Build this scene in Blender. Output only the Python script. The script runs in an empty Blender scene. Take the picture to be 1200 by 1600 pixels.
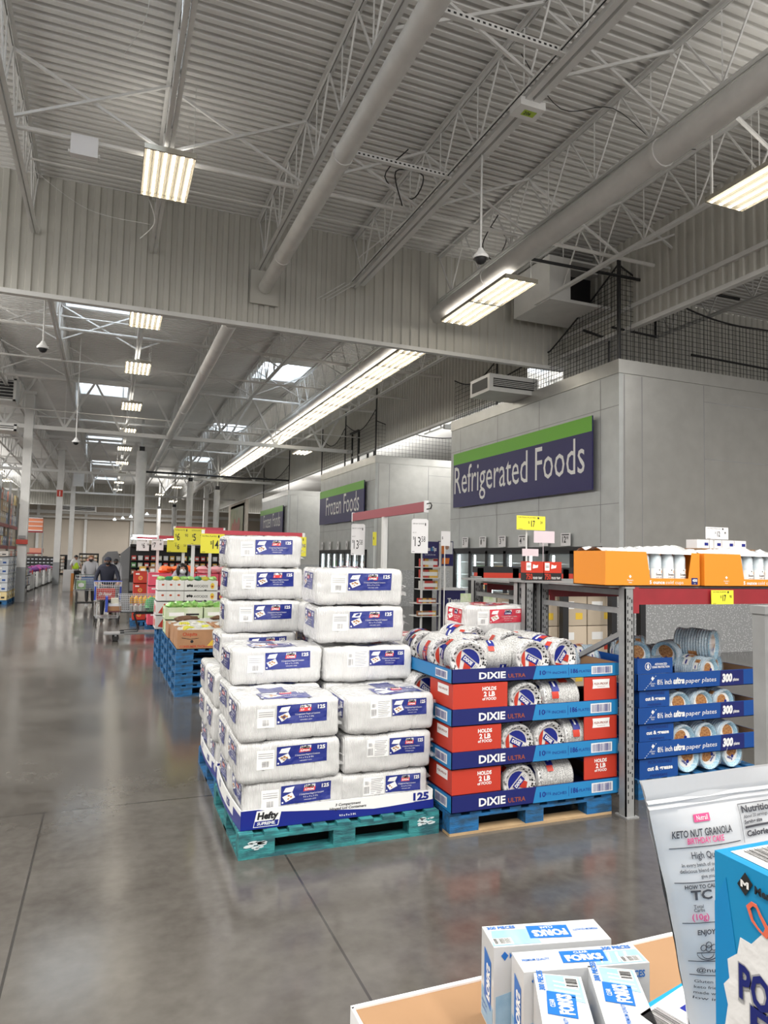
import bpy, math, random
from mathutils import Vector as V, Matrix as M, noise
random.seed(7)
SC = bpy.context.scene
COL = SC.collection
R = math.radians

# ------------------------------------------------------------------ camera
F_PX, YAW, PITCH, ROLL, CAM_H = 1085.0, R(21.6), R(3.85), R(1.17), 1.75
cam = bpy.data.cameras.new('camera'); cam_o = bpy.data.objects.new('camera', cam); COL.objects.link(cam_o)
cam.sensor_fit = 'VERTICAL'; cam.sensor_height = 24.0; cam.lens = 24.0 * F_PX / 1600.0
cam.clip_start = 0.02; cam.clip_end = 300
w_ = V((math.sin(YAW)*math.cos(PITCH), math.cos(YAW)*math.cos(PITCH), math.sin(PITCH)))
r_ = V((math.cos(YAW), -math.sin(YAW), 0)); u_ = r_.cross(w_)
r2 = r_*math.cos(ROLL) + u_*math.sin(ROLL); u2 = -r_*math.sin(ROLL) + u_*math.cos(ROLL)
cam_o.matrix_world = M(((r2.x, u2.x, -w_.x, 0), (r2.y, u2.y, -w_.y, 0), (r2.z, u2.z, -w_.z, CAM_H), (0, 0, 0, 1)))
SC.camera = cam_o

# ------------------------------------------------------------------ world and exposure
SC.view_settings.view_transform = 'Standard'; SC.view_settings.look = 'None'
SC.view_settings.exposure = 0.16; SC.view_settings.gamma = 1.0; SC.view_settings.use_curve_mapping = False
world = bpy.data.worlds.new('sky'); SC.world = world; world.use_nodes = True
bg = world.node_tree.nodes['Background']; bg.inputs[0].default_value = (0.80, 0.90, 1.0, 1); bg.inputs[1].default_value = 6.0
SC.cycles.max_bounces = 8; SC.cycles.diffuse_bounces = 4; SC.cycles.glossy_bounces = 3
SC.cycles.transparent_max_bounces = 12; SC.cycles.caustics_reflective = False; SC.cycles.caustics_refractive = False
SC.cycles.sample_clamp_indirect = 4.0

UP = 0.40
# ------------------------------------------------------------------ area lights without fixtures, added for the hall's unseen lamp rows and as fill
def area_light(x, y, z, sx, sy, power, col=(1.0, 0.97, 0.92), rot=None, up=UP):
    if rot is None and up: area_light(x, y, z-.3, sx*3, sy, power*up, col, (math.pi, 0, 0), 0)  # wide upward fill added below each row to brighten the roof deck
    l = bpy.data.lights.new('added_area_light', 'AREA'); l.shape = 'RECTANGLE'; l.size = sx; l.size_y = sy
    l.energy = power; l.color = col
    o = bpy.data.objects.new('added_area_light', l); o.location = (x, y, z); COL.objects.link(o)
    if rot: o.rotation_euler = rot
    return o
LK = 1.0
for x in (-6.5, -2.0, 3.0, 7.5):
    area_light(x, -1.5, 7.0, 0.6, 9.0, 480*LK)
area_light(-6.0, 7.5, 7.0, 0.6, 7.0, 420*LK)
area_light(12.5, 1.5, 6.9, 0.6, 7.0, 560*LK)  # fill added to light the front of the nearest cooler box
area_light(-5.2, 15.0, 7.0, 0.6, 9.0, 900*LK)  # fill added at the left for the cooler boxes' aisle faces and signs
for y in (20, 34, 48, 62):
    area_light(-8.5, y, 7.0, 0.6, 11.0, 900*LK)
    area_light(14.5, y, 6.9, 0.6, 11.0, 700*LK)
for y in (61, 76):
    area_light(4.5, y, 6.9, 0.6, 9.0, 520*LK)
area_light(-3.5, 77, 6.5, 8.0, 0.6, 560*LK)
# broad fill added behind the camera to light front faces and the ceiling
area_light(0, -11.6, 3.4, 44, 6.0, 900*LK, (0.97, 0.98, 1.0), (R(90), 0, 0))

# ------------------------------------------------------------------ materials
MT = {}
def _n(nt, t, **k):
    n = nt.nodes.new(t)
    for a, b in k.items(): setattr(n, a, b)
    return n
def mat(name, col, rough=0.5, metal=0.0, var=0.0, vs=6.0, bump=0.0, bs=40.0, coat=0.0, cbump=0.0, emit=0.0, alpha=1.0, trans=0.0, col2=None, stretch=None, thr=None):
    m = bpy.data.materials.new(name); m.use_nodes = True; nt = m.node_tree
    b = nt.nodes['Principled BSDF']; I = b.inputs
    I['Base Color'].default_value = (*col, 1); I['Roughness'].default_value = rough; I['Metallic'].default_value = metal
    if coat: I['Coat Weight'].default_value = coat; I['Coat Roughness'].default_value = 0.12
    if alpha < 1: I['Alpha'].default_value = alpha
    if trans: I['Transmission Weight'].default_value = trans
    if emit: I['Emission Color'].default_value = (*col, 1); I['Emission Strength'].default_value = emit
    tc = None
    if var or bump or cbump or col2:
        tc = _n(nt, 'ShaderNodeTexCoord').outputs['Object']
        if stretch:
            mp = _n(nt, 'ShaderNodeMapping'); mp.inputs['Scale'].default_value = stretch
            nt.links.new(tc, mp.inputs[0]); tc = mp.outputs[0]
    if var or col2:
        nz = _n(nt, 'ShaderNodeTexNoise'); nz.inputs['Scale'].default_value = vs; nz.inputs['Detail'].default_value = 5
        nt.links.new(tc, nz.inputs['Vector'])
        mx = _n(nt, 'ShaderNodeMix', data_type='RGBA')
        c2 = col2 if col2 else tuple(max(0, c*(1-var)) for c in col)
        mx.inputs[6].default_value = (*col, 1); mx.inputs[7].default_value = (*c2, 1)
        rp = _n(nt, 'ShaderNodeMapRange'); lo, hi = thr if thr else (0.35, 0.68)
        rp.inputs[1].default_value = lo; rp.inputs[2].default_value = hi
        nt.links.new(nz.outputs[0], rp.inputs[0]); nt.links.new(rp.outputs[0], mx.inputs[0]); nt.links.new(mx.outputs[2], I['Base Color'])
    if bump:
        nz = _n(nt, 'ShaderNodeTexNoise'); nz.inputs['Scale'].default_value = bs; nz.inputs['Detail'].default_value = 4
        nt.links.new(tc, nz.inputs['Vector'])
        bp = _n(nt, 'ShaderNodeBump'); bp.inputs['Strength'].default_value = bump; bp.inputs['Distance'].default_value = 0.01
        nt.links.new(nz.outputs[0], bp.inputs['Height']); nt.links.new(bp.outputs[0], I['Normal'])
        if coat and not cbump: nt.links.new(bp.outputs[0], I['Coat Normal'])
    if cbump:
        nz = _n(nt, 'ShaderNodeTexNoise'); nz.inputs['Scale'].default_value = 8; nz.inputs['Detail'].default_value = 7; nz.inputs['Distortion'].default_value = 2.5; I['Coat IOR'].default_value = 1.6
        nt.links.new(tc, nz.inputs['Vector'])
        bp = _n(nt, 'ShaderNodeBump'); bp.inputs['Strength'].default_value = cbump; bp.inputs['Distance'].default_value = 0.03
        nt.links.new(nz.outputs[0], bp.inputs['Height']); nt.links.new(bp.outputs[0], I['Coat Normal'])
        I['Coat Roughness'].default_value = 0.05
    MT[name] = m
    return m
WHITE = mat('white_print', (0.85, 0.85, 0.84), 0.5)
BLACK = mat('black_print', (0.015, 0.015, 0.017), 0.5)
GREY = mat('grey_print', (0.30, 0.30, 0.31), 0.5)
DECK = mat('painted_roof_deck', (0.78, 0.775, 0.76), 0.6, var=0.10, vs=0.7)
WALLP = mat('painted_wall_panel', (0.56, 0.55, 0.505), 0.55, var=0.08, vs=0.8)
STEEL = mat('painted_white_steel', (0.74, 0.74, 0.73), 0.45, var=0.08, vs=3)
PIPEM = mat('white_pipe', (0.74, 0.73, 0.71), 0.45, var=0.10, vs=4)
DARKST = mat('dark_steel', (0.03, 0.03, 0.032), 0.4, 0.4)
GALV = mat('galvanised_panel', (0.56, 0.58, 0.575), 0.36, 0.3, var=0.10, vs=3, bump=0.12, bs=60)
GALV2 = mat('galvanised_panel_side', (0.56, 0.56, 0.54), 0.3, 0.55, var=0.10, vs=3, bump=0.12, bs=60)
RACKG = mat('grey_rack_paint', (0.33, 0.335, 0.335), 0.45, 0.2, var=0.18, vs=9)
RACKR = mat('red_rack_paint', (0.30, 0.022, 0.03), 0.4, var=0.15, vs=8)
REDS = mat('red_sign_bar', (0.50, 0.045, 0.07), 0.35)
BEIGE = mat('beige_block_wall', (0.56, 0.50, 0.43), 0.8, var=0.08, vs=0.5)
NAVY = mat('navy_sign', (0.022, 0.018, 0.115), 0.35)
GREEN = mat('green_sign', (0.17, 0.48, 0.045), 0.35)
YEL = mat('yellow_card', (0.78, 0.72, 0.05), 0.5)
CARD = mat('white_card', (0.80, 0.79, 0.80), 0.5)
PINKC = mat('pale_pink_card', (0.66, 0.56, 0.60), 0.5)
KRAFT = mat('brown_cardboard', (0.31, 0.178, 0.09), 0.75, var=0.08, vs=5)
BANB = mat('printed_brown_carton', (0.42, 0.22, 0.11), 0.7, var=0.15, vs=8)
ORANGE = mat('orange_carton', (0.80, 0.27, 0.02), 0.5)
BLUEC = mat('royal_blue_carton', (0.005, 0.065, 0.29), 0.45)
NAVYC = mat('dark_blue_carton', (0.008, 0.014, 0.13), 0.4)
CYANC = mat('light_blue_carton', (0.02, 0.22, 0.50), 0.4)
REDC = mat('red_carton', (0.52, 0.042, 0.022), 0.45)
ORTXT = mat('dark_orange_print', (0.30, 0.07, 0.04), 0.5)
DBLUE = mat('deep_blue_print', (0.006, 0.016, 0.22), 0.45)
LBL = mat('blue_film_label', (0.006, 0.020, 0.22), 0.3, coat=0.8, cbump=0.25)
LRED = mat('red_film_label', (0.62, 0.03, 0.06), 0.3, coat=0.8, cbump=0.25)
LOGO = mat('logo_red', (0.75, 0.05, 0.06), 0.35, coat=0.5)
FOOD = mat('food_print', (0.28, 0.10, 0.03), 0.5, col2=(0.55, 0.30, 0.12), vs=60)
SKINM = mat('skin', (0.42, 0.24, 0.17), 0.55)
SKIN2 = mat('pale_skin', (0.62, 0.38, 0.30), 0.55)
GLASS = mat('clear_door_glass', (0.9, 0.95, 0.95), 0.03, alpha=0.14)
RUBBER = mat('black_rubber', (0.02, 0.02, 0.02), 0.6)
CHROME = mat('cart_wire', (0.55, 0.57, 0.60), 0.3, 0.8)
# foam stack seen through clinging wrap: fine ribs under a wrinkled clear coat
def rib_mat(name, col, scale, strength, cb=0.9, axis=(1, 0, 0), col2=None):
    m = mat(name, col, 0.45, coat=0.9, cbump=cb)
    nt = m.node_tree; b = nt.nodes['Principled BSDF']
    tc = _n(nt, 'ShaderNodeTexCoord'); mp = _n(nt, 'ShaderNodeSeparateXYZ'); nt.links.new(tc.outputs['Object'], mp.inputs[0])
    k = 0 if axis[0] else (1 if axis[1] else 2)
    mu = _n(nt, 'ShaderNodeMath', operation='MULTIPLY'); mu.inputs[1].default_value = scale; nt.links.new(mp.outputs[k], mu.inputs[0])
    si = _n(nt, 'ShaderNodeMath', operation='SINE'); nt.links.new(mu.outputs[0], si.inputs[0])
    bp = _n(nt, 'ShaderNodeBump'); bp.inputs['Strength'].default_value = strength; bp.inputs['Distance'].default_value = 0.004
    nt.links.new(si.outputs[0], bp.inputs['Height']); nt.links.new(bp.outputs[0], b.inputs['Normal'])
    return m
FOAM = rib_mat('wrapped_white_foam', (0.69, 0.69, 0.685), 700, 0.5, cb=1.3)
PLATES = None
def speck_mat(name, c1, c2, scale, thr, coat=0.9, rnd=1.0):
    m = mat(name, c1, 0.45, coat=coat, cbump=0.9); nt = m.node_tree; b = nt.nodes['Principled BSDF']
    tc = _n(nt, 'ShaderNodeTexCoord'); vo = _n(nt, 'ShaderNodeTexVoronoi'); vo.inputs['Scale'].default_value = scale; vo.feature = 'F1'
    nt.links.new(tc.outputs['Object'], vo.inputs['Vector'])
    gt = _n(nt, 'ShaderNodeMath', operation='LESS_THAN'); gt.inputs[1].default_value = thr; nt.links.new(vo.outputs['Distance'], gt.inputs[0])
    mx = _n(nt, 'ShaderNodeMix', data_type='RGBA'); mx.inputs[6].default_value = (*c1, 1); mx.inputs[7].default_value = (*c2, 1)
    nt.links.new(gt.outputs[0], mx.inputs[0]); nt.links.new(mx.outputs[2], b.inputs['Base Color'])
    return m
TREAD = speck_mat('tread_plate', (0.36, 0.37, 0.38), (0.66, 0.67, 0.68), 26, 0.30, coat=0.0)
RIM = speck_mat('black_spotted_rim', (0.74, 0.74, 0.73), (0.012, 0.012, 0.014), 56, 0.46)
SIDEP = speck_mat('speckled_plate_edges', (0.56, 0.56, 0.55), (0.14, 0.14, 0.14), 190, 0.38)
RIMB = speck_mat('pale_blue_rim', (0.28, 0.50, 0.66), (0.55, 0.70, 0.78), 90, 0.4)
SIDEB = speck_mat('wrapped_blue_white_plates', (0.50, 0.60, 0.68), (0.22, 0.38, 0.52), 110, 0.34)
PLATEW = mat('paper_plate_white', (0.76, 0.74, 0.72), 0.4, coat=0.9, cbump=0.9)
TEALW = mat('worn_teal_wood', (0.035, 0.25, 0.26), 0.65, col2=(0.02, 0.10, 0.12), vs=7, bump=0.4, bs=40, stretch=(1, 4, 4), thr=(0.42, 0.60))
BLUEW = mat('worn_blue_wood', (0.012, 0.14, 0.36), 0.65, col2=(0.02, 0.07, 0.14), vs=7, bump=0.4, bs=40, stretch=(1, 4, 4), thr=(0.42, 0.62))
BAREW = mat('bare_pine_wood', (0.52, 0.36, 0.20), 0.7, var=0.25, vs=6, stretch=(1, 6, 6))
CHIP = mat('chipped_white_paint', (0.62, 0.70, 0.72), 0.7)
FILM = mat('clear_film_tail', (0.95, 0.95, 0.95), 0.12, alpha=0.30, coat=1.0, cbump=1.0)

# polished concrete floor with saw-cut joints
FLOORM = mat('polished_concrete', (0.2, 0.2, 0.2), 0.2)
nt = FLOORM.node_tree; b = nt.nodes['Principled BSDF']
tc = _n(nt, 'ShaderNodeTexCoord')
n1 = _n(nt, 'ShaderNodeTexNoise'); n1.inputs['Scale'].default_value = 0.55; n1.inputs['Detail'].default_value = 7; n1.inputs['Roughness'].default_value = 0.6
n2 = _n(nt, 'ShaderNodeTexNoise'); n2.inputs['Scale'].default_value = 14; n2.inputs['Detail'].default_value = 6
for n in (n1, n2): nt.links.new(tc.outputs['Object'], n.inputs['Vector'])
cr = _n(nt, 'ShaderNodeValToRGB'); cr.color_ramp.elements[0].position = 0.3; cr.color_ramp.elements[1].position = 0.72
cr.color_ramp.elements[0].color = (0.052, 0.046, 0.040, 1); cr.color_ramp.elements[1].color = (0.140, 0.131, 0.118, 1)
ad = _n(nt, 'ShaderNodeMath', operation='MULTIPLY_ADD'); ad.inputs[1].default_value = 0.24
sb = _n(nt, 'ShaderNodeMath', operation='SUBTRACT'); sb.inputs[1].default_value = 0.5
nt.links.new(n2.outputs[0], sb.inputs[0]); nt.links.new(sb.outputs[0], ad.inputs[0]); nt.links.new(n1.outputs[0], ad.inputs[2])
nt.links.new(ad.outputs[0], cr.inputs[0])
sp = _n(nt, 'ShaderNodeSeparateXYZ'); nt.links.new(tc.outputs['Object'], sp.inputs[0])
def joint(axis, off, per, w):
    a = _n(nt, 'ShaderNodeMath', operation='SUBTRACT'); a.inputs[1].default_value = off; nt.links.new(sp.outputs[axis], a.inputs[0])
    p = _n(nt, 'ShaderNodeMath', operation='PINGPONG'); p.inputs[1].default_value = per/2; nt.links.new(a.outputs[0], p.inputs[0])
    l = _n(nt, 'ShaderNodeMath', operation='LESS_THAN'); l.inputs[1].default_value = w; nt.links.new(p.outputs[0], l.inputs[0])
    return l.outputs[0]
mxj = _n(nt, 'ShaderNodeMath', operation='MAXIMUM')
near = _n(nt, 'ShaderNodeMath', operation='LESS_THAN'); near.inputs[1].default_value = 5.285; nt.links.new(sp.outputs[1], near.inputs[0])
mj1 = _n(nt, 'ShaderNodeMath', operation='MAXIMUM'); nt.links.new(joint(0, 1.05, 8.2, 0.006), mj1.inputs[0]); nt.links.new(joint(0, -0.32, 8.2, 0.006), mj1.inputs[1])
mj2 = _n(nt, 'ShaderNodeMath', operation='MULTIPLY'); nt.links.new(mj1.outputs[0], mj2.inputs[0]); nt.links.new(near.outputs[0], mj2.inputs[1])
nt.links.new(joint(1, 5.285, 3.62, 0.007), mxj.inputs[0]); nt.links.new(mj2.outputs[0], mxj.inputs[1])
mj = _n(nt, 'ShaderNodeMix', data_type='RGBA'); mj.inputs[7].default_value = (0.04, 0.037, 0.034, 1)
nt.links.new(mxj.outputs[0], mj.inputs[0]); nt.links.new(cr.outputs[0], mj.inputs[6]); nt.links.new(mj.outputs[2], b.inputs['Base Color'])
rr = _n(nt, 'ShaderNodeMapRange'); rr.inputs[3].default_value = 0.07; rr.inputs[4].default_value = 0.24
nt.links.new(n1.outputs[0], rr.inputs[0]); nt.links.new(rr.outputs[0], b.inputs['Roughness'])
bp = _n(nt, 'ShaderNodeBump'); bp.inputs['Strength'].default_value = 0.006; nt.links.new(n2.outputs[0], bp.inputs['Height']); nt.links.new(bp.outputs[0], b.inputs['Normal'])

# ------------------------------------------------------------------ mesh builder
class MB:
    def __init__(s): s.v = []; s.f = []; s.m = []; s.cur = 0
    def quad(s, *p):
        n = len(s.v); s.v += [tuple(q) for q in p]; s.f.append(tuple(range(n, n+len(p)))); s.m.append(s.cur); return s
    def raw(s, vs, fs):
        n = len(s.v); s.v += [tuple(q) for q in vs]
        for f in fs: s.f.append(tuple(n+i for i in f)); s.m.append(s.cur)
        return s
    def box(s, x0, x1, y0, y1, z0, z1):
        return s.raw([(x, y, z) for z in (z0, z1) for y in (y0, y1) for x in (x0, x1)],
                     [(0, 2, 3, 1), (4, 5, 7, 6), (0, 1, 5, 4), (2, 6, 7, 3), (0, 4, 6, 2), (1, 3, 7, 5)])
    def obox(s, c, sz, rz=0, rx=0, ry=0):
        T = M.Translation(c) @ M.Rotation(rz, 4, 'Z') @ M.Rotation(ry, 4, 'Y') @ M.Rotation(rx, 4, 'X')
        h = [a/2 for a in sz]
        return s.raw([T @ V((x*h[0], y*h[1], z*h[2])) for z in (-1, 1) for y in (-1, 1) for x in (-1, 1)],
                     [(0, 2, 3, 1), (4, 5, 7, 6), (0, 1, 5, 4), (2, 6, 7, 3), (0, 4, 6, 2), (1, 3, 7, 5)])
    def bar(s, p, q, w, h=None):
        p, q = V(p), V(q); d = q-p; h = h or w
        if d.length < 1e-6: return s
        d.normalize(); up = V((0, 0, 1)) if abs(d.z) < 0.95 else V((0, 1, 0))
        a = d.cross(up).normalized()*w/2; b_ = a.cross(d).normalized()*h/2
        return s.raw([p-a-b_, p+a-b_, p+a+b_, p-a+b_, q-a-b_, q+a-b_, q+a+b_, q-a+b_],
                     [(0, 1, 2, 3), (7, 6, 5, 4), (0, 4, 5, 1), (1, 5, 6, 2), (2, 6, 7, 3), (3, 7, 4, 0)])
    def tube(s, pts, r, n=8, cap=True):
        pts = [V(p) for p in pts]; rs = r if isinstance(r, (list, tuple)) else [r]*len(pts)
        vs = []; fs = []; a = None
        for i, p in enumerate(pts):
            d = (pts[min(i+1, len(pts)-1)] - pts[max(i-1, 0)]).normalized()
            if a is None:
                up = V((0, 0, 1)) if abs(d.z) < 0.9 else V((1, 0, 0)); a = d.cross(up).normalized()
            a = (a - d*a.dot(d)).normalized(); b_ = d.cross(a)
            for k in range(n):
                t = 2*math.pi*k/n; vs.append(p + (a*math.cos(t)+b_*math.sin(t))*rs[i])
        for i in range(len(pts)-1):
            for k in range(n):
                k2 = (k+1) % n; fs.append((i*n+k, i*n+k2, (i+1)*n+k2, (i+1)*n+k))
        if cap: fs += [tuple(range(n-1, -1, -1)), tuple((len(pts)-1)*n+k for k in range(n))]
        return s.raw(vs, fs)
    def lathe(s, prof, n=24, T=None, cap=False):
        T = T or M.Identity(4); vs = []; fs = []
        for r, z in prof:
            for k in range(n):
                t = 2*math.pi*k/n; vs.append(T @ V((r*math.cos(t), r*math.sin(t), z)))
        for i in range(len(prof)-1):
            for k in range(n):
                k2 = (k+1) % n; fs.append((i*n+k, i*n+k2, (i+1)*n+k2, (i+1)*n+k))
        if cap: fs += [tuple(range(n-1, -1, -1)), tuple((len(prof)-1)*n+k for k in range(n))]
        return s.raw(vs, fs)
    def blob(s, c, r, n=8, m=6, jit=0.0, seed=0):
        rx, ry, rz = r if isinstance(r, (tuple, list)) else (r, r, r); vs = []; fs = []
        for i in range(m+1):
            p = math.pi*i/m
            for k in range(n):
                t = 2*math.pi*k/n; d = V((math.sin(p)*math.cos(t), math.sin(p)*math.sin(t), math.cos(p)))
                j = 1 + jit*noise.noise(d*2.3+V((seed*3.1, seed, 0)))
                vs.append(V(c)+V((d.x*rx, d.y*ry, d.z*rz))*j)
        for i in range(m):
            for k in range(n):
                k2 = (k+1) % n; fs.append((i*n+k, (i+1)*n+k, (i+1)*n+k2, i*n+k2))
        return s.raw(vs, fs)
    def slab(s, f, poly, off0, off1):
        """a thin printed or cut piece: polygon (u,v) between two heights above the surface f"""
        n = len(poly); vs = [f(u, v, off0) for u, v in poly] + [f(u, v, off1) for u, v in poly]
        fs = [tuple(range(n, 2*n))] + [(k, (k+1) % n, n+(k+1) % n, n+k) for k in range(n)]
        return s.raw(vs, fs)
    def patch(s, f, u0, u1, v0, v1, off=0.002, nu=1, nv=1):
        vs = [f(u0+(u1-u0)*i/nu, v0+(v1-v0)*j/nv, off) for j in range(nv+1) for i in range(nu+1)]
        fs = [(j*(nu+1)+i, j*(nu+1)+i+1, (j+1)*(nu+1)+i+1, (j+1)*(nu+1)+i) for j in range(nv) for i in range(nu)]
        return s.raw(vs, fs)
    def text(s, f, t, u, v, h, w=None, off=0.003, align='L', bold=0.0, shear=0.0, cond=0.85, flip=False):
        vs, fs, W = glyphs(t, bold)
        sy = h/CAPH; sx = (w/W) if w else sy*cond
        tw = W*sx; u0 = u - (tw/2 if align == 'C' else tw if align == 'R' else 0)
        q = []
        for x, y in vs:
            a, b_ = x*sx + y*sy*shear, y*sy
            if flip: a, b_ = tw-a, h-b_
            q.append(f(u0+a, v+b_, off))
        return s.raw(q, fs)
    def bars(s, f, u0, u1, v0, v1, off=0.003, n=14, seed=1):
        rd = random.Random(seed); u = u0; step = (u1-u0)/n
        for i in range(n):
            s.patch(f, u0+i*step, u0+(i+rd.uniform(.3, .7))*step, v0, v1, off)
        return s
    def mesh(s, name, mats):
        me = bpy.data.meshes.new(name); me.from_pydata(s.v, [], s.f)
        for m in (mats if isinstance(mats, (list, tuple)) else [mats]): me.materials.append(m)
        if any(s.m): me.polygons.foreach_set('material_index', s.m)
        me.validate(); me.update(); return me
    def build(s, name, mats, parent=None, smooth=False, loc=None, rz=0, label=None):
        me = s.mesh(name, mats)
        if smooth:
            me.polygons.foreach_set('use_smooth', [True]*len(me.polygons))
            try: me.set_sharp_from_angle(angle=R(35))
            except Exception: pass
        return link(name, me, parent, loc, rz, label)
def link(name, me, parent=None, loc=None, rz=0, label=None):
    o = bpy.data.objects.new(name, me); COL.objects.link(o)
    if parent: o.parent = parent
    if loc: o.location = loc
    if rz: o.rotation_euler.z = rz
    if label: o['label'] = label
    return o
_gc = {}
def glyphs(t, bold=0.0):
    k = (t, bold)
    if k in _gc: return _gc[k]
    if not t.strip(): return ([], [], 1.0)
    c = bpy.data.curves.new('lettering', 'FONT'); c.body = t; c.size = 1; c.offset = bold; c.resolution_u = 2; c.fill_mode = 'FRONT'
    o = bpy.data.objects.new('lettering', c); COL.objects.link(o)
    dg = bpy.context.evaluated_depsgraph_get(); me = bpy.data.meshes.new_from_object(o.evaluated_get(dg))
    vs = [(v.co.x, v.co.y) for v in me.vertices]; fs = [tuple(p.vertices) for p in me.polygons]
    bpy.data.objects.remove(o); bpy.data.curves.remove(c); bpy.data.meshes.remove(me)
    x0 = min([a for a, b_ in vs] or [0]); x1 = max([a for a, b_ in vs] or [1])
    r = ([(a-x0, b_) for a, b_ in vs], fs, max(x1-x0, 1e-3)); _gc[k] = r
    return r
CAPH = 1.0
CAPH = max(b_ for a, b_ in glyphs('H')[0])
def frame(o, U, W, ox=0, oy=0):
    o, U, W = V(o), V(U), V(W); N = U.cross(W)
    return lambda u, v, off: o + U*u + W*v + N*off
def thing(name, label, cat, loc=(0, 0, 0), rz=0, group=None):
    o = bpy.data.objects.new(name, None); COL.objects.link(o); o.empty_display_size = 0.1
    o.location = loc; o.rotation_euler.z = rz; o['label'] = label; o['category'] = cat
    if group: o['group'] = group
    return o
def tag(o, label, cat, group=None):
    o['label'] = label; o['category'] = cat
    if group: o['group'] = group
    return o
def struct(o): o['kind'] = 'structure'; return o
KIDS = {}
def dup(root, loc=None, rz=None, label=None, group=None):
    r = root.copy(); COL.objects.link(r)
    if loc is not None: r.location = loc
    if rz is not None: r.rotation_euler.z = rz
    if label: r['label'] = label
    if group: r['group'] = group
    kids = KIDS.get(root.name)
    if kids is None:
        kids = [(ch, list(ch.children)) for ch in root.children]; KIDS[root.name] = kids
    for ch, sub in kids:
        c = ch.copy(); COL.objects.link(c); c.parent = r
        for g in sub:
            d = g.copy(); COL.objects.link(d); d.parent = c
    return r
ORD = ['first', 'second', 'third', 'fourth', 'fifth', 'sixth', 'seventh', 'eighth', 'ninth', 'tenth', 'eleventh', 'twelfth', 'thirteenth', 'fourteenth', 'fifteenth', 'sixteenth', 'seventeenth', 'eighteenth', 'nineteenth', 'twentieth', 'twenty-first', 'twenty-second', 'twenty-third', 'twenty-fourth']
# ================================================================== SETTING
struct(MB().box(-30, 26, -12, 84.5, -0.1, 0).build('floor', FLOORM))
SKY = [(-1.3, .5, 6.0, 8.0), (-1.3, .5, 17.7, 19.9), (-1.3, .55, 28.6, 30.6), (-1.3, .55, 41.6, 44.0), (-1.3, .55, 52.6, 55.0), (-1.3, .55, 64, 66),
       (4.6, 6.2, 22.7, 25.1), (4.6, 6.2, 34.5, 37.3), (4.6, 6.2, 47, 49.5), (4.6, 6.2, 59, 61.5),
       (-9.0, -7.2, 36, 38.5), (-9.0, -7.2, 47, 49.5), (-9.0, -7.2, 58, 60.5), (12.1, 13.7, 17, 20), (12.1, 13.7, 30, 33), (12.1, 13.7, 43, 46)]
def corr_profile(a, b, per, dep, flat=0.32, ramp=0.18):
    out = []; s = a
    while s < b:
        out += [(s, 0), (s+per*flat, 0), (s+per*(flat+ramp), dep), (s+per*(2*flat+ramp), dep)]; s += per
    return out
ZR = 8.25
mb = MB(); s = -12.0; per = 0.1524
while s < 84.4:
    prof = [(s, 0.0), (s+.070, 0.0), (s+.080, .07), (s+.142, .07), (s+per, 0.0)]
    holes = sorted((h[0], h[1]) for h in SKY if h[2] < s+per/2 < h[3])
    xs = [-30.0] + [q for h in holes for q in h] + [26.0]
    for i in range(0, len(xs), 2):
        for (ya, za), (yb, zb) in zip(prof, prof[1:]):
            mb.quad((xs[i], ya, ZR+za), (xs[i], yb, ZR+zb), (xs[i+1], yb, ZR+zb), (xs[i+1], ya, ZR+za))
    s += per
struct(mb.build('ceiling', DECK))
def vpanel(name, axis, pos, a, b, z0, z1, per=0.205, dep=0.04, m=WALLP):
    mb = MB(); pr = corr_profile(a, b, per, dep, .40, .10); P_ = lambda s, d, z: (s, pos+d, z) if axis == 'x' else (pos+d, s, z)
    for (s0, d0), (s1, d1) in zip(pr, pr[1:]):
        z0a = z0 if not callable(z0) else z0(s0)
        mb.quad(P_(s0, d0, z0a), P_(s1, d1, z0a), P_(s1, d1, z1), P_(s0, d0, z1))
    mb.cur = 1
    if axis == 'x': mb.box(a, b, pos-.03, pos+.09, z0-.05, z0+.03)
    else: mb.box(pos-.03, pos+.09, a, b, z0-.05, z0+.03)
    return struct(mb.build(name, [m, STEEL]))
vpanel('wall_divider_main', 'x', 13.0, -30, 9.45, 6.14, ZR)
vpanel('wall_divider_low', 'x', 13.05, 9.5, 24, 5.75, ZR)
vpanel('wall_divider_side', 'y', 9.42, 3.0, 13, 6.42, ZR)
vpanel('wall_divider_side_far', 'y', 9.5, 14.5, 70, 6.03, ZR)
vpanel('wall_divider_far', 'x', 70.2, -30, 24, 6.1, ZR)
struct(MB().box(9.38, 9.52, 3.0, 13, 6.78, 6.86).build('trim_1', STEEL))
mb = MB(); mb.box(-30, 26, 84.5, 84.8, 0, 8.3)
mb.cur = 1
for x in (-24, -18, -12, -7.2, -2.4, 2.4, 7.2, 12): mb.box(x-.14, x+.14, 84.2, 84.5, 0, 8.2)
mb.box(-30, 24, 84.25, 84.5, 6.0, 6.35)
struct(mb.build('wall_back', [BEIGE, STEEL]))
struct(MB().box(-30.2, -30, -12, 84.5, 0, 8.3).build('wall_left', BEIGE))
struct(MB().box(26, 26.2, -12, 84.5, 0, 8.3).build('wall_right', BEIGE))
struct(MB().box(-30, 26, -12.2, -12, 0, 8.3).build('wall_front', BEIGE))

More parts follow.
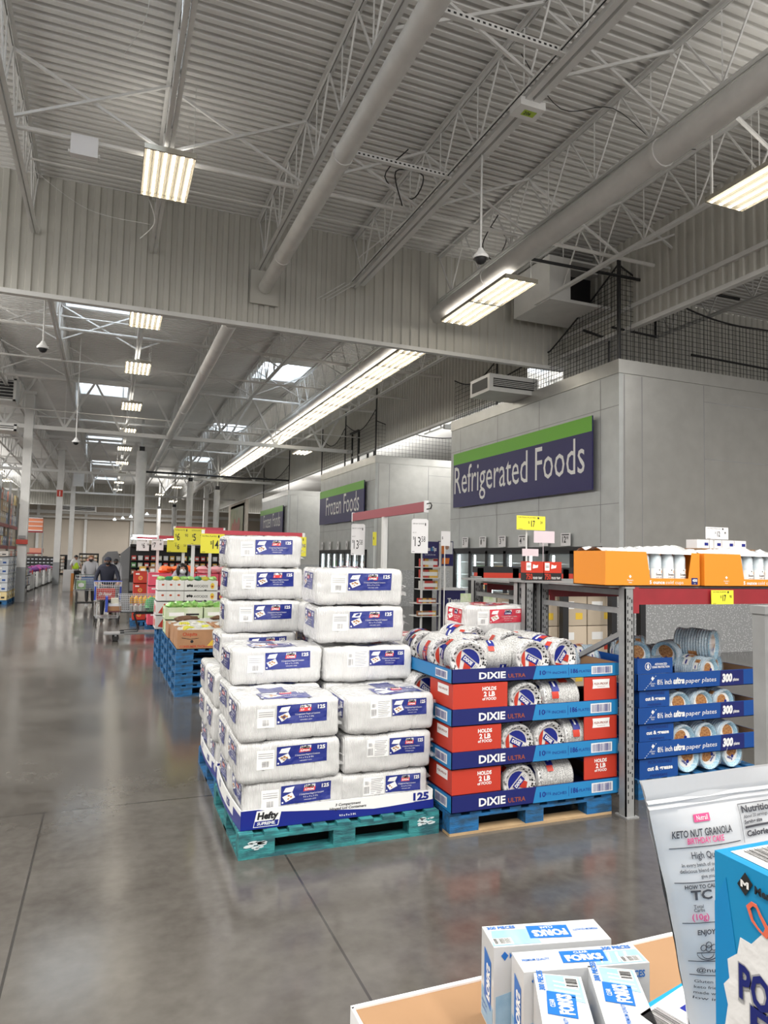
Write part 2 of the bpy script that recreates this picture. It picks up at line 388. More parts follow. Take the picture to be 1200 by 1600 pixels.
SKYG = mat('skylight_dome', (0.92, 0.96, 1.0), 0.2, alpha=0.30)
where = ['above the near aisle lamp', 'just past the hanging metal wall', 'over the middle aisle', 'over the far aisle', 'fourth along the left lamp row', 'farthest above the aisle',
         'above the long lamp row, nearest', 'above the long lamp row, second', 'above the long lamp row, third', 'above the long lamp row, farthest',
         'over the left racks, nearest', 'over the left racks, second', 'over the left racks, farthest', 'over the bay behind the coolers, nearest', 'over the bay behind the coolers, second', 'over the bay behind the coolers, farthest']
for i, (x0, x1, y0, y1) in enumerate(SKY):
    cx, cy = (x0+x1)/2, (y0+y1)/2
    t = thing('skylight', 'bright rectangular skylight '+where[i], 'skylight', (cx, cy, ZR), 0, 'skylights in the metal roof')
    a, b = (x1-x0)/2, (y1-y0)/2; mb = MB()
    for bx in ((-a-.04, -a, -b, b), (a, a+.04, -b, b), (-a-.04, a+.04, -b-.04, -b), (-a-.04, a+.04, b, b+.04)): mb.box(*bx, -.02, .40)
    mb.build('curb', STEEL, t); MB().box(-a-.04, a+.04, -b-.04, b+.04, .40, .43).build('pane', SKYG, t)

# ------------------------------------------------------------------ roof joists
JX = lambda k: 0.53+1.925*k
def joist(L_, loc, label):
    t = thing('roof_joist', label, 'joist', loc, 0, 'steel bar joists under the roof deck')
    for nm, z, w in (('top_chord', 1.0, .14), ('bottom_chord', 0.0, .12)):
        m_ = MB()
        for sx in (-1, 1):
            m_.box(sx*.012-(.05 if sx < 0 else 0), sx*.012+(.05 if sx > 0 else 0), 0, L_, z-(.01 if z else .0), z+.0 if z else .012)
            m_.box(sx*.012-.004, sx*.012+.004, 0, L_, z-(.06 if z else 0), z+(0 if z else .06))
        m_.build(nm, STEEL, t)
    m_ = MB(); n = max(2, round(L_/1.1)); st = L_/n
    for i in range(n):
        m_.tube([(0, i*st, .97), (0, (i+.5)*st, .04)], .016, 5); m_.tube([(0, (i+.5)*st, .04), (0, (i+1)*st, .97)], .016, 5)
        m_.tube([(0, (i+.5)*st, .04), (0, (i+.5)*st, .97)], .011, 4)
    m_.build('webbing', STEEL, t)
    return t
secs = [(0.6, 12.4, range(-2, 7), 'near bay'), (13.15, 14.1, range(-3, 5), 'bay past the hanging wall'),
        (27.4, 14.1, range(-4, 5), 'bay past the near girder'), (41.7, 14.1, range(-5, 5), 'fourth bay'), (56.0, 14.1, range(-6, 5), 'farthest bay')]
protos = {}
for y, L_, ks, nm in secs:
    ks = list(ks)
    for j, k in enumerate(ks):
        lab = f'white roof joist, {ORD[j]} from the left in the {nm}'
        if L_ in protos: dup(protos[L_], (JX(k), y, 7.2), label=lab)
        else: protos[L_] = joist(L_, (JX(k), y, 7.2), lab)
for k in range(5, 9):
    dup(protos[14.1], (JX(k)+.6, 13.3, 7.2), label=f'white roof joist beyond the cooler boxes, {ORD[k-5]} from the left', group='joists over the bay behind the coolers')
# joist girders across the hall
def girder(y, x0, x1, label):
    t = thing('joist_girder', label, 'girder', (0, y, 0), 0, 'white girders across the hall')
    MB().box(x0, x1, -.07, .07, 6.10, 6.24).build('bottom_chord', STEEL, t); MB().box(x0, x1, -.07, .07, 7.98, 8.1).build('top_chord', STEEL, t)
    m_ = MB(); x = x0
    while x < x1-.5:
        m_.bar((x, 0, 8.0), (x+.96, 0, 6.2), .07, .07); m_.bar((x+.96, 0, 6.2), (min(x+1.925, x1), 0, 8.0), .07, .07); m_.bar((x+.96, 0, 6.2), (x+.96, 0, 8.0), .03, .03); x += 1.925
    m_.build('diagonal_braces', STEEL, t)
for i, y in enumerate((27.3, 41.6, 55.9)):
    girder(y, -2.6-1.925*6, 9.3, ['white truss girder nearest, carried by the first left column', 'white truss girder second from the camera', 'white truss girder farthest, in front of the far metal wall'][i])
girder(20.5, 10.2, 20, 'white truss girder seen beyond the cooler boxes')
# cross bridging between joists
def cross(x0, y, label):
    t = thing('cross_brace', label, 'brace', (x0, y, 0), 0, 'crossed angle braces between the joists')
    MB().bar((0, 0, 7.22), (1.925, 0, 8.16), .035, .035).build('brace_bar', STEEL, t); MB().bar((0, .05, 8.16), (1.925, .05, 7.22), .035, .035).build('brace_bar', STEEL, t)
    return t
c0 = None
for y, ks, nm in ((9.6, range(-1, 5), 'near the hanging metal wall'), (6.4, range(1, 5), 'at the top of the picture'), (19.5, range(-3, 4), 'in the second bay'), (23.5, range(-3, 4), 'at the end of the second bay'), (34.5, range(-4, 4), 'in the third bay')):
    for j, k in enumerate(ks):
        lab = f'white crossed roof brace {nm}, {ORD[j]} from the left'
        if c0 is None: c0 = cross(JX(k), y, lab)
        else: dup(c0, (JX(k), y, 0), label=lab)
# pipes
def pipe(name, pts, r, label, rings=(), m=PIPEM, n=14, cat='pipe'):
    t = thing(name, label, cat, (0, 0, 0)); MB().tube(pts, r, n).build('pipe_run', m, t, True)
    for p, d in rings:
        p, d = V(p), V(d).normalized(); MB().tube([p-d*.05, p+d*.05], r*1.10, n).build('coupling', m, t, True)
    return t
pipe('roof_drain_pipe', [(2.57, 1, 6.87), (2.57, 12.9, 6.87)], .125, 'thick white pipe running to the hanging wall, left of the two', [((2.57, y, 6.87), (0, 1, 0)) for y in (5.2, 8.2, 11.5)])
pipe('roof_drain_pipe', [(2.0, 13.2, 6.2), (2.0, 27.3, 6.22), (2.0, 60, 6.3)], .13, 'thick white pipe past the hanging wall, heading to the far columns', [((2.0, y, 6.21), (0, 1, 0)) for y in (17, 22, 27.8, 34)])
MB().box(2.3, 2.84, 12.93, 12.97, 6.55, 7.2).build('wall_patch', WALLP)
tag(bpy.data.objects['wall_patch'], 'patched square on metal wall where the white pipe enters', 'patch')
pipe('main_air_pipe', [(6.27, 1, 6.92), (6.27, 66, 6.92)], .17, 'fat white pipe running above the long row of tube lamps', [((6.27, y, 6.92), (0, 1, 0)) for y in (6.6, 10.9, 17.5, 24, 31)])
SP = [((-9, 10.05, 7.35), (9.3, 9.98, 7.35), .035, 'white sprinkler pipe crossing above the square tube lamp'), ((-9, 11.7, 7.8), (9.3, 11.6, 7.8), .018, 'thin white conduit crossing just before the hanging metal wall'),
      ((6.5, 10.6, 7.3), (12, 10.45, 7.3), .03, 'white pipe crossing in front of the black duct opening'), ((-6, 18.9, 7.35), (9.3, 18.9, 7.35), .045, 'white sprinkler pipe nearest past the hanging metal wall'),
      ((-6, 19.3, 7.8), (9.3, 19.3, 7.8), .02, 'thin conduit beside the sprinkler pipe in the second bay'), ((-7, 24.6, 7.35), (9.3, 24.6, 7.35), .045, 'white sprinkler pipe before the near girder'),
      ((-7, 26.2, 6.6), (9.3, 26.2, 6.6), .02, 'thin white conduit beside the near girder'), ((-7, 21.5, 7.2), (9.3, 21.5, 7.2), .03, 'white conduit midway through the second bay'),
      ((-8, 31.5, 7.3), (9.3, 31.5, 7.3), .045, 'white sprinkler pipe past the near girder'), ((-8, 38, 7.3), (9.3, 38, 7.3), .045, 'white sprinkler pipe before the second girder'),
      ((-9, 46, 7.3), (9.3, 46, 7.3), .045, 'white sprinkler pipe past the second girder'), ((1.5, 37, 5.9), (9, 37, 5.9), .05, 'black pipe crossing over the round column tops'),
      ((-9, 84, 5.6), (12, 84, 5.6), .12, 'white pipe low along the back wall'), ((10, 18, 7.0), (18, 18, 7.0), .05, 'white pipe in the bay behind the cooler boxes')]
for p, q, r, l in SP: pipe('overhead_pipe', [p, q], r, l, (), DARKST if 'black' in l else PIPEM, 8)
# perforated strut pieces between the pipe and the rail
for i, y in enumerate((5.87, 8.5)):
    t = thing('strut_rail', 'white slotted strut joining pipe and rail, '+('upper' if i == 0 else 'lower')+' one', 'strut', (0, y, 7.12))
    MB().box(2.6, 4.3, -.03, .03, 0, .06).build('channel', STEEL, t)
    m_ = MB()
    for k in range(24): m_.box(2.68+k*.066, 2.71+k*.066, -.034, -.0305, .02, .04)
    m_.build('slots', BLACK, t)
# twin rail with conduit over the centre of the aisle
t = thing('conduit_rail', 'double steel rail with dark conduits carrying the white box numbered 206', 'rail', (4.38, 1, 7.13))
MB().box(-.11, -.04, 0, 11.6, -.03, .03).build('rail_bar', STEEL, t); MB().box(.0, .09, 0, 11.6, -.03, .03).build('rail_bar', STEEL, t)
MB().tube([(-.16, 0, .03), (-.16, 11.6, .03)], .014, 6).build('conduit', DARKST, t); MB().tube([(-.20, 0, .0), (-.20, 11.6, .0)], .012, 6).build('conduit', STEEL, t)
m_ = MB(); m_.tube([(-.2, 8.9, .0), (-.5, 10.3, -.1)], .012, 5); t3 = [m_.tube([(.1*k-.3, 11.6, -.02), (.1*k-.75, 12.0, -.28)], .01, 5) for k in range(3)]
m_.build('drop_conduits', STEEL, t)
t = thing('access_point', 'white ceiling box with a yellow-green 206 tag', 'box', (4.38, 6.72, 7.03))
MB().box(-.17, .17, -.12, .12, 0, .10).build('housing', WHITE, t)
m_ = MB(); f = frame((-.07, .05, -.001), (1, 0, 0), (0, -1, 0)); m_.patch(f, 0, .17, 0, .10, .001); m_.cur = 1; m_.text(f, '206', .02, .025, .05, off=.004, bold=.02)
m_.build('number_tag', [mat('lime_tag', (.45, .62, .05)), BLACK], t)
def dome_cam(loc, drop, label):
    t = thing('dome_camera', label, 'camera', loc)
    MB().tube([(0, 0, .1), (0, 0, drop)], .014, 8).build('drop_pole', STEEL, t)
    MB().lathe([(.03, .14), (.05, .10), (.105, .03), (.10, 0)], 20).build('housing', WHITE, t, True)
    MB().lathe([(.075, .0), (.068, -.03), (.045, -.06), (.0, -.075)], 20).build('lens_dome', BLACK, t, True)
dome_cam((4.38, 7.8, 5.70), 1.45, 'white dome security camera hanging on a long pole, right of centre')
dome_cam((-1.28, 14.1, 5.50), 2.6, 'white dome security camera hanging left, just past the metal wall')
dome_cam((-1.0, 22, 4.95), 3.1, 'small dome camera on a pole in front of the near girder')
t = thing('junction_enclosure', 'white square enclosure fixed on the sprinkler pipe, upper left', 'box', (-.53, 9.95, 7.08))
MB().box(-.17, .17, -.06, .06, 0, .28).build('cover', CARD, t); MB().tube([(-.2, .0, .05), (.2, .0, .05)], .03, 10).build('pipe_end', PIPEM, t)
# loose cables
def cable(pts, r, label, m=DARKST):
    q = []
    P4 = [V(p) for p in pts]; P4 = [P4[0]]+P4+[P4[-1]]
    for i in range(1, len(P4)-2):
        for s_ in range(6):
            u = s_/6; a, b_, c, d = P4[i-1:i+3]
            q.append(.5*((2*b_)+(c-a)*u+(2*a-5*b_+4*c-d)*u*u+(3*b_-a-3*c+d)*u**3))
    q.append(P4[-1]); tag(MB().tube(q, r, 5).build('cable', m), label, 'cable')
cable([(-1.3, 6.9, 8.15), (-.6, 7.2, 8.0), (.1, 7.3, 8.15), (.5, 7.6, 8.1)], .008, 'dark cable under the deck beside the near skylight')
cable([(-.9, 7.6, 8.1), (-.7, 7.7, 7.9), (-.55, 7.6, 8.05), (-.75, 7.5, 8.15), (-.9, 7.6, 8.1)], .005, 'thin white cable loop hanging from the deck, upper left', STEEL)
cable([(.1, 7.3, 8.1), (.15, 7.6, 7.6), (-.1, 8.2, 7.4)], .005, 'white cable dropping to the crossed brace, upper left', STEEL)
cable([(4.4, 6.9, 7.9), (5.2, 7.2, 7.6), (6.2, 7.4, 8.0), (7.2, 7.6, 7.85), (8.1, 7.8, 8.1)], .006, 'dark cable sagging across the roof, upper right')
cable([(6.3, 10.6, 8.0), (6.1, 10.8, 7.5), (6.4, 10.9, 7.3), (6.6, 10.8, 7.7), (6.2, 10.7, 7.8)], .010, 'coiled black cable hanging by the fat pipe')
cable([(4.0, 9.4, 8.0), (3.7, 9.6, 7.6), (4.2, 9.7, 7.4), (4.3, 9.5, 7.7), (3.8, 9.4, 7.6), (4.0, 9.6, 7.2)], .010, 'tangled black cable beside the twin rail')
cable([(.35, 10.8, 7.1), (.45, 11.0, 6.85), (.25, 11.1, 6.6)], .006, 'loose white cable hanging below the square tube lamp', STEEL)
cable([(-1.25, 11.0, 7.3), (-.5, 11.3, 7.0), (.4, 11.2, 6.9)], .004, 'thin sagging wire behind the square tube lamp', STEEL)

# ------------------------------------------------------------------ tube lamps
TUBE = mat('lit_fluorescent_tube', (1.0, 0.93, 0.80), 0.4, emit=9.0)
UPL = mat('uplight_slot', (1.0, 0.95, 0.86), 0.4, emit=3.0)  # glow added on top of the lamp housings to brighten the deck above
REFL = mat('lamp_reflector', (0.50, 0.47, 0.40), 0.25, 0.3)
def lamp(x, y, z, w, L_, n, label, group, hang=ZR+.21):
    t = thing('tube_lamp', label, 'lamp', (x, y, z), 0, group)
    m_ = MB(); m_.box(-w/2, w/2, -L_/2, L_/2, .05, .07); m_.box(-.06, .06, -L_/2+.1, L_/2-.1, .07, .13)
    st = w/n
    for i in range(n+1):
        xx = -w/2+i*st; m_.quad((xx-.004, -L_/2, .05), (xx+.004, -L_/2, .05), (xx+.004, L_/2, .05), (xx-.004, L_/2, .05)); m_.bar((xx, -L_/2, .03), (xx, L_/2, .03), .006, .045)
    for s_ in (-1, 1): m_.box(-w/2, w/2, s_*L_/2-.015, s_*L_/2+.015, .0, .07)
    m_.build('reflector_housing', REFL, t); MB().quad((-w/2+.02, -L_/2+.02, .072), (-.07, -L_/2+.02, .072), (-.07, L_/2-.02, .072), (-w/2+.02, L_/2-.02, .072)).quad((.07, -L_/2+.02, .072), (w/2-.02, -L_/2+.02, .072), (w/2-.02, L_/2-.02, .072), (.07, L_/2-.02, .072)).build('added_uplight_panels', UPL, t)
    tm = MB().tube([(0, -L_/2+.02, .012), (0, L_/2-.02, .012)], .014, 6, False).mesh('tube', TUBE)
    for i in range(n): link('tube', tm, t, (-w/2+(i+.5)*st, 0, 0))
    m_ = MB()
    hx = w/2-.02
    for s_ in (-1, 1): m_.tube([(hx, s_*L_*.35, .03), (hx, s_*L_*.35, max(.16, hang-z))], .004, 4)
    m_.build('hanger_wire', STEEL, t)
    return t
L1 = lamp(.55, 10.0, 7.07, .66, 1.28, 6, 'square lamp of bright tubes hanging left in front of the metal wall', 'lamps down the left aisle')
for i, y in enumerate((15.75, 20.1, 25.5, 30.7, 36.0, 41.8, 47.8, 53.5, 59.5, 65)):
    dup(L1, (.55, y, 6.85), label=f'lit tube lamp over the left aisle, {ORD[i]} beyond the metal wall')
L2 = lamp(6.45, 10.66, 6.60, .66, 1.22, 4, 'lit four-tube lamp right of centre, nearer half of the pair', 'lamps under the fat pipe')
dup(L2, (6.45, 11.90, 6.60), label='lit four-tube lamp right of centre, farther half of the pair')
for i in range(24):
    dup(L2, (6.42, 14.2+i*1.235, 6.58), label=f'lit lamp of the long row under the fat pipe, {ORD[i]} from the near end')
for i in range(2): dup(L2, (7.57, 6.2-i*1.3, 6.60), label='lit tube lamp cut by the right edge, '+('farther one' if i == 0 else 'nearer one'), group='lamps at the right edge')
for i, (x, y) in enumerate(((7.9, 30), (4.3, 44), (4.3, 50), (-9, 30), (-6.6, 40), (-6.2, 46), (-6.4, 52), (-6.2, 34.5), (3.6, 57), (5.2, 64))):
    dup(L2, (x, y, 6.4), label=['lit lamp beside the side metal wall', 'lit lamp near the round columns', 'lit lamp past the round columns', 'lit lamp over the left racks, nearest', 'lit lamp over the left racks, third', 'lit lamp over the left racks, fourth', 'lit lamp over the left racks, farthest', 'lit lamp over the left racks, second', 'small lit lamp far beyond the round columns', 'small lit lamp by the far metal wall'][i], group='lamps scattered far away')
t = thing('light_rail', 'slim white rail above the pair of lamps at right', 'rail', (7.57, 3, 6.76)); MB().box(-.03, .03, 0, 8.3, 0, .05).build('channel', STEEL, t)
MB().box(-.012, .012, 4.0, 4.03, .05, 1.4).build('hanger', STEEL, t)

# ------------------------------------------------------------------ columns
def column(x, y, w, z, label, cat='column', rnd=False, foot=1.2):
    t = thing('steel_column' if not rnd else 'round_column', label, cat, (x, y, 0)); t['kind'] = 'structure'
    if rnd:
        MB().lathe([(w, 0), (w, z)], 20, cap=True).build('shaft', PIPEM, t, True); MB().lathe([(w*1.08, z-.5), (w*1.08, z-.42)], 20).build('band', STEEL, t, True)
        MB().lathe([(.06, z), (.06, 8.0)], 10).build('stem', STEEL, t, True); MB().box(-.12, .12, -.12, .12, z, z+.22).build('bracket', DARKST, t)
    else:
        m_ = MB(); m_.box(-w/2, w/2, -w/2, w/2, foot, z); m_.box(-w/2-.004, -w/2+.05, -w/2-.004, w/2+.004, foot, z); m_.box(w/2-.05, w/2+.004, -w/2-.004, w/2+.004, foot, z); m_.build('shaft', STEEL, t)
        MB().box(-w/2-.01, w/2+.01, -w/2-.01, w/2+.01, 0, foot).build('painted_base', mat('column_grey_paint', (.30, .31, .32), .5), t)
        MB().box(-w/2-.08, w/2+.08, -w/2-.08, w/2+.08, z-.1, z).build('cap_plate', STEEL, t)
    return t
c1 = column(-2.78, 27.3, .27, 7.4, 'square white column nearest on the left, grey painted foot')
column(-2.55, 41.6, .30, 7.4, 'square white column second on the left, red tag high up')
column(-2.55, 55.9, .30, 7.4, 'square white column third on the left')
column(7.3, 58, .35, 7.4, 'square white column far right before the wall mural', foot=.2)
t = thing('red_tag', 'small red sign high on the second left column', 'sign', (-2.55, 41.42, 4.9)); MB().box(-.14, .14, 0, .02, -.14, .22).build('plate', REDC, t); MB().box(-.02, .02, -.005, 0, -.1, .16).build('white_mark', WHITE, t)
t = thing('scanner_box', 'red device fixed to the nearest left column at head height', 'device', (-2.78, 27.14, 2.0)); MB().box(-.18, .18, -.12, -.02, 0, .16).build('body', REDC, t); MB().box(-.12, .10, -.08, -.02, .2, .3).build('sensor', GREY, t)
for x, y, r, z, l in ((1.28, 34, .22, 6.5, 'fat round white column above the pink cartons'), (3.9, 62, .17, 5.6, 'round white column farthest of the cluster'), (4.65, 55.9, .17, 5.4, 'round white column second of the cluster'),
                      (4.3, 41.6, .18, 6.0, 'round white column third of the cluster, tallest'), (5.85, 41.6, .17, 5.6, 'round white column right of the cluster')):
    column(x, y, r, z, l, rnd=True)
MB().box(-2.59+.0, -1.85, 55.5, 55.6, 6.6, 7.65).build('speaker_enclosure', STEEL); tag(bpy.data.objects['speaker_enclosure'], 'large pale square enclosure hanging far off by the third left column', 'box')
# air handlers
def hvac(loc, w, d, h, label, slats=0):
    t = thing('air_handler', label, 'air unit', loc)
    m_ = MB(); m_.box(0, w, .05, d, 0, h); m_.box(0, w, 0, .05, 0, .06); m_.box(0, w, 0, .05, h-.06, h); m_.box(0, .08, 0, .05, 0, h); m_.box(w-.08, w, 0, .05, 0, h); m_.build('casing', STEEL, t)
    MB().box(.08, w-.08, .03, .049, .06, h-.06).build('opening', BLACK, t)
    if slats:
        m_ = MB()
        for i in range(slats): m_.obox((w/2, .01, .1+(h-.2)*i/(slats-1)), (w-.16, .05, .012), rx=.5)
        m_.build('louvre', STEEL, t)
    return t
def side_open(loc, w, d, h, label):
    t = thing('air_handler', label, 'air unit', loc); MB().box(0, w, 0, d, 0, h).build('casing', STEEL, t)
    m_ = MB(); m_.box(-.01, 0, .1, d-.1, .08, h-.08); m_.build('side_opening', BLACK, t); m_ = MB(); m_.box(.1, w-.1, -.01, 0, .1, h-.1); m_.build('front_opening', BLACK, t)
    m_ = MB()
    for i in range(4): m_.obox((w/2, -.02, .14+(h-.28)*i/3), (w-.2, .04, .012), rx=.5)
    m_.build('louvre', STEEL, t)
t = thing('air_handler', 'big white air duct with a wide black opening over the coolers', 'air unit', (7.9, 11.3, 6.95))
m_ = MB(); m_.box(0, .50, 0, 1.3, 0, .9); m_.box(.5, 1.5, .7, 1.3, 0, .9); m_.box(.5, 1.5, 0, .7, 0, .06); m_.box(.5, 1.5, 0, .7, .86, .9); m_.build('casing', STEEL, t)
MB().box(.5, 1.5, .65, .70, .06, .86).build('opening', BLACK, t)
side_open((7.9, 13.6, 5.62), 1.3, .9, .40, 'white air grille unit hanging left of the net over the nearest cooler')
hvac((-4.4, 25.6, 6.7), 1.35, .8, .75, 'dark louvred air unit at the left edge beside the first column', 6)
hvac((-4.4, 25.4, 5.68), 1.45, .8, .22, 'lower white air grille at the left edge beside the first column', 2)
side_open((-3.6, 60, 5.0), 2.6, 1.0, .5, 'white air unit far down the hall between the columns')
# ================================================================== WALK-IN COOLER BOXES (x >= 9.05)
XB = 9.05
LEDM = mat('case_light_strip', (0.85, 0.97, 1.0), 0.4, emit=7.0)
CASEIN = mat('case_interior', (0.55, 0.58, 0.58), 0.6)
PACKC = [mat('pack_colour_%d' % i, c, 0.45) for i, c in enumerate([(.70, .68, .64), (.55, .05, .04), (.05, .20, .50), (.75, .45, .08), (.10, .33, .10), (.62, .60, .50), (.30, .13, .06), (.75, .75, .78), (.28, .42, .55)])]
def cooler_box(y0, y1, h, doors, sign, sy0, sy1, sz0, sz1, txt, tu, tw, th, dz0, dz1, name, x1=16.0):
    """doors: list of y positions (door edges) along the left face, far to near"""
    t = thing('walk_in_cooler', f'tall metal-panelled walk-in cooler box {name}', 'cooler room', (XB, y0, 0))
    L_ = y1-y0; D0, D1 = doors[-1]-y0, doors[0]-y0; DH = 2.0
    m_ = MB(); e = .003
    # left face with the door opening
    m_.box(0, .1, 0, D0, 0, h); m_.box(0, .1, D1, L_, 0, h); m_.box(0, .1, D0, D1, DH, h)
    m_.box(.1, x1-XB, L_-.1, L_, 0, h); m_.box(.1, x1-XB, .1, L_-.1, h-.1, h)
    m_.box(.1, 1.1, D0-.05, D0, 0, DH+.05); m_.box(.1, 1.1, D1, D1+.05, 0, DH+.05); m_.box(.1, 1.1, D0, D1, DH, DH+.05)
    m_.cur = 1; m_.box(.1, x1-XB, 0, .1, 0, h); m_.cur = 2; m_.box(1.05, 1.1, D0, D1, 0, DH)
    m_.build('wall_panels', [GALV, GALV2, CASEIN], t)
    m_ = MB(); m_.box(-.02, x1-XB, -.02, 0, h-.26, h+.01); m_.box(-.02, 0, 0, L_, h-.26, h+.01); m_.build('top_trim', GALV2, t)
    # panel seams
    m_ = MB(); fl = frame((0, L_, 0), (0, -1, 0), (0, 0, 1)); ff = frame((0, 0, 0), (1, 0, 0), (0, 0, 1))
    for u in (.55, L_*.36, L_*.62, L_-.55): m_.patch(fl, u, u+.02, DH+.15, h-.28, .002)
    for v in (h-.9, 2.9): m_.patch(fl, 0, L_, v, v+.014, .002)
    for u in (.12, .55, 2.15): m_.patch(ff, u, u+.02, 1.2, h-.28, .002)
    for v in (h-.62, 3.9): m_.patch(ff, 2.15, x1-XB, v, v+.014, .002)
    m_.patch(ff, .55, x1-XB, 1.2, 1.215, .002)
    m_.build('panel_seams', GREY, t)
    m_ = MB(); m_.box(.14, x1-XB, -.012, 0, 0, 1.35); m_.box(-.012, 0, .0, D0-.06, 0, 1.0); m_.build('kick_plate', TREAD, t)
    # glass doors
    for a, b_ in zip(doors[1:], doors[:-1]):
        d = MB(); A, B = a-y0, b_-y0
        d.box(-.04, .02, A, A+.06, 0.05, DH); d.box(-.04, .02, B-.06, B, .05, DH); d.box(-.04, .02, A, B, DH-.07, DH); d.box(-.04, .02, A, B, .05, .16)
        dd = d.build('door', BLACK, t); MB().box(-.01, .0, A+.06, B-.06, .16, DH-.07).build('glass_pane', GLASS, dd); MB().box(-.08, -.05, B-.16, B-.13, .8, 1.3).build('handle', DARKST, dd)
        MB().box(.06, .09, B-.12, B-.07, .2, DH-.1).build('light_strip', LEDM, dd)
    m_ = MB(); m_.box(-.05, .05, D0-.06, D1+.06, DH, DH+.08); m_.box(-.05, .05, D1, D1+.06, 0, DH+.08); m_.box(-.05, .05, D0-.06, D0, 0, DH+.08); m_.build('door_frame', BLACK, t)
    m_ = MB()
    for z in (.25, .62, .99, 1.36, 1.70): m_.box(.18, .9, D0, D1, z, z+.02)
    m_.build('shelves', CASEIN, t)
    # sign
    s_ = thing('aisle_sign', f'navy sign with green band reading {txt} on {name}', 'sign', (XB-.12, sy1, sz0), 0)
    W_, H_ = sy1-sy0, sz1-sz0; f = frame((0, 0, 0), (0, -1, 0), (0, 0, 1))
    m_ = MB(); m_.box(0, .03, -W_, 0, 0, H_); m_.cur = 1; m_.patch(f, 0, W_, H_*.79, H_, .002); m_.cur = 2
    m_.text(f, txt, tu*W_, H_*.25, th, w=tw*W_, off=.006)
    m_.build('panel', [NAVY, GREEN, WHITE], s_)
    m_ = MB(); [m_.box(.03, .115, -u-.03, -u, H_*.4, H_*.46) for u in (.3, W_-.3)]; m_.build('bracket', STEEL, s_)
    return t
cooler_box(10.65, 17.7, 5.70, [17.35, 16.47, 15.59, 14.71, 13.83, 12.95, 12.07, 11.2], 0, 11.30, 17.31, 3.21, 4.71, 'Refrigerated Foods', .012, .95, .74, 0, 0, 'nearest, at right')
cooler_box(23.8, 30.85, 5.55, [30.6, 29.72, 28.84, 27.96, 27.08, 26.2, 25.32, 24.6], 0, 24.65, 30.55, 3.22, 4.72, 'Frozen Foods', .17, .74, .78, 0, 0, 'second, in the middle', 17)
cooler_box(37.2, 44.0, 5.40, [43.6, 42.7, 41.8, 40.9, 40.0], 0, 37.8, 43.9, 3.1, 4.6, 'Frozen Foods', .17, .74, .78, 0, 0, 'third and farthest, half behind the second', 17)
# products behind the glass
rd = random.Random(3)
pk = []
for c in PACKC:
    m_ = MB(); m_.box(-.12, .12, -.10, .10, 0, .24); m_.cur = 1; m_.patch(frame((-.12, .10, 0), (0, -1, 0), (0, 0, 1)), .03, .17, .06, .17, .002); pk.append(m_.mesh('food_pack', [c, WHITE]))
for y0, n, nm in ((11.25, 26, 'nearest'), (24.8, 24, 'second')):
    for z in (.27, .64, 1.01, 1.38):
        for i in range(n):
            y = y0+i*.232
            if rd.random() < .28: continue
            o = link('food_pack', pk[(i//3+int(z*5)) % len(pk)] if rd.random() < .8 else rd.choice(pk), None, (XB+.42, y, z))
            tag(o, f'packaged food on the lit shelves behind the {nm} cooler glass', 'food package', f'food packs behind the {nm} cooler glass')
# small price cards above the doors
f = frame((0, 0, 0), (0, -1, 0), (0, 0, 1))
for i, (y, z, s_) in enumerate([(16.85, '2.05', '3'), (15.9, '2.05', '8'), (14.95, '2.05', '3'), (14.05, '2.05', '4'), (13.2, '2.05', '8'), (12.4, '2.05', '12')]):
    m_ = MB(); m_.box(0, .01, -.33, 0, 0, .27); m_.cur = 1; m_.text(f, s_, .06, .07, .13, off=.004, bold=.02); m_.text(f, '98', .2, .14, .06, off=.004); m_.patch(f, .04, .29, .225, .245, .003)
    tag(m_.build('price_card', [CARD, BLACK], loc=(XB-.07, y, 2.1)), f'small white price card above the cooler doors, {ORD[i]} from the left', 'price card', 'price cards over the near cooler doors')
for i in range(5):
    m_ = MB(); m_.box(0, .01, -.24, 0, 0, .34); m_.cur = 1; m_.text(f, '9', .08, .10, .14, off=.004, bold=.02)
    tag(m_.build('price_card', [CARD, BLACK], loc=(XB-.07, 30.3-i*1.15, 2.1)), f'tiny white price card over the middle cooler doors, {ORD[i]} from the left', 'price card', 'price cards over the middle cooler doors')

# nets on the box tops
NETM = mat('black_net_cord', (0.02, 0.02, 0.022), 0.7)
def net(a, b, top, z0, step, label):
    """a,b: ground points; top(s): height of the sagging top rope"""
    a, b = V((*a, 0)), V((*b, 0)); L_ = (b-a).length; d = (b-a)/L_; m_ = MB(); n = int(L_/step); r = .0035
    P_ = lambda s, z: a+d*s+V((0, 0, z))
    for i in range(n+1):
        s_ = i*step; m_.bar(P_(s_, z0), P_(s_, top(s_/L_)), r*2)
    z = z0; zmax = max(top(k/20) for k in range(21))
    while z < zmax:
        run = None
        for i in range(n+1):
            s_ = i*step; ok = top(s_/L_) > z
            if ok and run is None: run = s_
            if run is not None and (not ok or i == n):
                if s_ > run: m_.bar(P_(run, z), P_(s_ if ok else s_-step*.5, z), r*2)
                run = None
        z += step
    t = thing('safety_net', label, 'net', (0, 0, 0)); o = m_.build('mesh_cords', NETM, t)
    MB().tube([P_(L_*k/24, top(k/24)) for k in range(25)], .018, 6).build('top_rope', NETM, t)
def npole(x, y, z0, z1, label, r=.03):
    tag(MB().tube([(x, y, z0), (x, y, z1)], r, 8).build('net_pole', DARKST), label, 'pole')
net((9.08, 10.7), (13.6, 10.7), lambda s: 7.62-2.2*s+1.55*s*s if s < .8 else 7.62-2.2*.8+1.55*.64+(s-.8)*.1, 5.72, .1, 'black safety net rising from the front edge of the nearest cooler box')
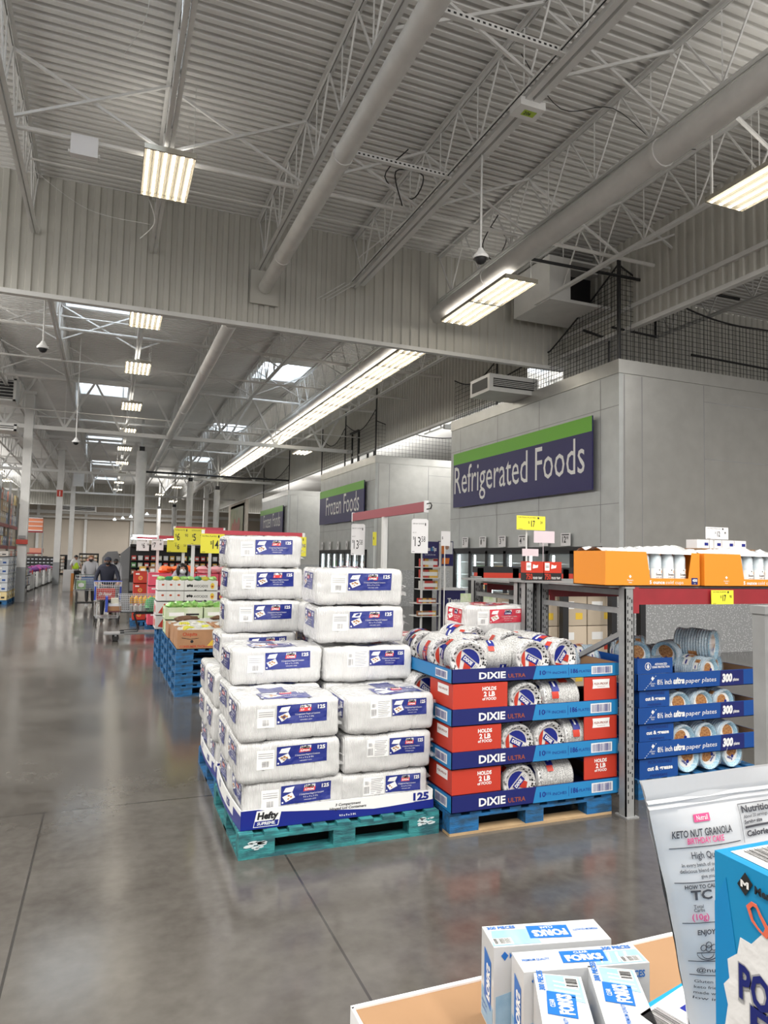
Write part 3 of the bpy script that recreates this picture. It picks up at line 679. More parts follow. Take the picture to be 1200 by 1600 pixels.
net((9.08, 10.7), (9.08, 15.2), lambda s: 7.62-2.6*s*(1-.28*s) if s < .5 else 7.62-2.6*.5*(1-.14)-.3*(s-.5), 5.72, .1, 'black safety net along the left edge of the nearest cooler box')
net((9.08, 15.3), (9.08, 17.6), lambda s: 6.9-.8*math.sin(math.pi*s)*.4, 5.72, .12, 'black safety net at the back left edge of the nearest cooler box')
npole(9.08, 10.68, 5.70, 7.7, 'black net pole at the front corner of the nearest cooler box', .04)
npole(9.08, 15.25, 5.70, 7.3, 'thin pole on the left edge of the nearest cooler box', .02)
net((9.08, 24.0), (9.08, 27.4), lambda s: 7.3-1.0*math.sin(math.pi*s)*.5, 5.6, .14, 'black net above the middle cooler box, nearer span')
net((9.08, 27.6), (9.08, 30.8), lambda s: 7.2-1.0*math.sin(math.pi*s)*.5, 5.6, .14, 'black net above the middle cooler box, farther span')
net((9.08, 24.0), (14, 24.0), lambda s: 6.9-.9*math.sin(math.pi*s)*.5, 5.6, .14, 'black net above the middle cooler box, front edge')
npole(9.08, 23.9, 5.55, 8.1, 'black net pole at the front corner of the middle cooler box'); npole(9.08, 27.5, 5.55, 7.9, 'black net pole midway on the middle cooler box'); npole(9.08, 30.9, 5.55, 7.8, 'black net pole at the back corner of the middle cooler box')
net((9.08, 37.3), (9.08, 43.8), lambda s: 6.8-.9*math.sin(math.pi*s)*.5, 5.4, .2, 'black net above the farthest cooler box')
npole(9.08, 37.2, 5.4, 7.6, 'black net pole on the farthest cooler box corner'); npole(9.08, 43.9, 5.4, 7.4, 'black net pole at the far end of the farthest cooler box')
pipe('cooler_pipe', [(9.6, 11.6, 5.7), (9.6, 11.6, 6.45), (8.95, 11.6, 6.55)], .03, 'black pipe bent over the corner of the nearest cooler box', (), DARKST, 8)
pipe('cooler_pipe', [(9.1, 10.9, 6.42), (10.2, 10.9, 6.38), (10.2, 10.9, 6.9)], .025, 'black pipe seen behind the net, turning upward', (), DARKST, 8)
pipe('cooler_pipe', [(11.2, 10.95, 6.15), (14, 10.95, 6.1)], .025, 'black pipe seen behind the net at the right edge', (), DARKST, 8)
t = thing('equipment_frame', 'black steel frame standing on the middle cooler box', 'frame', (9.5, 27.0, 5.55))
for x, y in ((0, 0), (.7, 0), (0, .8), (.7, .8)): MB().box(x-.04, x+.04, y-.04, y+.04, 0, 1.45).build('leg', DARKST, t)
MB().box(-.1, .8, -.1, .9, 1.45, 1.52).build('top', DARKST, t)

# ================================================================== PALLET RACKS on the right
def holes(m_, x, y, z0, z1, face='y', step=.05, w=.008, h=.025):
    z = z0
    while z < z1:
        if face == 'y': m_.box(x-w/2, x+w/2, y-.001, y, z, z+h)
        z += step
def rack_frame(x, y0, y1, z, label, post=.075):
    t = thing('rack_upright', label, 'rack upright', (x, y0, 0))
    for i, y in enumerate((0, y1-y0)):
        p = MB(); p.box(-post/2, post/2, y, y+.012, 0, z); p.box(-post/2, -post/2+.006, y, y+.07, 0, z); p.box(post/2-.006, post/2, y, y+.07, 0, z)
        p.box(-post/2-.01, post/2+.02, y-.02, y+.1, 0, .01)
        po = p.build('post', RACKG, t)
        s_ = MB(); holes(s_, -.018, y, .1, z-.06); holes(s_, .018, y, .125, z-.06); holes(s_, 0, y, .3, z-.06, step=.15, w=.012, h=.012); s_.build('slots', BLACK, po)
        MB().box(-post/2-.004, post/2+.004, y-.004, y+.08, z, z+.012).build('cap', RACKG, po)
    for zz in (z-.03, z-.16, .45, .15): MB().box(-.02, .02, .07, y1-y0, zz-.02, zz+.02).build('horizontal_brace', RACKG, t)
    MB().bar((0, .07, 1.26), (0, y1-y0, .82), .035, .035).build('diagonal_brace', RACKG, t); MB().bar((0, .07, .45), (0, y1-y0, .78), .035, .035).build('diagonal_brace', RACKG, t)
rack_frame(3.43, 3.93, 4.95, 1.575, 'grey slotted rack upright right of the paper plate trays')
rack_frame(3.49, 5.15, 6.2, 1.58, 'grey slotted rack upright behind, second row of racks')
rack_frame(3.30, 4.98, 5.1, 1.575, 'slim grey rack upright between the two rack rows')
def beam(x0, x1, y, z0, z1, label):
    t = thing('rack_beam', label, 'rack beam', (x0, y, 0)); MB().box(.04, x1-x0-.04, 0, .05, z0, z1).build('beam_bar', RACKR, t)
    for x in (0, x1-x0-.05): MB().box(x, x+.05, -.008, 0, z0-.06, z1+.01).build('end_connector', RACKR, t)
beam(3.46, 6.1, 3.935, 1.462, 1.575, 'dark red rack beam under the orange cup cartons')
beam(3.46, 6.1, 4.93, 1.462, 1.575, 'dark red rack beam at the back of the orange carton shelf')
beam(3.54, 6.2, 6.1, 1.46, 1.56, 'dark red rack beam in the second rack row'); beam(3.54, 6.2, 5.16, 1.46, 1.54, 'dark red rack beam at the front of the second rack row')
tag(MB().box(3.30, 6.1, 3.99, 4.93, 1.577, 1.592).build('shelf_deck', RACKG), 'grey shelf deck under the orange cup cartons', 'shelf')
tag(MB().box(3.25, 6.2, 5.22, 6.1, 1.562, 1.58).build('shelf_deck', RACKG), 'grey shelf deck of the second rack row', 'shelf')
rack_frame(6.14, 3.93, 4.95, 1.575, 'grey slotted rack upright at the far right end')
# near post with bolt
t = thing('rack_post', 'pale grey punched post standing near at the right edge', 'post', (1.962, 1.6, 0))
MB().box(-.036, .05, 0, .045, 0, 1.60).build('post', RACKG, t); MB().box(-.04, .054, -.005, .05, 1.60, 1.625).build('cap', RACKG, t)
m_ = MB(); T = M.Rotation(R(90), 4, 'X')
for k in range(10): m_.lathe([(0, .0012), (.0085, .0012), (.0085, 0)], 14, M.Translation((0, 0, 1.52-k*.075)) @ T)
m_.build('bolt_holes', BLACK, t); m_ = MB(); m_.lathe([(0, .02), (.011, .02), (.011, .006), (.019, .006), (.019, 0)], 6, M.Translation((0, 0, 1.483)) @ T); m_.build('bolt', STEEL, t)

# ---- price cards around the racks
def card(x, y, z, w, h, price, cents, m, label, rz=0, tot=None, pole=None, thick=.004, bars=True):
    f = frame((0, 0, 0), (1, 0, 0), (0, 0, 1)); m_ = MB(); m_.box(0, w, 0, thick, 0, h); m_.cur = 1
    ph = h*.42
    m_.text(f, '$', w*.40 if w > h else w*.08, h*.46, ph*.4, off=.002); m_.text(f, price, w*.50 if w > h else w*.18, h*.24, ph, off=.002, cond=.62, bold=.015)
    m_.text(f, cents, w*.82 if w > h else w*.66, h*.46, ph*.45, off=.002, cond=.7)
    if bars: m_.text(f, 'ULTRA PLATES', w*.06, h*.84, h*.07, w=w*.6, off=.002); m_.patch(f, w*.72, w*.78, h*.80, h*.93, .002); m_.patch(f, w*.05, w*.2, h*.05, h*.07, .002)
    o = m_.build('price_sign', [m, BLACK], loc=(x, y, z), rz=rz); tag(o, label, 'price sign'); return o
card(3.86, 6.07, 2.075, .345, .145, '17', '24', YEL, 'yellow price sign 17.24 above the red napkin cartons')
card(4.175, 3.915, 1.462, .22, .105, '17', '98', YEL, 'yellow price sign 17.98 on the dark red beam')
card(5.26, 4.99, 2.0, .285, .115, '12', '98', CARD, 'white price sign 12.98 above the right orange carton')
for x, y, z, h_ in ((4.0, 6.1, 1.58, .5), (5.38, 5.0, 1.592, .41)):
    tag(MB().box(x-.006, x+.006, y-.0+.0, y+.012, z, z+h_+.02).build('sign_holder', STEEL), 'thin stem holding the '+('yellow' if h_ > .45 else 'white')+' price sign above the shelf', 'sign holder')
for x, y, z, w, h_, l in ((4.02, 6.0, 1.945, .25, .12, 'blank pale card hanging under the yellow 17.24 sign'), (3.43, 5.3, 1.80, .17, .065, 'blank pale card behind the left orange carton'), (4.0, 5.0, 1.80, .25, .09, 'blank whitish card behind the cups, between the cartons')):
    m_ = MB(); m_.box(0, w, 0, .003, 0, h_); m_.box(w*.45, w*.47, .003, .008, -.35, h_); tag(m_.build('blank_card', [PINKC if 'pale' in l else CARD], loc=(x, y, z)), l, 'card')

# ---- orange cup cartons
FILMW = mat('bunched_clear_film', (0.80, 0.81, 0.82), 0.35, coat=1.0, cbump=1.0, bump=0.9, bs=18)
SLEEVE = mat('wrapped_paper_cups', (0.74, 0.78, 0.80), 0.4, coat=0.9, cbump=1.0, col2=(0.55, 0.66, 0.72), vs=14)
BADGE = mat('orange_badge', (0.85, 0.35, 0.04), 0.5)
def cup_carton(x, y, z, label):
    W_, D_, H_ = .865, .36, .245
    t = thing('cup_carton', label, 'carton', (x, y, z)); f = frame((0, 0, 0), (1, 0, 0), (0, 0, 1))
    m_ = MB(); lo = .056
    pts = [(0, 0), (W_, 0), (W_, H_), (W_*.915, H_), (W_*.875, lo), (W_*.46, lo), (W_*.42, H_), (0, H_)]
    for a, b_ in ((0, .006),):
        # front sheet in convex pieces
        m_.slab(f, [(0, 0), (W_, 0), (W_, lo), (0, lo)], -.006, 0); m_.slab(f, [(0, lo), (W_*.46, lo), (W_*.42, H_), (0, H_)], -.006, 0); m_.slab(f, [(W_*.875, lo), (W_, lo), (W_, H_), (W_*.915, H_)], -.006, 0)
    m_.box(0, .006, .006, D_, 0, H_); m_.box(W_-.006, W_, .006, D_, 0, H_); m_.box(0, W_, D_-.006, D_, 0, H_); m_.box(0, W_, 0, D_, 0, .006)
    m_.build('carton_body', ORANGE, t)
    m_ = MB(); m_.text(f, '5 ounce', W_*.45, .016, .024, w=.14, off=.002, bold=.03); m_.text(f, 'cold cups', W_*.45+.15, .016, .024, w=.165, off=.002)
    m_.slab(f, [(W_*.25, .055), (W_*.25+.012, .067), (W_*.25, .079), (W_*.25-.012, .067)], .001, .002); m_.text(f, "Member's", W_*.25, .036, .011, off=.002, align='C'); m_.text(f, 'Mark', W_*.25, .02, .011, off=.002, align='C')
    m_.cur = 1; m_.patch(f, W_*.905, W_*.975, .012, .062, .001); m_.cur = 0; m_.text(f, '450', W_*.94, .034, .018, w=.046, off=.003, align='C', bold=.04); m_.text(f, 'cups', W_*.94, .018, .008, off=.003, align='C')
    m_.build('printing', [WHITE, NAVYC], t)
    # sleeves of cups inside, seen through the cut-out
    for i in range(4):
        s_ = MB(); xx = W_*.40+.114*i+.045
        prof = [(.001, 0), (.049, 0), (.050, .10), (.048, .2), (.030, .235), (.001, .245)]
        s_.lathe(prof, 14, M.Translation((xx, .075, .012))); s_.cur = 1
        ff = lambda u, v, off, xx=xx: V((xx+(.0505+off)*math.sin(u/.05), .075-(.0505+off)*math.cos(u/.05), .012+v))
        s_.patch(ff, -.06, .06, .02, .115, .001, 8, 1); s_.cur = 2; s_.text(ff, '5ounce', -.026, .065, .016, w=.05, off=.002, bold=.02); s_.text(ff, 'cold cups', -.026, .048, .009, w=.05, off=.002)
        s_.slab(ff, [(0, .098), (.005, .104), (0, .110), (-.005, .104)], .001, .002)
        s_.cur = 3; s_.slab(ff, [(.033+.012*math.cos(a*.7), .092+.012*math.sin(a*.7)) for a in range(9)], .001, .002)
        o = s_.build('cup_sleeve', [SLEEVE, WHITE, BLACK, BADGE], None, True, (x, y, z)); tag(o, f'wrapped sleeve of paper cups, {ORD[i]} from the left inside the {"left" if x < 4 else "right"} orange carton', 'cup sleeve', 'cup sleeves in the orange cartons')
    # bunched film above
    s_ = MB(); nx, ny = 26, 8; vs = []
    for j in range(ny+1):
        for i in range(nx+1):
            px, py = W_*i/nx, .012+(D_-.03)*j/ny; e = 1-(2*abs(j/ny-.5))**3
            vs.append((px, py, H_-.012+e*(.028+.045*noise.noise(V((px*13+x*7, py*13, z))) + (.02 if i > nx*.4 else 0))))
    s_.raw(vs, [(j*(nx+1)+i, j*(nx+1)+i+1, (j+1)*(nx+1)+i+1, (j+1)*(nx+1)+i) for j in range(ny) for i in range(nx)])
    s_.build('bunched_film', FILMW, t, False)
cup_carton(3.235, 3.95, 1.593, 'orange carton of cold cups with film on top, left one')
cup_carton(4.125, 3.93, 1.593, 'orange carton of cold cups with film on top, right one')
for i in range(4):
    m_ = MB(); m_.box(0, .16, 0, .14, 0, .09); m_.cur = 1; f = frame((0, 0, 0), (1, 0, 0), (0, 0, 1)); m_.patch(f, .02, .09, .015, .07, .001); m_.cur = 2; m_.patch(f, .10, .15, .03, .06, .001)
    tag(m_.build('small_carton', [CARD, WHITE, DBLUE], loc=(5.52+i*.17, 5.35, 1.92)), f'small whitish carton behind the right orange carton, {ORD[i]} from the left', 'carton', 'small whitish cartons at the right edge')
tag(MB().box(5.48, 6.2, 5.25, 5.6, 1.58, 1.92).build('stock_box', KRAFT), 'brown stock box under the small whitish cartons', 'box')
# red 750 napkin cartons
for i in range(2):
    m_ = MB(); f = frame((0, 0, 0), (1, 0, 0), (0, 0, 1)); m_.box(0, .178, 0, .07, .065, .16); m_.cur = 1; m_.box(0, .178, 0, .07, 0, .065)
    m_.cur = 2; m_.patch(f, .008, .055, .085, .15, .001); m_.slab(f, [(.07, .10), (.12, .108), (.125, .132), (.105, .127), (.075, .136)], .001, .002); m_.text(f, 'FOOD TRAY', .075, .012, .018, w=.09, off=.002, bold=.02)
    m_.cur = 3; m_.text(f, '750', .006, .010, .045, w=.062, off=.002, bold=.03); m_.cur = 1; m_.patch(f, .015, .048, .11, .114, .002); m_.patch(f, .015, .048, .12, .124, .002)
    tag(m_.build('napkin_carton', [REDC, BLACK, WHITE, REDC], loc=(3.262+i*.184, 4.99, 1.593)), 'red and black carton marked 750, '+('left' if i == 0 else 'right')+' of the pair beside the orange carton', 'carton', 'pair of red 750 cartons')
tag(MB().box(3.24, 3.64, 4.97, 5.22, 1.575, 1.592).build('shelf_board', RACKG), 'short shelf board under the red 750 cartons', 'shelf')
# ================================================================== PALLETS
def pallet(x, y, w, d, m, label, loc_z=0.0, parts=True, front=None, group=None):
    """block pallet: boards along y on stringer boards along x"""
    t = thing('wooden_pallet', label, 'pallet', (x, y, loc_z), 0, group)
    rd = random.Random(int(x*100+y*37)); H_ = .142
    nb = 9; bw = .085; one = MB()
    tops = []; blocks = []; bots = []
    for i in range(nb):
        cx = bw/2+(w-bw)*i/(nb-1); tops.append((cx-bw/2, cx+bw/2, rd.uniform(0, .012), d-rd.uniform(0, .012), H_-.020, H_))
    for yy in (0, d/2-.05, d-.1):
        tops.append((0, w, yy, yy+.1, H_-.038, H_-.0205))
        for j, (a, b_) in enumerate(((0, .21), (w/2-.07, w/2+.07), (w-.21, w))): blocks.append((a, b_, yy, yy+.1, .0185, H_-.0385))
    for yy in (0, d/2-.05, d-.1): bots.append((0, w, yy, yy+.1, 0, .018))
    for xx in (0, w-.1): bots.append((xx, xx+.1, .101, d-.101, 0, .018))
    if parts:
        for nm, L_ in (('deck_board', tops), ('block', blocks), ('bottom_board', bots)):
            for k, b_ in enumerate(L_):
                mm = front if (front and nm == 'bottom_board' and k == 0) else m
                MB().box(*b_).build(nm, mm, t)
    else:
        for nm, L_ in (('deck_boards', tops), ('blocks', blocks), ('bottom_boards', bots)):
            mb = MB(); [mb.box(*b_) for b_ in L_]; mb.build(nm, m, t)
    return t
p = pallet(.775, 4.12, 1.28, 1.0, TEALW, 'worn teal pallet in front, carrying the white container packs')
f = frame((.775, 4.12, 0), (1, 0, 0), (0, 0, 1))
m_ = MB(); rd = random.Random(5)
for cx, cz, n in ((.09, .075, 12), (1.18, .085, 12)):
    for k in range(n):
        ox, oz = cx+rd.uniform(-.035, .05), cz+rd.uniform(-.022, .022); q = rd.uniform(.008, .022)
        m_.slab(lambda u, v, off: V((u, -off, v)), [(ox+q*1.5*math.cos(a*.7), oz+q*.45*math.sin(a*.7+.3)) for a in range(9)], .0005, .001)
m_.build('chipped_paint', CHIP, p)
pallet(.79, 5.15, 1.28, 1.0, BLUEW, 'blue pallet behind the teal one, left end showing')
pallet(2.09, 4.04, 1.27, 1.0, BLUEW, 'worn blue pallet with a bare pine front board under the plate trays', front=BAREW)
pallet(3.74, 4.2, 1.22, 1.0, BLUEW, 'blue pallet under the blue plate trays behind the rack upright')
pallet(2.12, 5.12, 1.22, .95, BLUEW, 'blue pallet under the red-labelled packs')

# ================================================================== WRAPPED PACKS OF FOAM CONTAINERS
def pillow(W_, D_, H_, r, seed, amp=.011):
    a, b_, c = W_/2, D_/2, H_/2
    def surf(p, off=0.0):
        p = V(p); q = V((max(-a+r, min(a-r, p.x)), max(-b_+r, min(b_-r, p.y)), max(-c+r, min(c-r, p.z))))
        n = p-q
        if n.length < 1e-6: n = V((0, 0, 1))
        n.normalize(); s_ = q+n*r
        # slight overall bulge plus wrinkles
        k = noise.noise(V((s_.x*5+seed*3.3, s_.y*5, s_.z*6)))*amp + noise.noise(V((s_.x*19, s_.y*19+seed, s_.z*23)))*amp*.35
        for gx in (-.27, -.02, .24):
            k -= .0055*math.exp(-((s_.x-(gx+.03*math.sin(seed+gx*9))*W_-.012*math.sin(s_.z*14+seed))/.0075)**2)*(0 if off else 1)
        s_ = s_ + n*(k+off); s_.z += c
        return s_
    faces = {'front': lambda u, v, off: surf((u-a, -b_, v-c), off), 'back': lambda u, v, off: surf((a-u, b_, v-c), off),
             'left': lambda u, v, off: surf((-a, b_-u, v-c), off), 'right': lambda u, v, off: surf((a, -b_+u, v-c), off),
             'top': lambda u, v, off: surf((u-a, v-b_, c), off), 'bottom': lambda u, v, off: surf((u-a, b_-v, -c), off)}
    return faces
def ncut(L_, r, n):
    return [L_*(.0) + L_*i/n for i in range(n+1)]
def body(fc, W_, D_, H_, n=(56, 18, 16)):
    m_ = MB()
    for k, (lu, lv) in (('front', (W_, H_)), ('back', (W_, H_)), ('left', (D_, H_)), ('right', (D_, H_)), ('top', (W_, D_)), ('bottom', (W_, D_))):
        nu = {W_: n[0], D_: n[1]}.get(lu, n[1]); nv = n[2] if k not in ('top', 'bottom') else n[1]
        m_.patch(fc[k], 0, lu, 0, lv, 0, nu, nv)
    return m_
LMATS = [LBL, LOGO, WHITE, WHITE, FOOD, GREY, BLACK]
LMATR = [LRED, DBLUE, WHITE, WHITE, FOOD, GREY, BLACK]
def label_print(m_, f, u0, v0, w, h, slant=0.0, big=True, red=False):
    """blue film label with open tray picture, red badge, count and small print"""
    g = lambda u, v, off: f(u0+u, v0+v+slant*u, off)
    m_.cur = 0; m_.patch(g, 0, w, 0, h, .0015, 14, 5)
    # tray picture: lid and base
    m_.cur = 2; c = h*.50
    m_.slab(g, [(c*.15, h*.42), (c*.55, h*.14), (c*1.55, h*.34), (c*1.25, h*.62)], .0022, .003)
    m_.cur = 3; m_.slab(g, [(c*.25, h*.66), (c*1.25, h*.64), (c*1.5, h*.92), (c*.5, h*.88)], .0022, .003)
    m_.cur = 4
    for dx, dy, r in ((.55, .40, .16), (.85, .46, .15), (1.1, .40, .15), (.8, .30, .13)):
        m_.slab(g, [(c*dx+c*r*math.cos(a), h*dy+c*r*.7*math.sin(a)) for a in [i*1.05 for i in range(6)]], .003, .0042)
    x = w*.44
    m_.cur = 1; m_.slab(g, [(x, h*.60), (x+w*.23, h*.60), (x+w*.245, h*.80), (x+w*.015, h*.80)], .002, .003); m_.cur = 3; m_.slab(g, [(x+w*.015, h*.80), (x+w*.235, h*.80), (x+w*.24, h*.94), (x+w*.03, h*.94)], .002, .0025)
    m_.cur = 6; m_.text(g, 'Hefty', x+w*.125, h*.79, h*.15, w=w*.185, off=.0045, align='C', bold=.04, shear=.1); m_.cur = 3; m_.text(g, 'SUPREME', x+w*.12, h*.64, h*.10, w=w*.19, off=.0045, align='C', bold=.03)
    m_.text(g, '125', w*.96, h*.70, h*.19, w=w*.15, off=.0035, align='R', bold=.04)
    m_.text(g, '3 Compartment Hinged Lid Containers', w*.36, h*.42, h*.085, w=w*.50, off=.003); m_.text(g, '9.5 x 9 x 3 IN.', w*.44, h*.27, h*.075, w=w*.3, off=.003); m_.text(g, 'HINGED LIDS', w*.46, h*.13, h*.05, w=w*.24, off=.003)
    m_.slab(g, [(w*.035+h*.05*math.cos(a), h*.12+h*.05*math.sin(a)) for a in [i*.9 for i in range(7)]], .002, .0028)
def info_print(m_, f, u0, v0, w, h, small=False):
    g = lambda u, v, off: f(u0+u, v0+v, off)
    m_.cur = 3; m_.patch(g, 0, w, 0, h, .0012, 6, 4); m_.cur = 5
    if small:
        for k in range(3): m_.patch(g, w*.08, w*.92, h*(.80-.11*k), h*(.83-.11*k), .002, 3, 1)
        m_.bars(g, w*.3, w*.7, h*.12, h*.42, .002, 10, 3)
    else:
        for k in range(9): m_.patch(g, w*.36, w*(.95-.06*(k % 3)), h*(.88-.10*k), h*(.91-.10*k), .002, 3, 1)
        m_.bars(g, w*.04, w*.30, h*.10, h*.50, .002, 10, 3); m_.bars(g, w*.08, w*.28, h*.6, h*.8, .002, 5, 6)
def pack_proto(seed, kind, red=False, W_=.62, D_=.45, H_=.25):
    t = thing('container_pack', 'white wrapped foam container pack', 'container pack')
    fc = pillow(W_, D_, H_, .035, seed); mats = LMATR if red else LMATS
    body(fc, W_, D_, H_).build('wrapped_stack', FOAM, t, True)
    m_ = MB()
    if kind == 'A': label_print(m_, fc['front'], W_*.36, H_*.40, W_*.50, H_*.46, .02); info_print(m_, fc['front'], W_*.17, H_*.34, W_*.17, H_*.46, True)
    else: label_print(m_, fc['front'], W_*.50, H_*.44, W_*.40, H_*.44, -.01); info_print(m_, fc['front'], W_*.25, H_*.42, W_*.235, H_*.46)
    m_.build('front_label', mats, t)
    m_ = MB(); u0, w = (.22, .34) if kind == 'A' else (.36, .36); label_print(m_, fc['top'], W_*u0, D_*.10, W_*w*1.5, D_*.42); m_.cur = 0; m_.patch(fc['top'], W_*u0*1.3, W_*(u0+w), D_*.55, D_*.92, .0015, 8, 6); m_.build('top_label', mats, t)
    m_ = MB(); label_print(m_, fc['left'], D_*.18, H_*.42, D_*.62, H_*.46, -.03); m_.build('side_label', mats, t)
    # film gathered and sealed at one end
    rd = random.Random(seed); m_ = MB(); n = 12
    for k in range(3):
        zc = H_*(.3+.2*k); L_ = .03+.06*rd.random(); sx = 1
        base = [V((W_/2-.012, -D_/2+D_*i/n, zc+.03*math.sin(i*1.3+k))) for i in range(n+1)]
        tip = [V((W_/2+L_*(.3+.9*abs(noise.noise(V((i*.7, k, seed))))), -D_/2+D_*i/n, zc+.05*noise.noise(V((i*.9, k*3, seed))))) for i in range(n+1)]
        for i in range(n): m_.quad(base[i], base[i+1], tip[i+1], tip[i])
    m_.build('film_seal', FILM, t)
    return t
PK = {}
PKINFO = {}
def pack(x, y, z, kind, seed, label, group, rz=0.0, red=False, tilt=(0, 0), sz=(.62, .45, .25)):
    """x,y = front left bottom corner"""
    key = (kind, seed, red, sz)
    if key not in PK: t = PK[key] = pack_proto(seed, kind, red, *sz)
    else: t = dup(PK[key])
    t['label'] = label; t['group'] = group; t.location = (x+sz[0]/2, y+sz[1]/2, z); t.rotation_euler = (tilt[0], tilt[1], rz)
    return t
G1, G2 = 'blue-labelled packs on the teal front pallet', 'blue-labelled packs on the second pallet'
ZT = .150
lay = [(.155, '1'), (.395, '2'), (.640, '3')]
names = ['bottom layer in the tray', 'second layer', 'third layer']
for i, (z, _) in enumerate(lay):
    dx = (-.0, .0, -.025)[i]; zz = z
    pack(.795+(0.015 if i == 0 else -.02 if i == 1 else -.03), 4.215-(.0 if i == 0 else .015), zz, 'A', 1+i, f'white foam container pack at front left, {names[i]}', G1, R((0, -.6, .5)[i]), sz=(.63, .44, .243))
    pack(1.425+(-.01 if i == 0 else .01 if i == 1 else .02), 4.225-(.0 if i == 0 else .015), zz-.005, 'B', 5+i, f'white foam container pack at front right, {names[i]}', G1, R((.4, -.8, .6)[i]), sz=(.61, .44, .238))
    pack(.80-(.02 if i else 0), 4.675, zz, 'A', 2+i % 2, f'white foam container pack at left, behind the front one, {names[i]}', G1, R(.6*(i-1)), sz=(.63, .43, .243))
    pack(1.44, 4.675, zz, 'B', 6, f'white foam container pack behind the front right one, {names[i]}', G1, 0, sz=(.61, .43, .238))
pack(.79, 4.70, .887, 'A', 4, 'white foam container pack at left on the fourth layer, top face showing', G1, R(1.0), sz=(.63, .45, .245))
pack(1.435, 4.66, .885, 'B', 7, 'white foam container pack at right on the fourth layer', G1, R(-2.0), sz=(.66, .46, .245))
pack(1.385, 4.68, 1.150, 'A', 8, 'white foam container pack at right, one below the top of the shorter stack', G1, R(-2.2), sz=(.65, .45, .258))
pack(1.365, 4.68, 1.415, 'A', 9, 'white foam container pack topping the shorter right-hand stack', G1, R(-2.6), tilt=(0, R(.6)), sz=(.65, .45, .262))
# second pallet
for i in range(3):
    z = .155+.243*i
    pack(.80-.035*(i > 0), 5.2, z, 'A', 3, f'white foam container pack on the second pallet, left side front, {names[i].split(",")[0]}', G2, R(i-1), sz=(.63, .44, .243))
    pack(.80-.03*(i > 0), 5.68, z, 'A', 2, f'white foam container pack on the second pallet, far left, {names[i].split(",")[0]}', G2, R(.5-i), sz=(.63, .44, .243))
    pack(1.45, 5.68, z, 'B', 6, f'white foam container pack on the second pallet, right side, {names[i].split(",")[0]}', G2, 0, sz=(.61, .43, .243))
us = [(.885, 'under the tall stack, fourth layer'), (1.135, 'third from the top of the tallest stack'), (1.398, 'second from the top of the tallest stack'), (1.660, 'topmost of the tallest stack at left')]
for i, (z, l) in enumerate(us):
    pack((.86, .90, .905, .885)[i], 5.62, z, 'A', (1, 10, 11, 12)[i], f'white foam container pack, {l}', G2, R((.5, -1.0, .6, 1.0)[i]), sz=(.615, .45, .258 if i else .245))
pack(1.56, 5.55, 1.135-.24, 'B', 6, 'white foam container pack behind the gap between the two stacks, lower', G2, R(3), sz=(.61, .43, .243))
pack(1.50, 5.50, 1.14, 'A', 3, 'white foam container pack behind the gap between the two stacks, upper', G2, R(-8), sz=(.63, .44, .243))

# printed tray under the packs
def foam_tray(x, y, w, d, z, label):
    t = thing('printed_tray', label, 'cardboard tray', (x, y, z)); f = frame((0, 0, 0), (1, 0, 0), (0, 0, 1)); h = .115
    m_ = MB(); m_.box(0, w, 0, d, 0, .006); m_.box(0, w, 0, .006, 0, h); m_.box(0, w, d-.006, d, 0, h); m_.box(w-.006, w, 0, d, 0, h)
    n = 10
    for i in range(n):   # bowed left wall
        a, b_ = d*i/n, d*(i+1)/n; A, B = -.02*math.sin(math.pi*i/n), -.02*math.sin(math.pi*(i+1)/n)
        m_.raw([(A, a, 0), (A, a, h), (B, b_, h), (B, b_, 0), (A+.006, a, 0), (A+.006, a, h), (B+.006, b_, h), (B+.006, b_, 0)], [(0, 1, 2, 3), (7, 6, 5, 4), (1, 5, 6, 2)])
    m_.build('tray_board', WHITE, t)
    m_ = MB()
    pts = []
    for i in range(13):
        s_ = i/12; v = h*(.98 if s_ < .16 else max(.34, .80-.9*(s_-.16)) if s_ < .7 else .34+(s_-.7)*.5)
        pts.append((w*s_, v))
    for (u0, v0), (u1, v1) in zip(pts, pts[1:]): m_.slab(f, [(u0, .002), (u1, .002), (u1, v1), (u0, v0)], .0005, .001)
    m_.cur = 1
    m_.slab(f, [(.075, .012), (.225, .012), (.245, .105), (.095, .105)], .001, .0016); m_.cur = 0
    m_.slab(f, [(.079, .016), (.221, .016), (.227, .046), (.085, .046)], .0016, .002)
    m_.cur = 2; m_.text(f, 'Hefty', .160, .058, .036, w=.125, off=.003, align='C', bold=.05, shear=.15); m_.cur = 1; m_.text(f, 'SUPREME.', .152, .024, .016, w=.11, off=.003, align='C', bold=.03, shear=.15)
    m_.cur = 2; m_.text(f, '3 Compartment', w*.53, .082, .015, w=.165, off=.0015, align='C', bold=.02, shear=.2); m_.text(f, 'Hinged Lid Containers', w*.53, .060, .015, w=.24, off=.0015, align='C', bold=.02, shear=.2)
    m_.cur = 1; m_.text(f, '9.5 x 9 x 3 IN.', w*.53, .018, .011, w=.11, off=.0015, align='C', bold=.02)
    m_.cur = 0; m_.text(f, '125', w-.09, .062, .042, w=.11, off=.0016, align='C', bold=.05); m_.text(f, 'HINGED LIDS', w-.09, .048, .008, w=.10, off=.0016, align='C')
    fl = lambda u, v, off: V((-.02*math.sin(math.pi*(1-u/d))-off, d-u, v)); m_.cur = 0; m_.patch(fl, 0, d, 0, .028, .001, 12, 1); m_.patch(fl, d*.80, d, 0, .085, .0012, 6, 1)
    m_.text(fl, '125', .22, .056, .04, off=.002, bold=.04); m_.cur = 0; m_.text(fl, '125', d*.60, .05, .04, w=.09, off=.0025, bold=.04)
    m_.build('printing', [DBLUE, WHITE, BLACK], t)
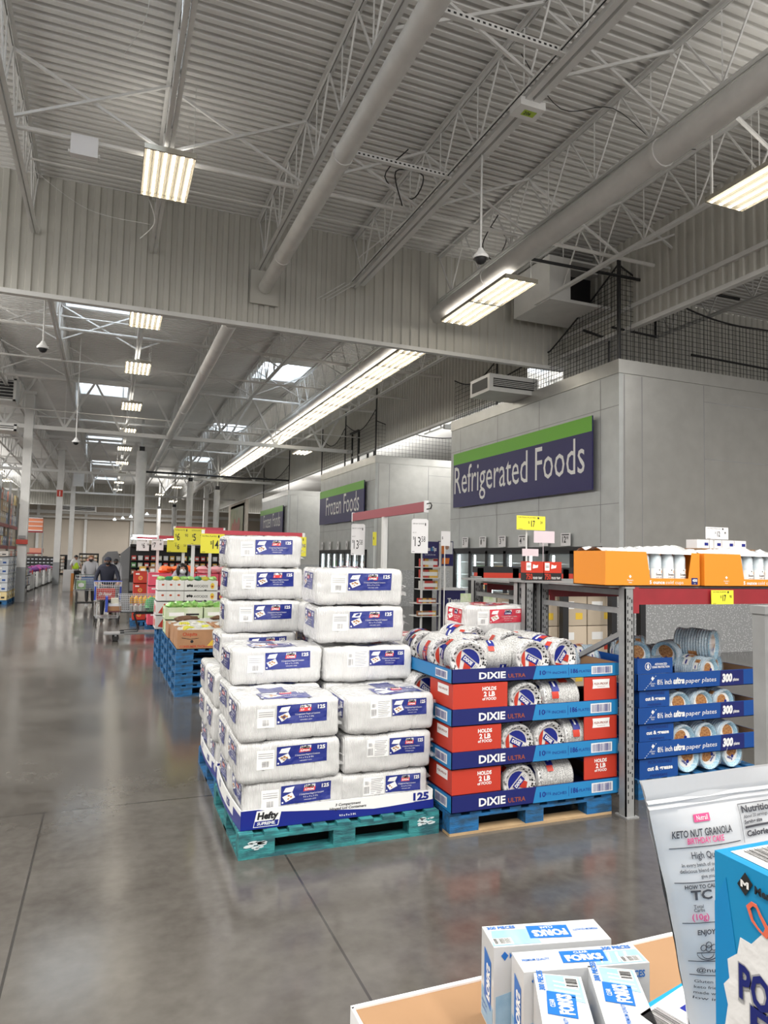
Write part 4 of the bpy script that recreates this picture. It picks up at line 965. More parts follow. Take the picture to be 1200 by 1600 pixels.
foam_tray(.79, 4.175, 1.25, .94, .1425, 'white and blue printed tray on the teal pallet holding the bottom packs')
foam_tray(.80, 5.18, 1.25, .94, .1425, 'white and blue printed tray on the second pallet')
# red packs
for i in range(5):
    for j in range(2):
        if i < 4 or j == 0:
            pack(2.745-.62*j, 5.06 if j == 0 else 5.14, .145+.2475*i, 'A', 5 if i < 4 else 6, f'red-labelled white pack, {"top one, behind the plate rolls" if i == 4 else ORD[i]+" layer from the floor"}, {"right" if j == 0 else "left"} column', 'red-labelled packs behind the plate rolls', 0, True, sz=(.61, .40, .2465))

# ================================================================== ROLLS OF PAPER PLATES
def roll_proto(kind, seed, r=.126, L_=.30):
    """axis along local y, front end at y=0, resting on z=0"""
    rd = random.Random(seed); t = thing('plate_roll', 'wrapped roll of paper plates', 'plate roll')
    T = M.Translation((0, 0, r)) @ M.Rotation(R(-90), 4, 'X')   # local z -> +y
    T = M.Translation((0, 0, r)) @ M(((1, 0, 0, 0), (0, 0, 1, 0), (0, -1, 0, 0), (0, 0, 0, 1)))
    m_ = MB(); prof = []; n = 26
    for i in range(n+1): prof.append((r*(.955+.045*(i % 2))*(1+.02*math.sin(i*.7+seed)), .012+(L_-.02)*i/n))
    prof += [(r*.7, L_)]; m_.lathe(prof, 30, T); m_.build('plate_stack', SIDEP if kind == 'D' else SIDEB, t, False)
    m_ = MB(); m_.lathe([(r*.60, .022), (r*.70, .020)], 30, T); m_.lathe([(.0005, .022), (r*.60, .022)], 30, T); m_.cur = 1; m_.lathe([(r*.70, .020), (r*.80, .006), (r*.97, .0), (r*1.0, .008), (r*.985, .02)], 36, T)
    m_.build('front_plate', [PLATEW, RIM if kind == 'D' else RIMB], t, True)
    a = rd.uniform(-.9, .9)
    def g(u, v, off, a=a):  # print on the plate centre, facing -y
        x, z = u*math.cos(a)-v*math.sin(a), u*math.sin(a)+v*math.cos(a); return V((x, .020-off, r+z))
    c = [(math.cos(q), math.sin(q)) for q in [k*math.pi/9 for k in range(18)]]; m_ = MB(); k_ = r*.62
    if kind == 'D':
        m_.slab(g, [(k_*x, k_*z) for x, z in c if z > .1], .0005, .0015); m_.cur = 1; m_.slab(g, [(k_*x*1.05, k_*z*1.05) for x, z in c if x < -.15 and z < .35], .0015, .0022)
        m_.cur = 1; m_.slab(g, [(.01, -.075), (.05, -.05), (.03, .0), (-.02, -.01)], .001, .002)
        m_.cur = 0; m_.slab(g, [(-.045, -.022), (.05, -.022), (.05, .018), (-.045, .018)], .0022, .003); m_.cur = 2; m_.text(g, 'DIXIE', .0, -.012, .022, w=.07, off=.0042, align='C', bold=.04)
        m_.slab(g, [(.052, -.02), (.078, -.02), (.078, .016), (.052, .016)], .002, .003); m_.cur = 3; m_.bars(g, .055, .075, -.016, .012, .0035, 6, 2)
        mats = [DBLUE, REDC, WHITE, GREY]
    else:
        m_.slab(g, [(k_*1.1*x, k_*1.1*z) for x, z in c], .0005, .0012); m_.cur = 1; m_.slab(g, [(k_*x*.9-.01, k_*.75*z+.025) for x, z in c], .0012, .002)
        m_.cur = 2; m_.text(g, 'ultra', -.03, -.055, .022, w=.075, off=.003, bold=.04); m_.slab(g, [(.03+.016*x, -.02+.016*z) for x, z in c], .002, .003)
        mats = [WHITE, FOOD, DBLUE, GREY]
    m_.build('printed_label', mats, t)
    # prints around the wrap
    m_ = MB()
    def cyl(u, v, off): th = u/r; return V(((r+.004+off)*math.sin(th), v, r+(r+.004+off)*math.cos(th)))
    for k in range(7):
        u0, v0 = rd.uniform(-math.pi, math.pi)*r, .04+rd.random()*.17; s_ = .045+.03*rd.random()
        m_.cur = 0; m_.patch(cyl, u0, u0+s_*1.4, v0, v0+s_, .001, 4, 2); m_.cur = 1; m_.patch(cyl, u0+s_*1.4, u0+s_*2.2, v0-.01, v0+s_*.8, .001, 3, 2); m_.cur = 2; m_.patch(cyl, u0+.006, u0+s_*.8, v0+s_*.35, v0+s_*.6, .002, 2, 1)
    m_.build('wrap_print', [DBLUE, REDC, WHITE] if kind == 'D' else [WHITE, FOOD, DBLUE], t)
    # twisted film end flap
    m_ = MB(); n = 18
    for i in range(n):
        th0, th1 = 2*math.pi*i/n, 2*math.pi*(i+1)/n
        def P_(th, rr, yy): return V((rr*math.sin(th), yy, r+rr*math.cos(th)))
        k0, k1 = [.012+.03*abs(noise.noise(V((math.cos(q)*1.7, math.sin(q)*1.7, seed)))) for q in (th0, th1)]
        m_.quad(P_(th0, r*1.03, .01), P_(th1, r*1.03, .01), P_(th1, r*.93, -k1), P_(th0, r*.93, -k0))
    m_.build('film_end', FILM, t)
    return t
RP = {}
def roll(x, y, z, kind, seed, label, group, rz=0.0, rx=0.0, s=1.0):
    if (kind, seed) not in RP: t = RP[(kind, seed)] = roll_proto(kind, seed)
    else: t = dup(RP[(kind, seed)])
    t['label'] = label; t['group'] = group; t.location = (x, y, z); t.rotation_euler = (rx, 0, rz); t.scale = (s, s, s)
    return t
def open_tray(x, y, w, d, z, h, mats, printer, label, name='plate_tray'):
    t = thing(name, label, 'cardboard tray', (x, y, z)); m_ = MB(); e = .005
    m_.box(0, w, 0, d, 0, e); m_.box(0, w, 0, e, 0, h); m_.box(0, w, d-e, d, 0, h); m_.box(0, e, 0, d, 0, h); m_.box(w-e, w, 0, d, 0, h)
    m_.cur = 1; m_.box(e, w-e, e, e*1.4, e, h-.002); m_.box(e, w-e, d-e*1.4, d-e, e, h-.002); m_.box(w-e*1.4, w-e, e, d-e, e, h-.002)
    m_.build('tray_board', [mats[0], KRAFT], t); printer(t, w, d, h); return t
def dix_print(t, w, d, h):
    f = frame((0, 0, 0), (1, 0, 0), (0, 0, 1)); fl = frame((0, d, 0), (0, -1, 0), (0, 0, 1)); m_ = MB()
    m_.slab(f, [(w*.46, .003), (w-.002, .003), (w-.002, h-.002), (w*.48, h-.002)], .0004, .001); m_.patch(fl, .002, d-.002, .004, h-.003, .001)
    m_.cur = 1; m_.text(f, 'DIXIE', w*.15, h*.26, h*.44, w=w*.15, off=.0015, bold=.03); m_.patch(f, w*.82, w*.955, h*.2, h*.80, .0015)
    m_.patch(fl, d*.76, d*.94, h*.2, h*.8, .0015)
    m_.cur = 2; m_.text(f, 'ULTRA', w*.315, h*.26, h*.26, w=w*.10, off=.0015, bold=.02)
    m_.cur = 3; m_.text(f, '10', w*.50, h*.34, h*.30, w=w*.035, off=.002, bold=.02); m_.text(f, '1/16', w*.537, h*.42, h*.18, w=w*.03, off=.002); m_.text(f, 'INCHES', w*.578, h*.36, h*.17, w=w*.085, off=.002)
    m_.patch(f, w*.675, w*.677, h*.2, h*.8, .002); m_.text(f, '186', w*.69, h*.36, h*.30, w=w*.045, off=.002, bold=.02); m_.text(f, 'PLATES', w*.742, h*.38, h*.17, w=w*.072, off=.002)
    m_.bars(f, w*.828, w*.947, h*.26, h*.74, .0025, 22, 4); m_.bars(fl, d*.77, d*.93, h*.28, h*.72, .0025, 14, 5)
    m_.build('printing', [CYANC, WHITE, ORTXT, DBLUE], t)
def dix_panel(x, y, z, w, h, side, txt, label, d=.34):
    t = thing('red_insert', label, 'carton panel', (x, y, z)); m_ = MB(); m_.box(0, w, 0, .006, 0, h); m_.box(*( (0, .006) if side == 'L' else (w-.006, w)), .006, d, 0, h); m_.build('board', REDC, t)
    f = frame((0, 0, 0), (1, 0, 0), (0, 0, 1)); fl = frame((0, d, 0), (0, -1, 0), (0, 0, 1)); m_ = MB()
    if txt == 'H':
        c = w*(.66 if side == 'L' else .5); m_.text(f, 'HOLDS', c, h*.70, h*.14, w=.105, off=.001, align='C', bold=.04); m_.text(f, '2 LB', c, h*.46, h*.18, w=.085, off=.001, align='C', bold=.04); m_.text(f, 'of FOOD', c, h*.30, h*.11, w=.105, off=.001, align='C', bold=.03)
    else:
        m_.slab(f, [(w*.25, h*.50), (w*.78, h*.50), (w*.76, h*.70), (w*.78, h*.90), (w*.25, h*.90), (w*.27, h*.70)], .0005, .001); m_.cur = 1; m_.text(f, 'FLEX-PROOF', w*.515, h*.66, h*.09, w=w*.42, off=.0015, align='C', bold=.03); m_.text(f, 'TECHNOLOGY', w*.515, h*.56, h*.04, w=w*.25, off=.0015, align='C')
    m_.cur = 0
    if side == 'L': m_.slab(fl, [(d*.35, h*.50), (d*.82, h*.50), (d*.82, h*.88), (d*.35, h*.88)], .0005, .001); m_.cur = 1; m_.text(fl, 'FLEX-PROOF', d*.585, h*.66, h*.08, w=d*.38, off=.0015, align='C', bold=.03)
    m_.build('printing', [WHITE, ORTXT], t)
GD = 'rolls of black-rimmed paper plates'
DZ = [.1425, .412, .682, .953]
dl = ['bottom', 'second', 'third', 'top']
for i, z in enumerate(DZ):
    open_tray(2.095-.0, 4.03+.006*i, 1.325 if i < 3 else 1.34, .98, z, .108 if i < 3 else .092, [NAVYC], dix_print, f'navy and light blue paper plate tray, {dl[i]} of the four')
    if i < 3:
        z1 = z+.109; h_ = .159
        dix_panel(2.105, 4.045, z1, .405 if i == 2 else .36, h_, 'L', 'H', f'red cardboard panel reading HOLDS 2 LB, left side of the {dl[i]} tray')
        dix_panel(3.13+.0*i, 4.045, z1, .28, h_, 'R', 'H' if i == 0 else 'F', f'red cardboard panel at the right end of the {dl[i]} tray')
        zb = z+.006
        if i == 2: spec = [(2.665, 0, 1, 0), (2.815, 1, 2, 90)]
        elif i == 1: spec = [(2.60, 0, 3, 0), (2.86, 0, 1, 0), (2.99, 1, 2, 90)]
        else: spec = [(2.62, 0, 2, 0), (2.77, 1, 4, 90)]
        for j, (x, sd, seed, a) in enumerate(spec):
            if a: roll(x, 4.18, zb, 'D', seed, f'paper plate roll lying sideways in the window of the {dl[i]} tray', GD, R(-90), s=.98)
            else: roll(x, 4.06, zb, 'D', seed, f'black-rimmed paper plate roll end-on, {ORD[j]} in the window of the {dl[i]} tray', GD, R((-3, 2)[j % 2]), s=.98)
ZT_ = DZ[3]+.006
tops = [(2.255, 4.115, 0, 1, -14, 'front left'), (2.735, 4.08, 0, 3, -4, 'front centre'), (3.03, 4.14, .0, 2, 12, 'front right, leaning'),
        (2.24, 4.40, .0, 4, -8, 'left, second row'), (2.24, 4.72, .0, 2, -10, 'left, third row'), (2.52, 4.45, .0, 3, 6, 'centre left, second row'), (2.80, 4.46, .02, 4, -9, 'centre, second row'), (3.08, 4.50, .0, 1, 8, 'right, second row'),
        (2.66, 4.75, .03, 2, 20, 'centre, third row')]
for x, y, dz, seed, a, l in tops:
    roll(x, y, ZT_+dz, 'D', seed, f'black-rimmed paper plate roll loose on top of the trays, {l}', 'loose plate rolls on the top tray', R(a))
roll(2.39, 4.30, ZT_+.01, 'D', 4, 'paper plate roll lying crosswise on the top tray between end-on rolls', 'loose plate rolls on the top tray', R(-96), s=.9)
roll(2.16, 4.55, DZ[2]+.02, 'D', 1, 'wrapped plate roll glimpsed at the left side under the top tray', GD, R(0))

# ---- blue paper-plate trays behind the rack upright
def mm_print(t, w, d, h):
    f = frame((0, 0, 0), (1, 0, 0), (0, 0, 1)); fl = frame((0, d, 0), (0, -1, 0), (0, 0, 1)); m_ = MB()
    m_.text(f, '8½ inch', w*.15, h*.34, h*.30, w=w*.115, off=.0015, bold=.015); m_.text(f, 'ultra', w*.275, h*.34, h*.34, w=w*.09, off=.0015, bold=.05, shear=.2); m_.text(f, 'paper plates', w*.375, h*.34, h*.27, w=w*.25, off=.0015, shear=.15)
    m_.slab(f, [(w*.115, h*.58), (w*.127, h*.72), (w*.115, h*.86), (w*.103, h*.72)], .001, .0015); m_.text(f, "Member's", w*.115, h*.38, h*.10, w=w*.038, off=.0015, align='C'); m_.text(f, 'Mark', w*.115, h*.25, h*.10, off=.0015, align='C')
    m_.cur = 1; m_.slab(f, [(w*.655, .004), (w*.86, .004), (w*.86, h-.003), (w*.665, h-.003)], .0006, .001); m_.cur = 0; m_.text(f, '300', w*.675, h*.28, h*.46, w=w*.085, off=.002, bold=.06, shear=.1); m_.text(f, 'plates', w*.768, h*.30, h*.18, w=w*.05, off=.002, bold=.02)
    for k in range(8): m_.slab(f, [(w*(.05+.012*k), h*(.06+.11*k)), (w*(.055+.012*k), h*(.06+.11*k)), (w*(.060+.012*k), h*(.11+.11*k)), (w*(.055+.012*k), h*(.11+.11*k))], .001, .0013)
    m_.patch(fl, d*.72, d*.92, h*.25, h*.75, .001); m_.cur = 2; m_.bars(fl, d*.73, d*.91, h*.3, h*.7, .0018, 9, 3)
    m_.build('printing', [WHITE, NAVYC, BLACK], t)
GM = 'rolls of blue-rimmed paper plates'
for i, z in enumerate((.1425, .292, .545, .795)):
    nm = ['bottom', 'second', 'third', 'top'][i]
    if i: open_tray(3.735+.0*i, 4.2, 1.25, .9, z, .125, [BLUEC], mm_print, f'royal blue paper plate tray, {["", "lowest of the three readable", "middle of the three readable", "top one of the three readable"][i]}')
    if i < 3:
        z0 = z+.126 if i else .1425; h_ = .126 if i else .148
        t = thing('blue_insert', f'royal blue panel reading cut & grease resistant, {nm} gap', 'carton panel', (3.76, 4.21, z0)); w = .29+.04*(2-i); m_ = MB(); m_.box(0, w, 0, .006, 0, h_); m_.box(0, .006, .006, .36, 0, h_); m_.build('board', BLUEC, t)
        f = frame((0, 0, 0), (1, 0, 0), (0, 0, 1)); m_ = MB(); m_.text(f, 'cut & grease', w*.53, h_*.40, h_*.2, w=w*.66, off=.001, align='C', bold=.04); m_.cur = 1; m_.text(f, 'MICROWAVABLE', w*.53, h_*.72, h_*.17, w=w*.62, off=.001, align='C'); m_.text(f, 'resistant', w*.5, h_*.08, h_*.17, w=w*.45, off=.001, align='C'); m_.build('printing', [WHITE, NAVYC], t)
        for j in range(3):
            zz = z+.006 if i else .1485
            roll(3.76+w+.115+.232*j, 4.225, zz, 'M', 1+(i+j) % 3, f'blue-rimmed paper plate roll end-on, {ORD[j]} in the {nm} gap', GM, R((j-1)*3), s=.86)
zt = .795+.006
t = thing('carton_flap_box', 'royal blue carton corner reading ADVANCED SOAK PROTECTION on the top tray', 'carton', (3.745, 4.21, .921)); m_ = MB(); m_.box(0, .34, 0, .012, 0, .115); m_.box(0, .012, .012, .5, 0, .115); m_.build('board', BLUEC, t)
f = frame((0, 0, 0), (1, 0, 0), (0, 0, 1)); m_ = MB(); m_.text(f, 'ADVANCED', .225, .062, .015, w=.12, off=.001, align='C', bold=.03); m_.text(f, 'SOAK PROTECTION', .225, .040, .015, w=.17, off=.001, align='C', bold=.03)
m_.slab(f, [(.10+.03*math.cos(k*.52), .055+.03*math.sin(k*.52)) for k in range(12)], .0006, .001); m_.cur = 1; m_.slab(f, [(.10+.025*math.cos(k*.52), .055+.025*math.sin(k*.52)) for k in range(12)], .001, .0014); m_.cur = 0; m_.slab(f, [(.10, .08), (.088, .055), (.092, .04), (.10, .035), (.108, .04), (.112, .055)], .0014, .0018)
m_.build('printing', [WHITE, BLUEC], t)
GL = 'loose blue-rimmed plate rolls on the top blue tray'
for x, y, z, seed, a, l in ((3.90, 4.38, zt+.125, 1, -12, 'left, seen beside the upright'), (4.16, 4.42, zt, 3, 72, 'centre front, lying across'), (4.50, 4.24, zt, 2, 10, 'centre front, end-on'), (4.30, 4.52, zt+.10, 1, -60, 'centre back'), (4.66, 4.34, zt+.17, 3, 28, 'upper right, pointing forward'),
                            (4.10, 4.55, zt+.15, 2, 60, 'behind, upper left'), (4.74, 4.40, zt, 1, 20, 'right, lower'), (4.55, 4.70, zt+.05, 3, 80, 'at the back'), (3.60, 4.55, zt+.09, 2, 80, 'seen left of the upright')):
    roll(x, y, z, 'M', seed, f'blue-rimmed paper plate roll loose on top of the blue trays, {l}', GL, R(a), s=.86 if 'upper right' not in l else 1.0)
# ================================================================== FOREGROUND: bin tray with fork cartons, bag and box
t = thing('display_bin', 'brown cardboard display bin with white rim under the fork cartons', 'cardboard bin', (.47, .12, 0))
m_ = MB(); m_.box(0, .80, 0, 1.17, .02, .895); m_.cur = 1; m_.box(-.004, .804, -.004, 1.174, .60, .892); m_.build('bin_body', [KRAFT, CARD], t)
MB().box(0, .80, 0, 1.168, .895, .900).build('inner_flap', KRAFT, t)
m_ = MB(); m_.box(-.005, .805, 1.166, 1.175, .60, .904); m_.box(-.006, 0, 0, 1.17, .60, .904); m_.box(.80, .806, 0, 1.17, .60, .904); m_.build('rim', CARD, t)
PALEB = mat('pale_blue_print', (.22, .38, .54), .45, col2=(.34, .50, .64), vs=26, stretch=(1, .35, 1)); MIDB = mat('mid_blue_print', (.012, .13, .46), .4); FW = mat('glossy_white_carton', (.55, .56, .57), .3, coat=.3)
def fork_carton(x, y, z, rz, label, L_=.226, W_=.072, H_=.156, flip=False):
    """x,y = front left bottom corner"""
    t = thing('fork_carton', label, 'carton', (x, y, z), rz, 'white and blue plastic fork cartons')
    MB().box(0, L_, 0, W_, 0, H_).build('carton_body', FW, t)
    top = frame((0, 0, H_), (1, 0, 0), (0, 1, 0)); end = frame((0, W_, 0), (0, -1, 0), (0, 0, 1)); fr = frame((0, 0, 0), (1, 0, 0), (0, 0, 1)); m_ = MB()
    a, b_ = (.0, .42) if flip else (.58, 1.0)
    m_.slab(top, [(L_*a, .004), (L_*b_-.003, .004), (L_*b_-.003, W_-.018), (L_*a+.012, W_-.018)], .0003, .0006)
    m_.slab(end, [(.004, .004), (W_-.004, .004), (W_-.004, H_*.30), (.004, H_*.36)], .0003, .0006); m_.slab(fr, [(.004, .02), (L_*.45, .02), (L_*.40, H_*.6), (.004, H_*.45)], .0003, .0006)
    m_.cur = 1; u0, u1 = L_*.34, L_*.72
    m_.slab(top, [(u0, W_*.28), (u1-.006, W_*.22), (u1, W_*.80), (u0+.006, W_*.86)], .0006, .001); m_.slab(end, [(W_*.28, H_*.30), (W_*.80, H_*.24), (W_*.80, H_*.78), (W_*.28, H_*.84)], .0006, .001)
    m_.slab(fr, [(L_*.42, H_*.30), (L_*.80, H_*.30), (L_*.82, H_*.62), (L_*.44, H_*.62)], .0006, .001)
    m_.text(top, '300 PIECES', L_*(.03 if flip else .72), W_-.014, .009, w=.055, off=.001, bold=.03); m_.text(fr, '300 PIECES', L_*.70, H_-.022, .011, w=.060, off=.001, bold=.03)
    m_.text(top, 'PREMIUM QUALITY', L_*(.74 if flip else .04), W_*.5, .006, w=.05, off=.001, bold=.02, flip=flip); m_.text(fr, "Member's Mark", L_*.13, H_-.020, .009, w=.055, off=.001, bold=.02); m_.slab(fr, [(L_*.06, H_-.015), (L_*.09, H_-.008), (L_*.12, H_-.015), (L_*.09, H_-.024)], .0005, .001)
    m_.text(end, 'PREMIUM', W_*.1, H_*.18, .006, w=.03, off=.001); m_.text(end, 'QUALITY', W_*.1, H_*.12, .006, w=.03, off=.001)
    m_.cur = 2
    m_.text(top, 'FORKS', (u0+u1)/2, W_*.34, W_*.26, w=(u1-u0)*.78, off=.0015, align='C', bold=.05, flip=flip); m_.text(top, 'CLEAR', (u0+u1)/2, W_*.68, W_*.10, w=(u1-u0)*.3, off=.0015, align='C', flip=flip)
    ve = frame((0, W_*.36, H_*.36), (0, 0, 1), (0, 1, 0)); ve = lambda u, v, off: V((-off, W_*.36-v, H_*.32+u))
    m_.text(ve, 'FORKS', 0, -.010, .017, w=H_*.40, off=.0015, bold=.05)
    m_.text(fr, 'FORKS', L_*.62, H_*.40, .024, w=L_*.30, off=.0015, align='C', bold=.05)
    m_.cur = 2; m_.patch(top, L_*(.80 if not flip else .02), L_*(.96 if not flip else .18), W_*.10, W_*.38, .0008); m_.cur = 3; m_.bars(top, L_*(.81 if not flip else .03), L_*(.95 if not flip else .17), W_*.12, W_*.36, .0013, 12, 2)
    for k in range(5): m_.cur = 2; m_.slab(top, [(L_*(a+.05+.07*k), W_*.12), (L_*(a+.06+.07*k), W_*.12), (L_*(a+.10+.07*k), W_*.62), (L_*(a+.08+.07*k), W_*.62)], .0008, .001) if k < 4 and not flip else None
    m_.build('printing', [PALEB, MIDB, WHITE, BLACK], t)
fork_carton(.677, 1.129, .9, R(-12.3), 'white fork carton standing at the back, left of the group', flip=True)
fork_carton(.686, 1.046, .9, R(-12.3), 'white fork carton second from the back, overlapping the first', W_=.060, L_=.23)
fork_carton(.690, .853, .9, R(62), 'white fork carton pointing to the camera, left one', L_=.17, W_=.078)
fork_carton(.797, .852, .9, R(62), 'white fork carton pointing to the camera, right one', L_=.155, W_=.078)
# cyan carton with white torn top
t = thing('cyan_carton', 'bright cyan carton with a white barcode top beside the bag', 'carton', (.80, .79, .9), R(14))
MB().box(0, .15, 0, .11, 0, .155).build('carton_body', mat('cyan_carton', (.012, .27, .46), .4), t)
top = frame((0, 0, .155), (1, 0, 0), (0, 1, 0)); m_ = MB(); m_.slab(top, [(.01, .02), (.145, .012), (.145, .104), (.02, .10)], .0005, .001); m_.cur = 1; m_.bars(top, .02, .06, .03, .095, .0015, 14, 5); m_.cur = 2; m_.text(top, 'EL', .085, .052, .020, w=.05, off=.0015, bold=.06)
m_.cur = 3; m_.patch(top, .065, .14, .015, .042, .0012); m_.build('printing', [CARD, BLACK, DBLUE, mat('brown_print', (.20, .15, .12), .5)], t)

# support carton hidden under the bag and box
t = thing('stacking_carton', 'white carton under the granola bag', 'carton', (.50, .16, .9)); MB().box(.03, .62, 0, .54, 0, .255).build('carton_body', CARD, t)

# ---- stand-up granola bag
BAGM = mat('matte_white_pouch', (.58, .585, .60), .38, coat=.35, cbump=.3, bump=.25, bs=7)
t = thing('granola_bag', 'white stand-up bag of keto nut granola, right foreground', 'bag', (.555, .62, 1.156))
BW, BH = .27, .356
def bag_x(k): return .085*max(0, 1-k)**.85, BW-.03*max(0, 1-k)**.85
def bag_s(x, v, side):
    k = v/BH; a, b_ = bag_x(k); s_ = min(max((x-a)/(b_-a), 0), 1)
    puff = .040*math.sin(math.pi*s_)**.6*max(0, 1-max(0, (k-.68)/.22))**.8 if 0 < s_ < 1 and k < .90 else 0.0
    puff *= (.75+.25*math.cos(k*4))
    w_ = .0030*noise.noise(V((x*16, v*22, side)))*(1 if k < .86 else .5) + .004*noise.noise(V((x*6+v*9, v*5, side+5))) + ((.0014*math.sin(v*900) if .905 < k < .94 else 0))
    return x, (-puff-w_ if side < 0 else puff+w_+.003), v
def bf(u, v, off): x, y, z = bag_s(u, v, -1); return V((x, y-off, z))
def bfs(side):
    def g(s_, v, off): a, b_ = bag_x(v/BH); return V(bag_s(a+(b_-a)*(s_ if side < 0 else 1-s_), v, side))
    return g
m_ = MB(); m_.patch(bfs(-1), 0, 1, 0, BH, 0, 60, 110); m_.patch(bfs(1), 0, 1, 0, BH, 0, 30, 60)
m_.build('pouch', BAGM, t, True)
PINKP = mat('pink_print', (.70, .08, .24), .4)
m_ = MB(); O = .0018
def bs(u, v, off): return bf(u+.005+.011*min(1, max(0, (.78-v/BH)/.22)), v, off)
def T_(s_, u, v, h, w=None, c=0, al='L', b_=.01): m_.cur = c; m_.text(bs, s_, u, v, h, w=w, off=O, align=al, bold=b_)
def rule(u0, u1, v, th=.0009): m_.cur = 0; m_.patch(bs, u0, u1, v, v+th, O*.8, 10, 1)
z = lambda y: BH-(y-1212)*.000665    # measured down the face
m_.cur = 1; m_.patch(bs, .066, .089, z(1288), z(1276), .0012, 4, 2); T_('Nutrail', .0775, z(1285), .0048, .016, 2, 'C', .008)
T_('KETO NUT GRANOLA', .034, z(1309), .0072, .083, 0, 'L', .02); T_('BIRTHDAY CAKE', .053, z(1320), .0060, .050, 1, 'L', .02); rule(.030, .128, z(1326))
T_('High Quality', .056, z(1343), .0068, .044); T_('In every batch of our Keto Granola', .042, z(1355), .0036, .074); T_('delicious blend of nuts and fillings', .038, z(1364), .0036, .080); T_('give you a wonderful treat', .062, z(1373), .0036, .055); rule(.030, .128, z(1380))
T_('HOW TO CALCULATE', .040, z(1389), .0040, .060, 0, 'L', .03); T_('TC - DF', .046, z(1407), .0098, .068, 0, 'L', .03); T_('Total', .048, z(1421), .0036, .012); T_('Carbs', .048, z(1427), .0036, .013); T_('Dietary', .074, z(1421), .0036, .016); T_('Fiber', .076, z(1427), .0036, .012)
T_('(10g)', .045, z(1440), .0062, .020, 1, 'L', .02); T_('(2g)', .075, z(1440), .0062, .016, 1, 'L', .02); rule(.034, .13, z(1446))
T_('ENJOY RIGHT', .050, z(1464), .0050, .044, 0, 'L', .03)
for k in range(3):
    pts = [(.062+.012*math.cos(a)*(1-.2*k), z(1494)+.008*math.sin(a)*(1-.1*k)) for a in [math.pi+i*math.pi/10 for i in range(11)]]
    for (a, b_), (c, d) in zip(pts, pts[1:]):
        if k != 1: m_.cur = 0; m_.slab(bs, [(a, b_), (c, d), (c, d+.0009), (a, b_+.0009)], O*.8, O)
m_.patch(bs, .050, .076, z(1494), z(1494)+.001, O, 4, 1)
for dx, dz in ((-.006, .003), (0, .006), (.006, .003), (0, .002)):
    for i in range(8):
        a0, a1 = i*.785, (i+1)*.785; r0 = .0036; m_.slab(bs, [(.063+dx+r0*math.cos(a0), z(1490)+dz+r0*math.sin(a0)), (.063+dx+r0*math.cos(a1), z(1490)+dz+r0*math.sin(a1)), (.063+dx+r0*.8*math.cos(a1), z(1490)+dz+r0*.8*math.sin(a1)), (.063+dx+r0*.8*math.cos(a0), z(1490)+dz+r0*.8*math.sin(a0))], O*.8, O)
rule(.042, .13, z(1508)); T_('@nutrailofficial', .050, z(1524), .0044, .062); rule(.044, .13, z(1530))
for k, s_ in enumerate(('Gluten free, grain free', 'keto friendly snack food', 'made with natural nuts', 'low in net carbs')): T_(s_, .048, z(1541+k*9), .0030, .060)
m_.cur = 0
T_('Nutrition', .138, z(1284), .0068, .05, 0, 'L', .03); rule(.134, .22, z(1271), .0007); m_.patch(bs, .1335, .1342, z(1330), z(1271), O, 1, 6); T_('About 20 servings', .139, z(1293), .0034, .04); T_('Serving size', .139, z(1302), .0038, .03, 0, 'L', .03); m_.patch(bs, .139, .215, z(1309), z(1305.5), O, 4, 1); T_('Calories', .140, z(1322), .0056, .04, 0, 'L', .04)
m_.build('printing', [mat('charcoal_print', (.05, .05, .06), .45), PINKP, WHITE], t)

# ---- blue snack box at the right edge
BOXB = mat('bright_blue_box', (.008, .22, .44), .35, coat=.3); BOXD = mat('darker_blue_box', (.008, .20, .45), .35)
t = thing('snack_box', 'bright blue snack box at the right edge, white burst and navy letters', 'box', (.508, .476, 1.157))
f = frame((0, 0, 0), (0, -1, 0), (0, 0, 1)); top = frame((0, -.30, .343), (1, 0, 0), (0, 1, 0)); H_ = .343
m_ = MB(); m_.box(0, .20, -.30, 0, 0, H_); m_.build('carton', BOXB, t)
m_ = MB(); m_.cur = 0; m_.slab(top, [(.010, .20), (.19, .20), (.19, .292), (.010, .292)], .0004, .0008); m_.cur = 1; m_.bars(top, .02, .075, .24, .288, .0015, 18, 7); m_.cur = 2; m_.patch(top, .10, .17, .25, .275, .001)
m_.cur = 3; m_.slab(f, [(.000, .30), (.012, .325), (.04, .16), (.0, .10)], .0003, .0006)
ux = lambda x: (x-1116)*.0006
def zz(y, u): return H_-(y-1328-740*u)*.00055
def q(x, y): return (ux(x), zz(y, ux(x)))
m_.cur = 0; m_.slab(f, [q(*p) for p in ((1131, 1600), (1138, 1560), (1131, 1530), (1141, 1520), (1138, 1492), (1155, 1482), (1160, 1458), (1178, 1466), (1198, 1448), (1216, 1470), (1250, 1470), (1262, 1520), (1280, 1560), (1262, 1640), (1200, 1680), (1140, 1650))], .0006, .001)
m_.cur = 1; m_.slab(f, [q(1157, 1378), q(1170, 1396), q(1182, 1380), q(1170, 1362)][::-1] and [q(1157, 1378), q(1170, 1396), q(1182, 1380), q(1170, 1362)], .001, .0015); m_.cur = 0; m_.text(f, 'M', ux(1170), zz(1384, ux(1170)), .005, w=.008, off=.002, align='C', bold=.05)
m_.cur = 1; m_.text(f, "Member's", ux(1186), zz(1392, ux(1186)), .006, w=.035, off=.002, bold=.04)
m_.cur = 4; ring = [(1172, 1410), (1180, 1404), (1188, 1408), (1196, 1424), (1210, 1446), (1204, 1456), (1192, 1446), (1180, 1432)]
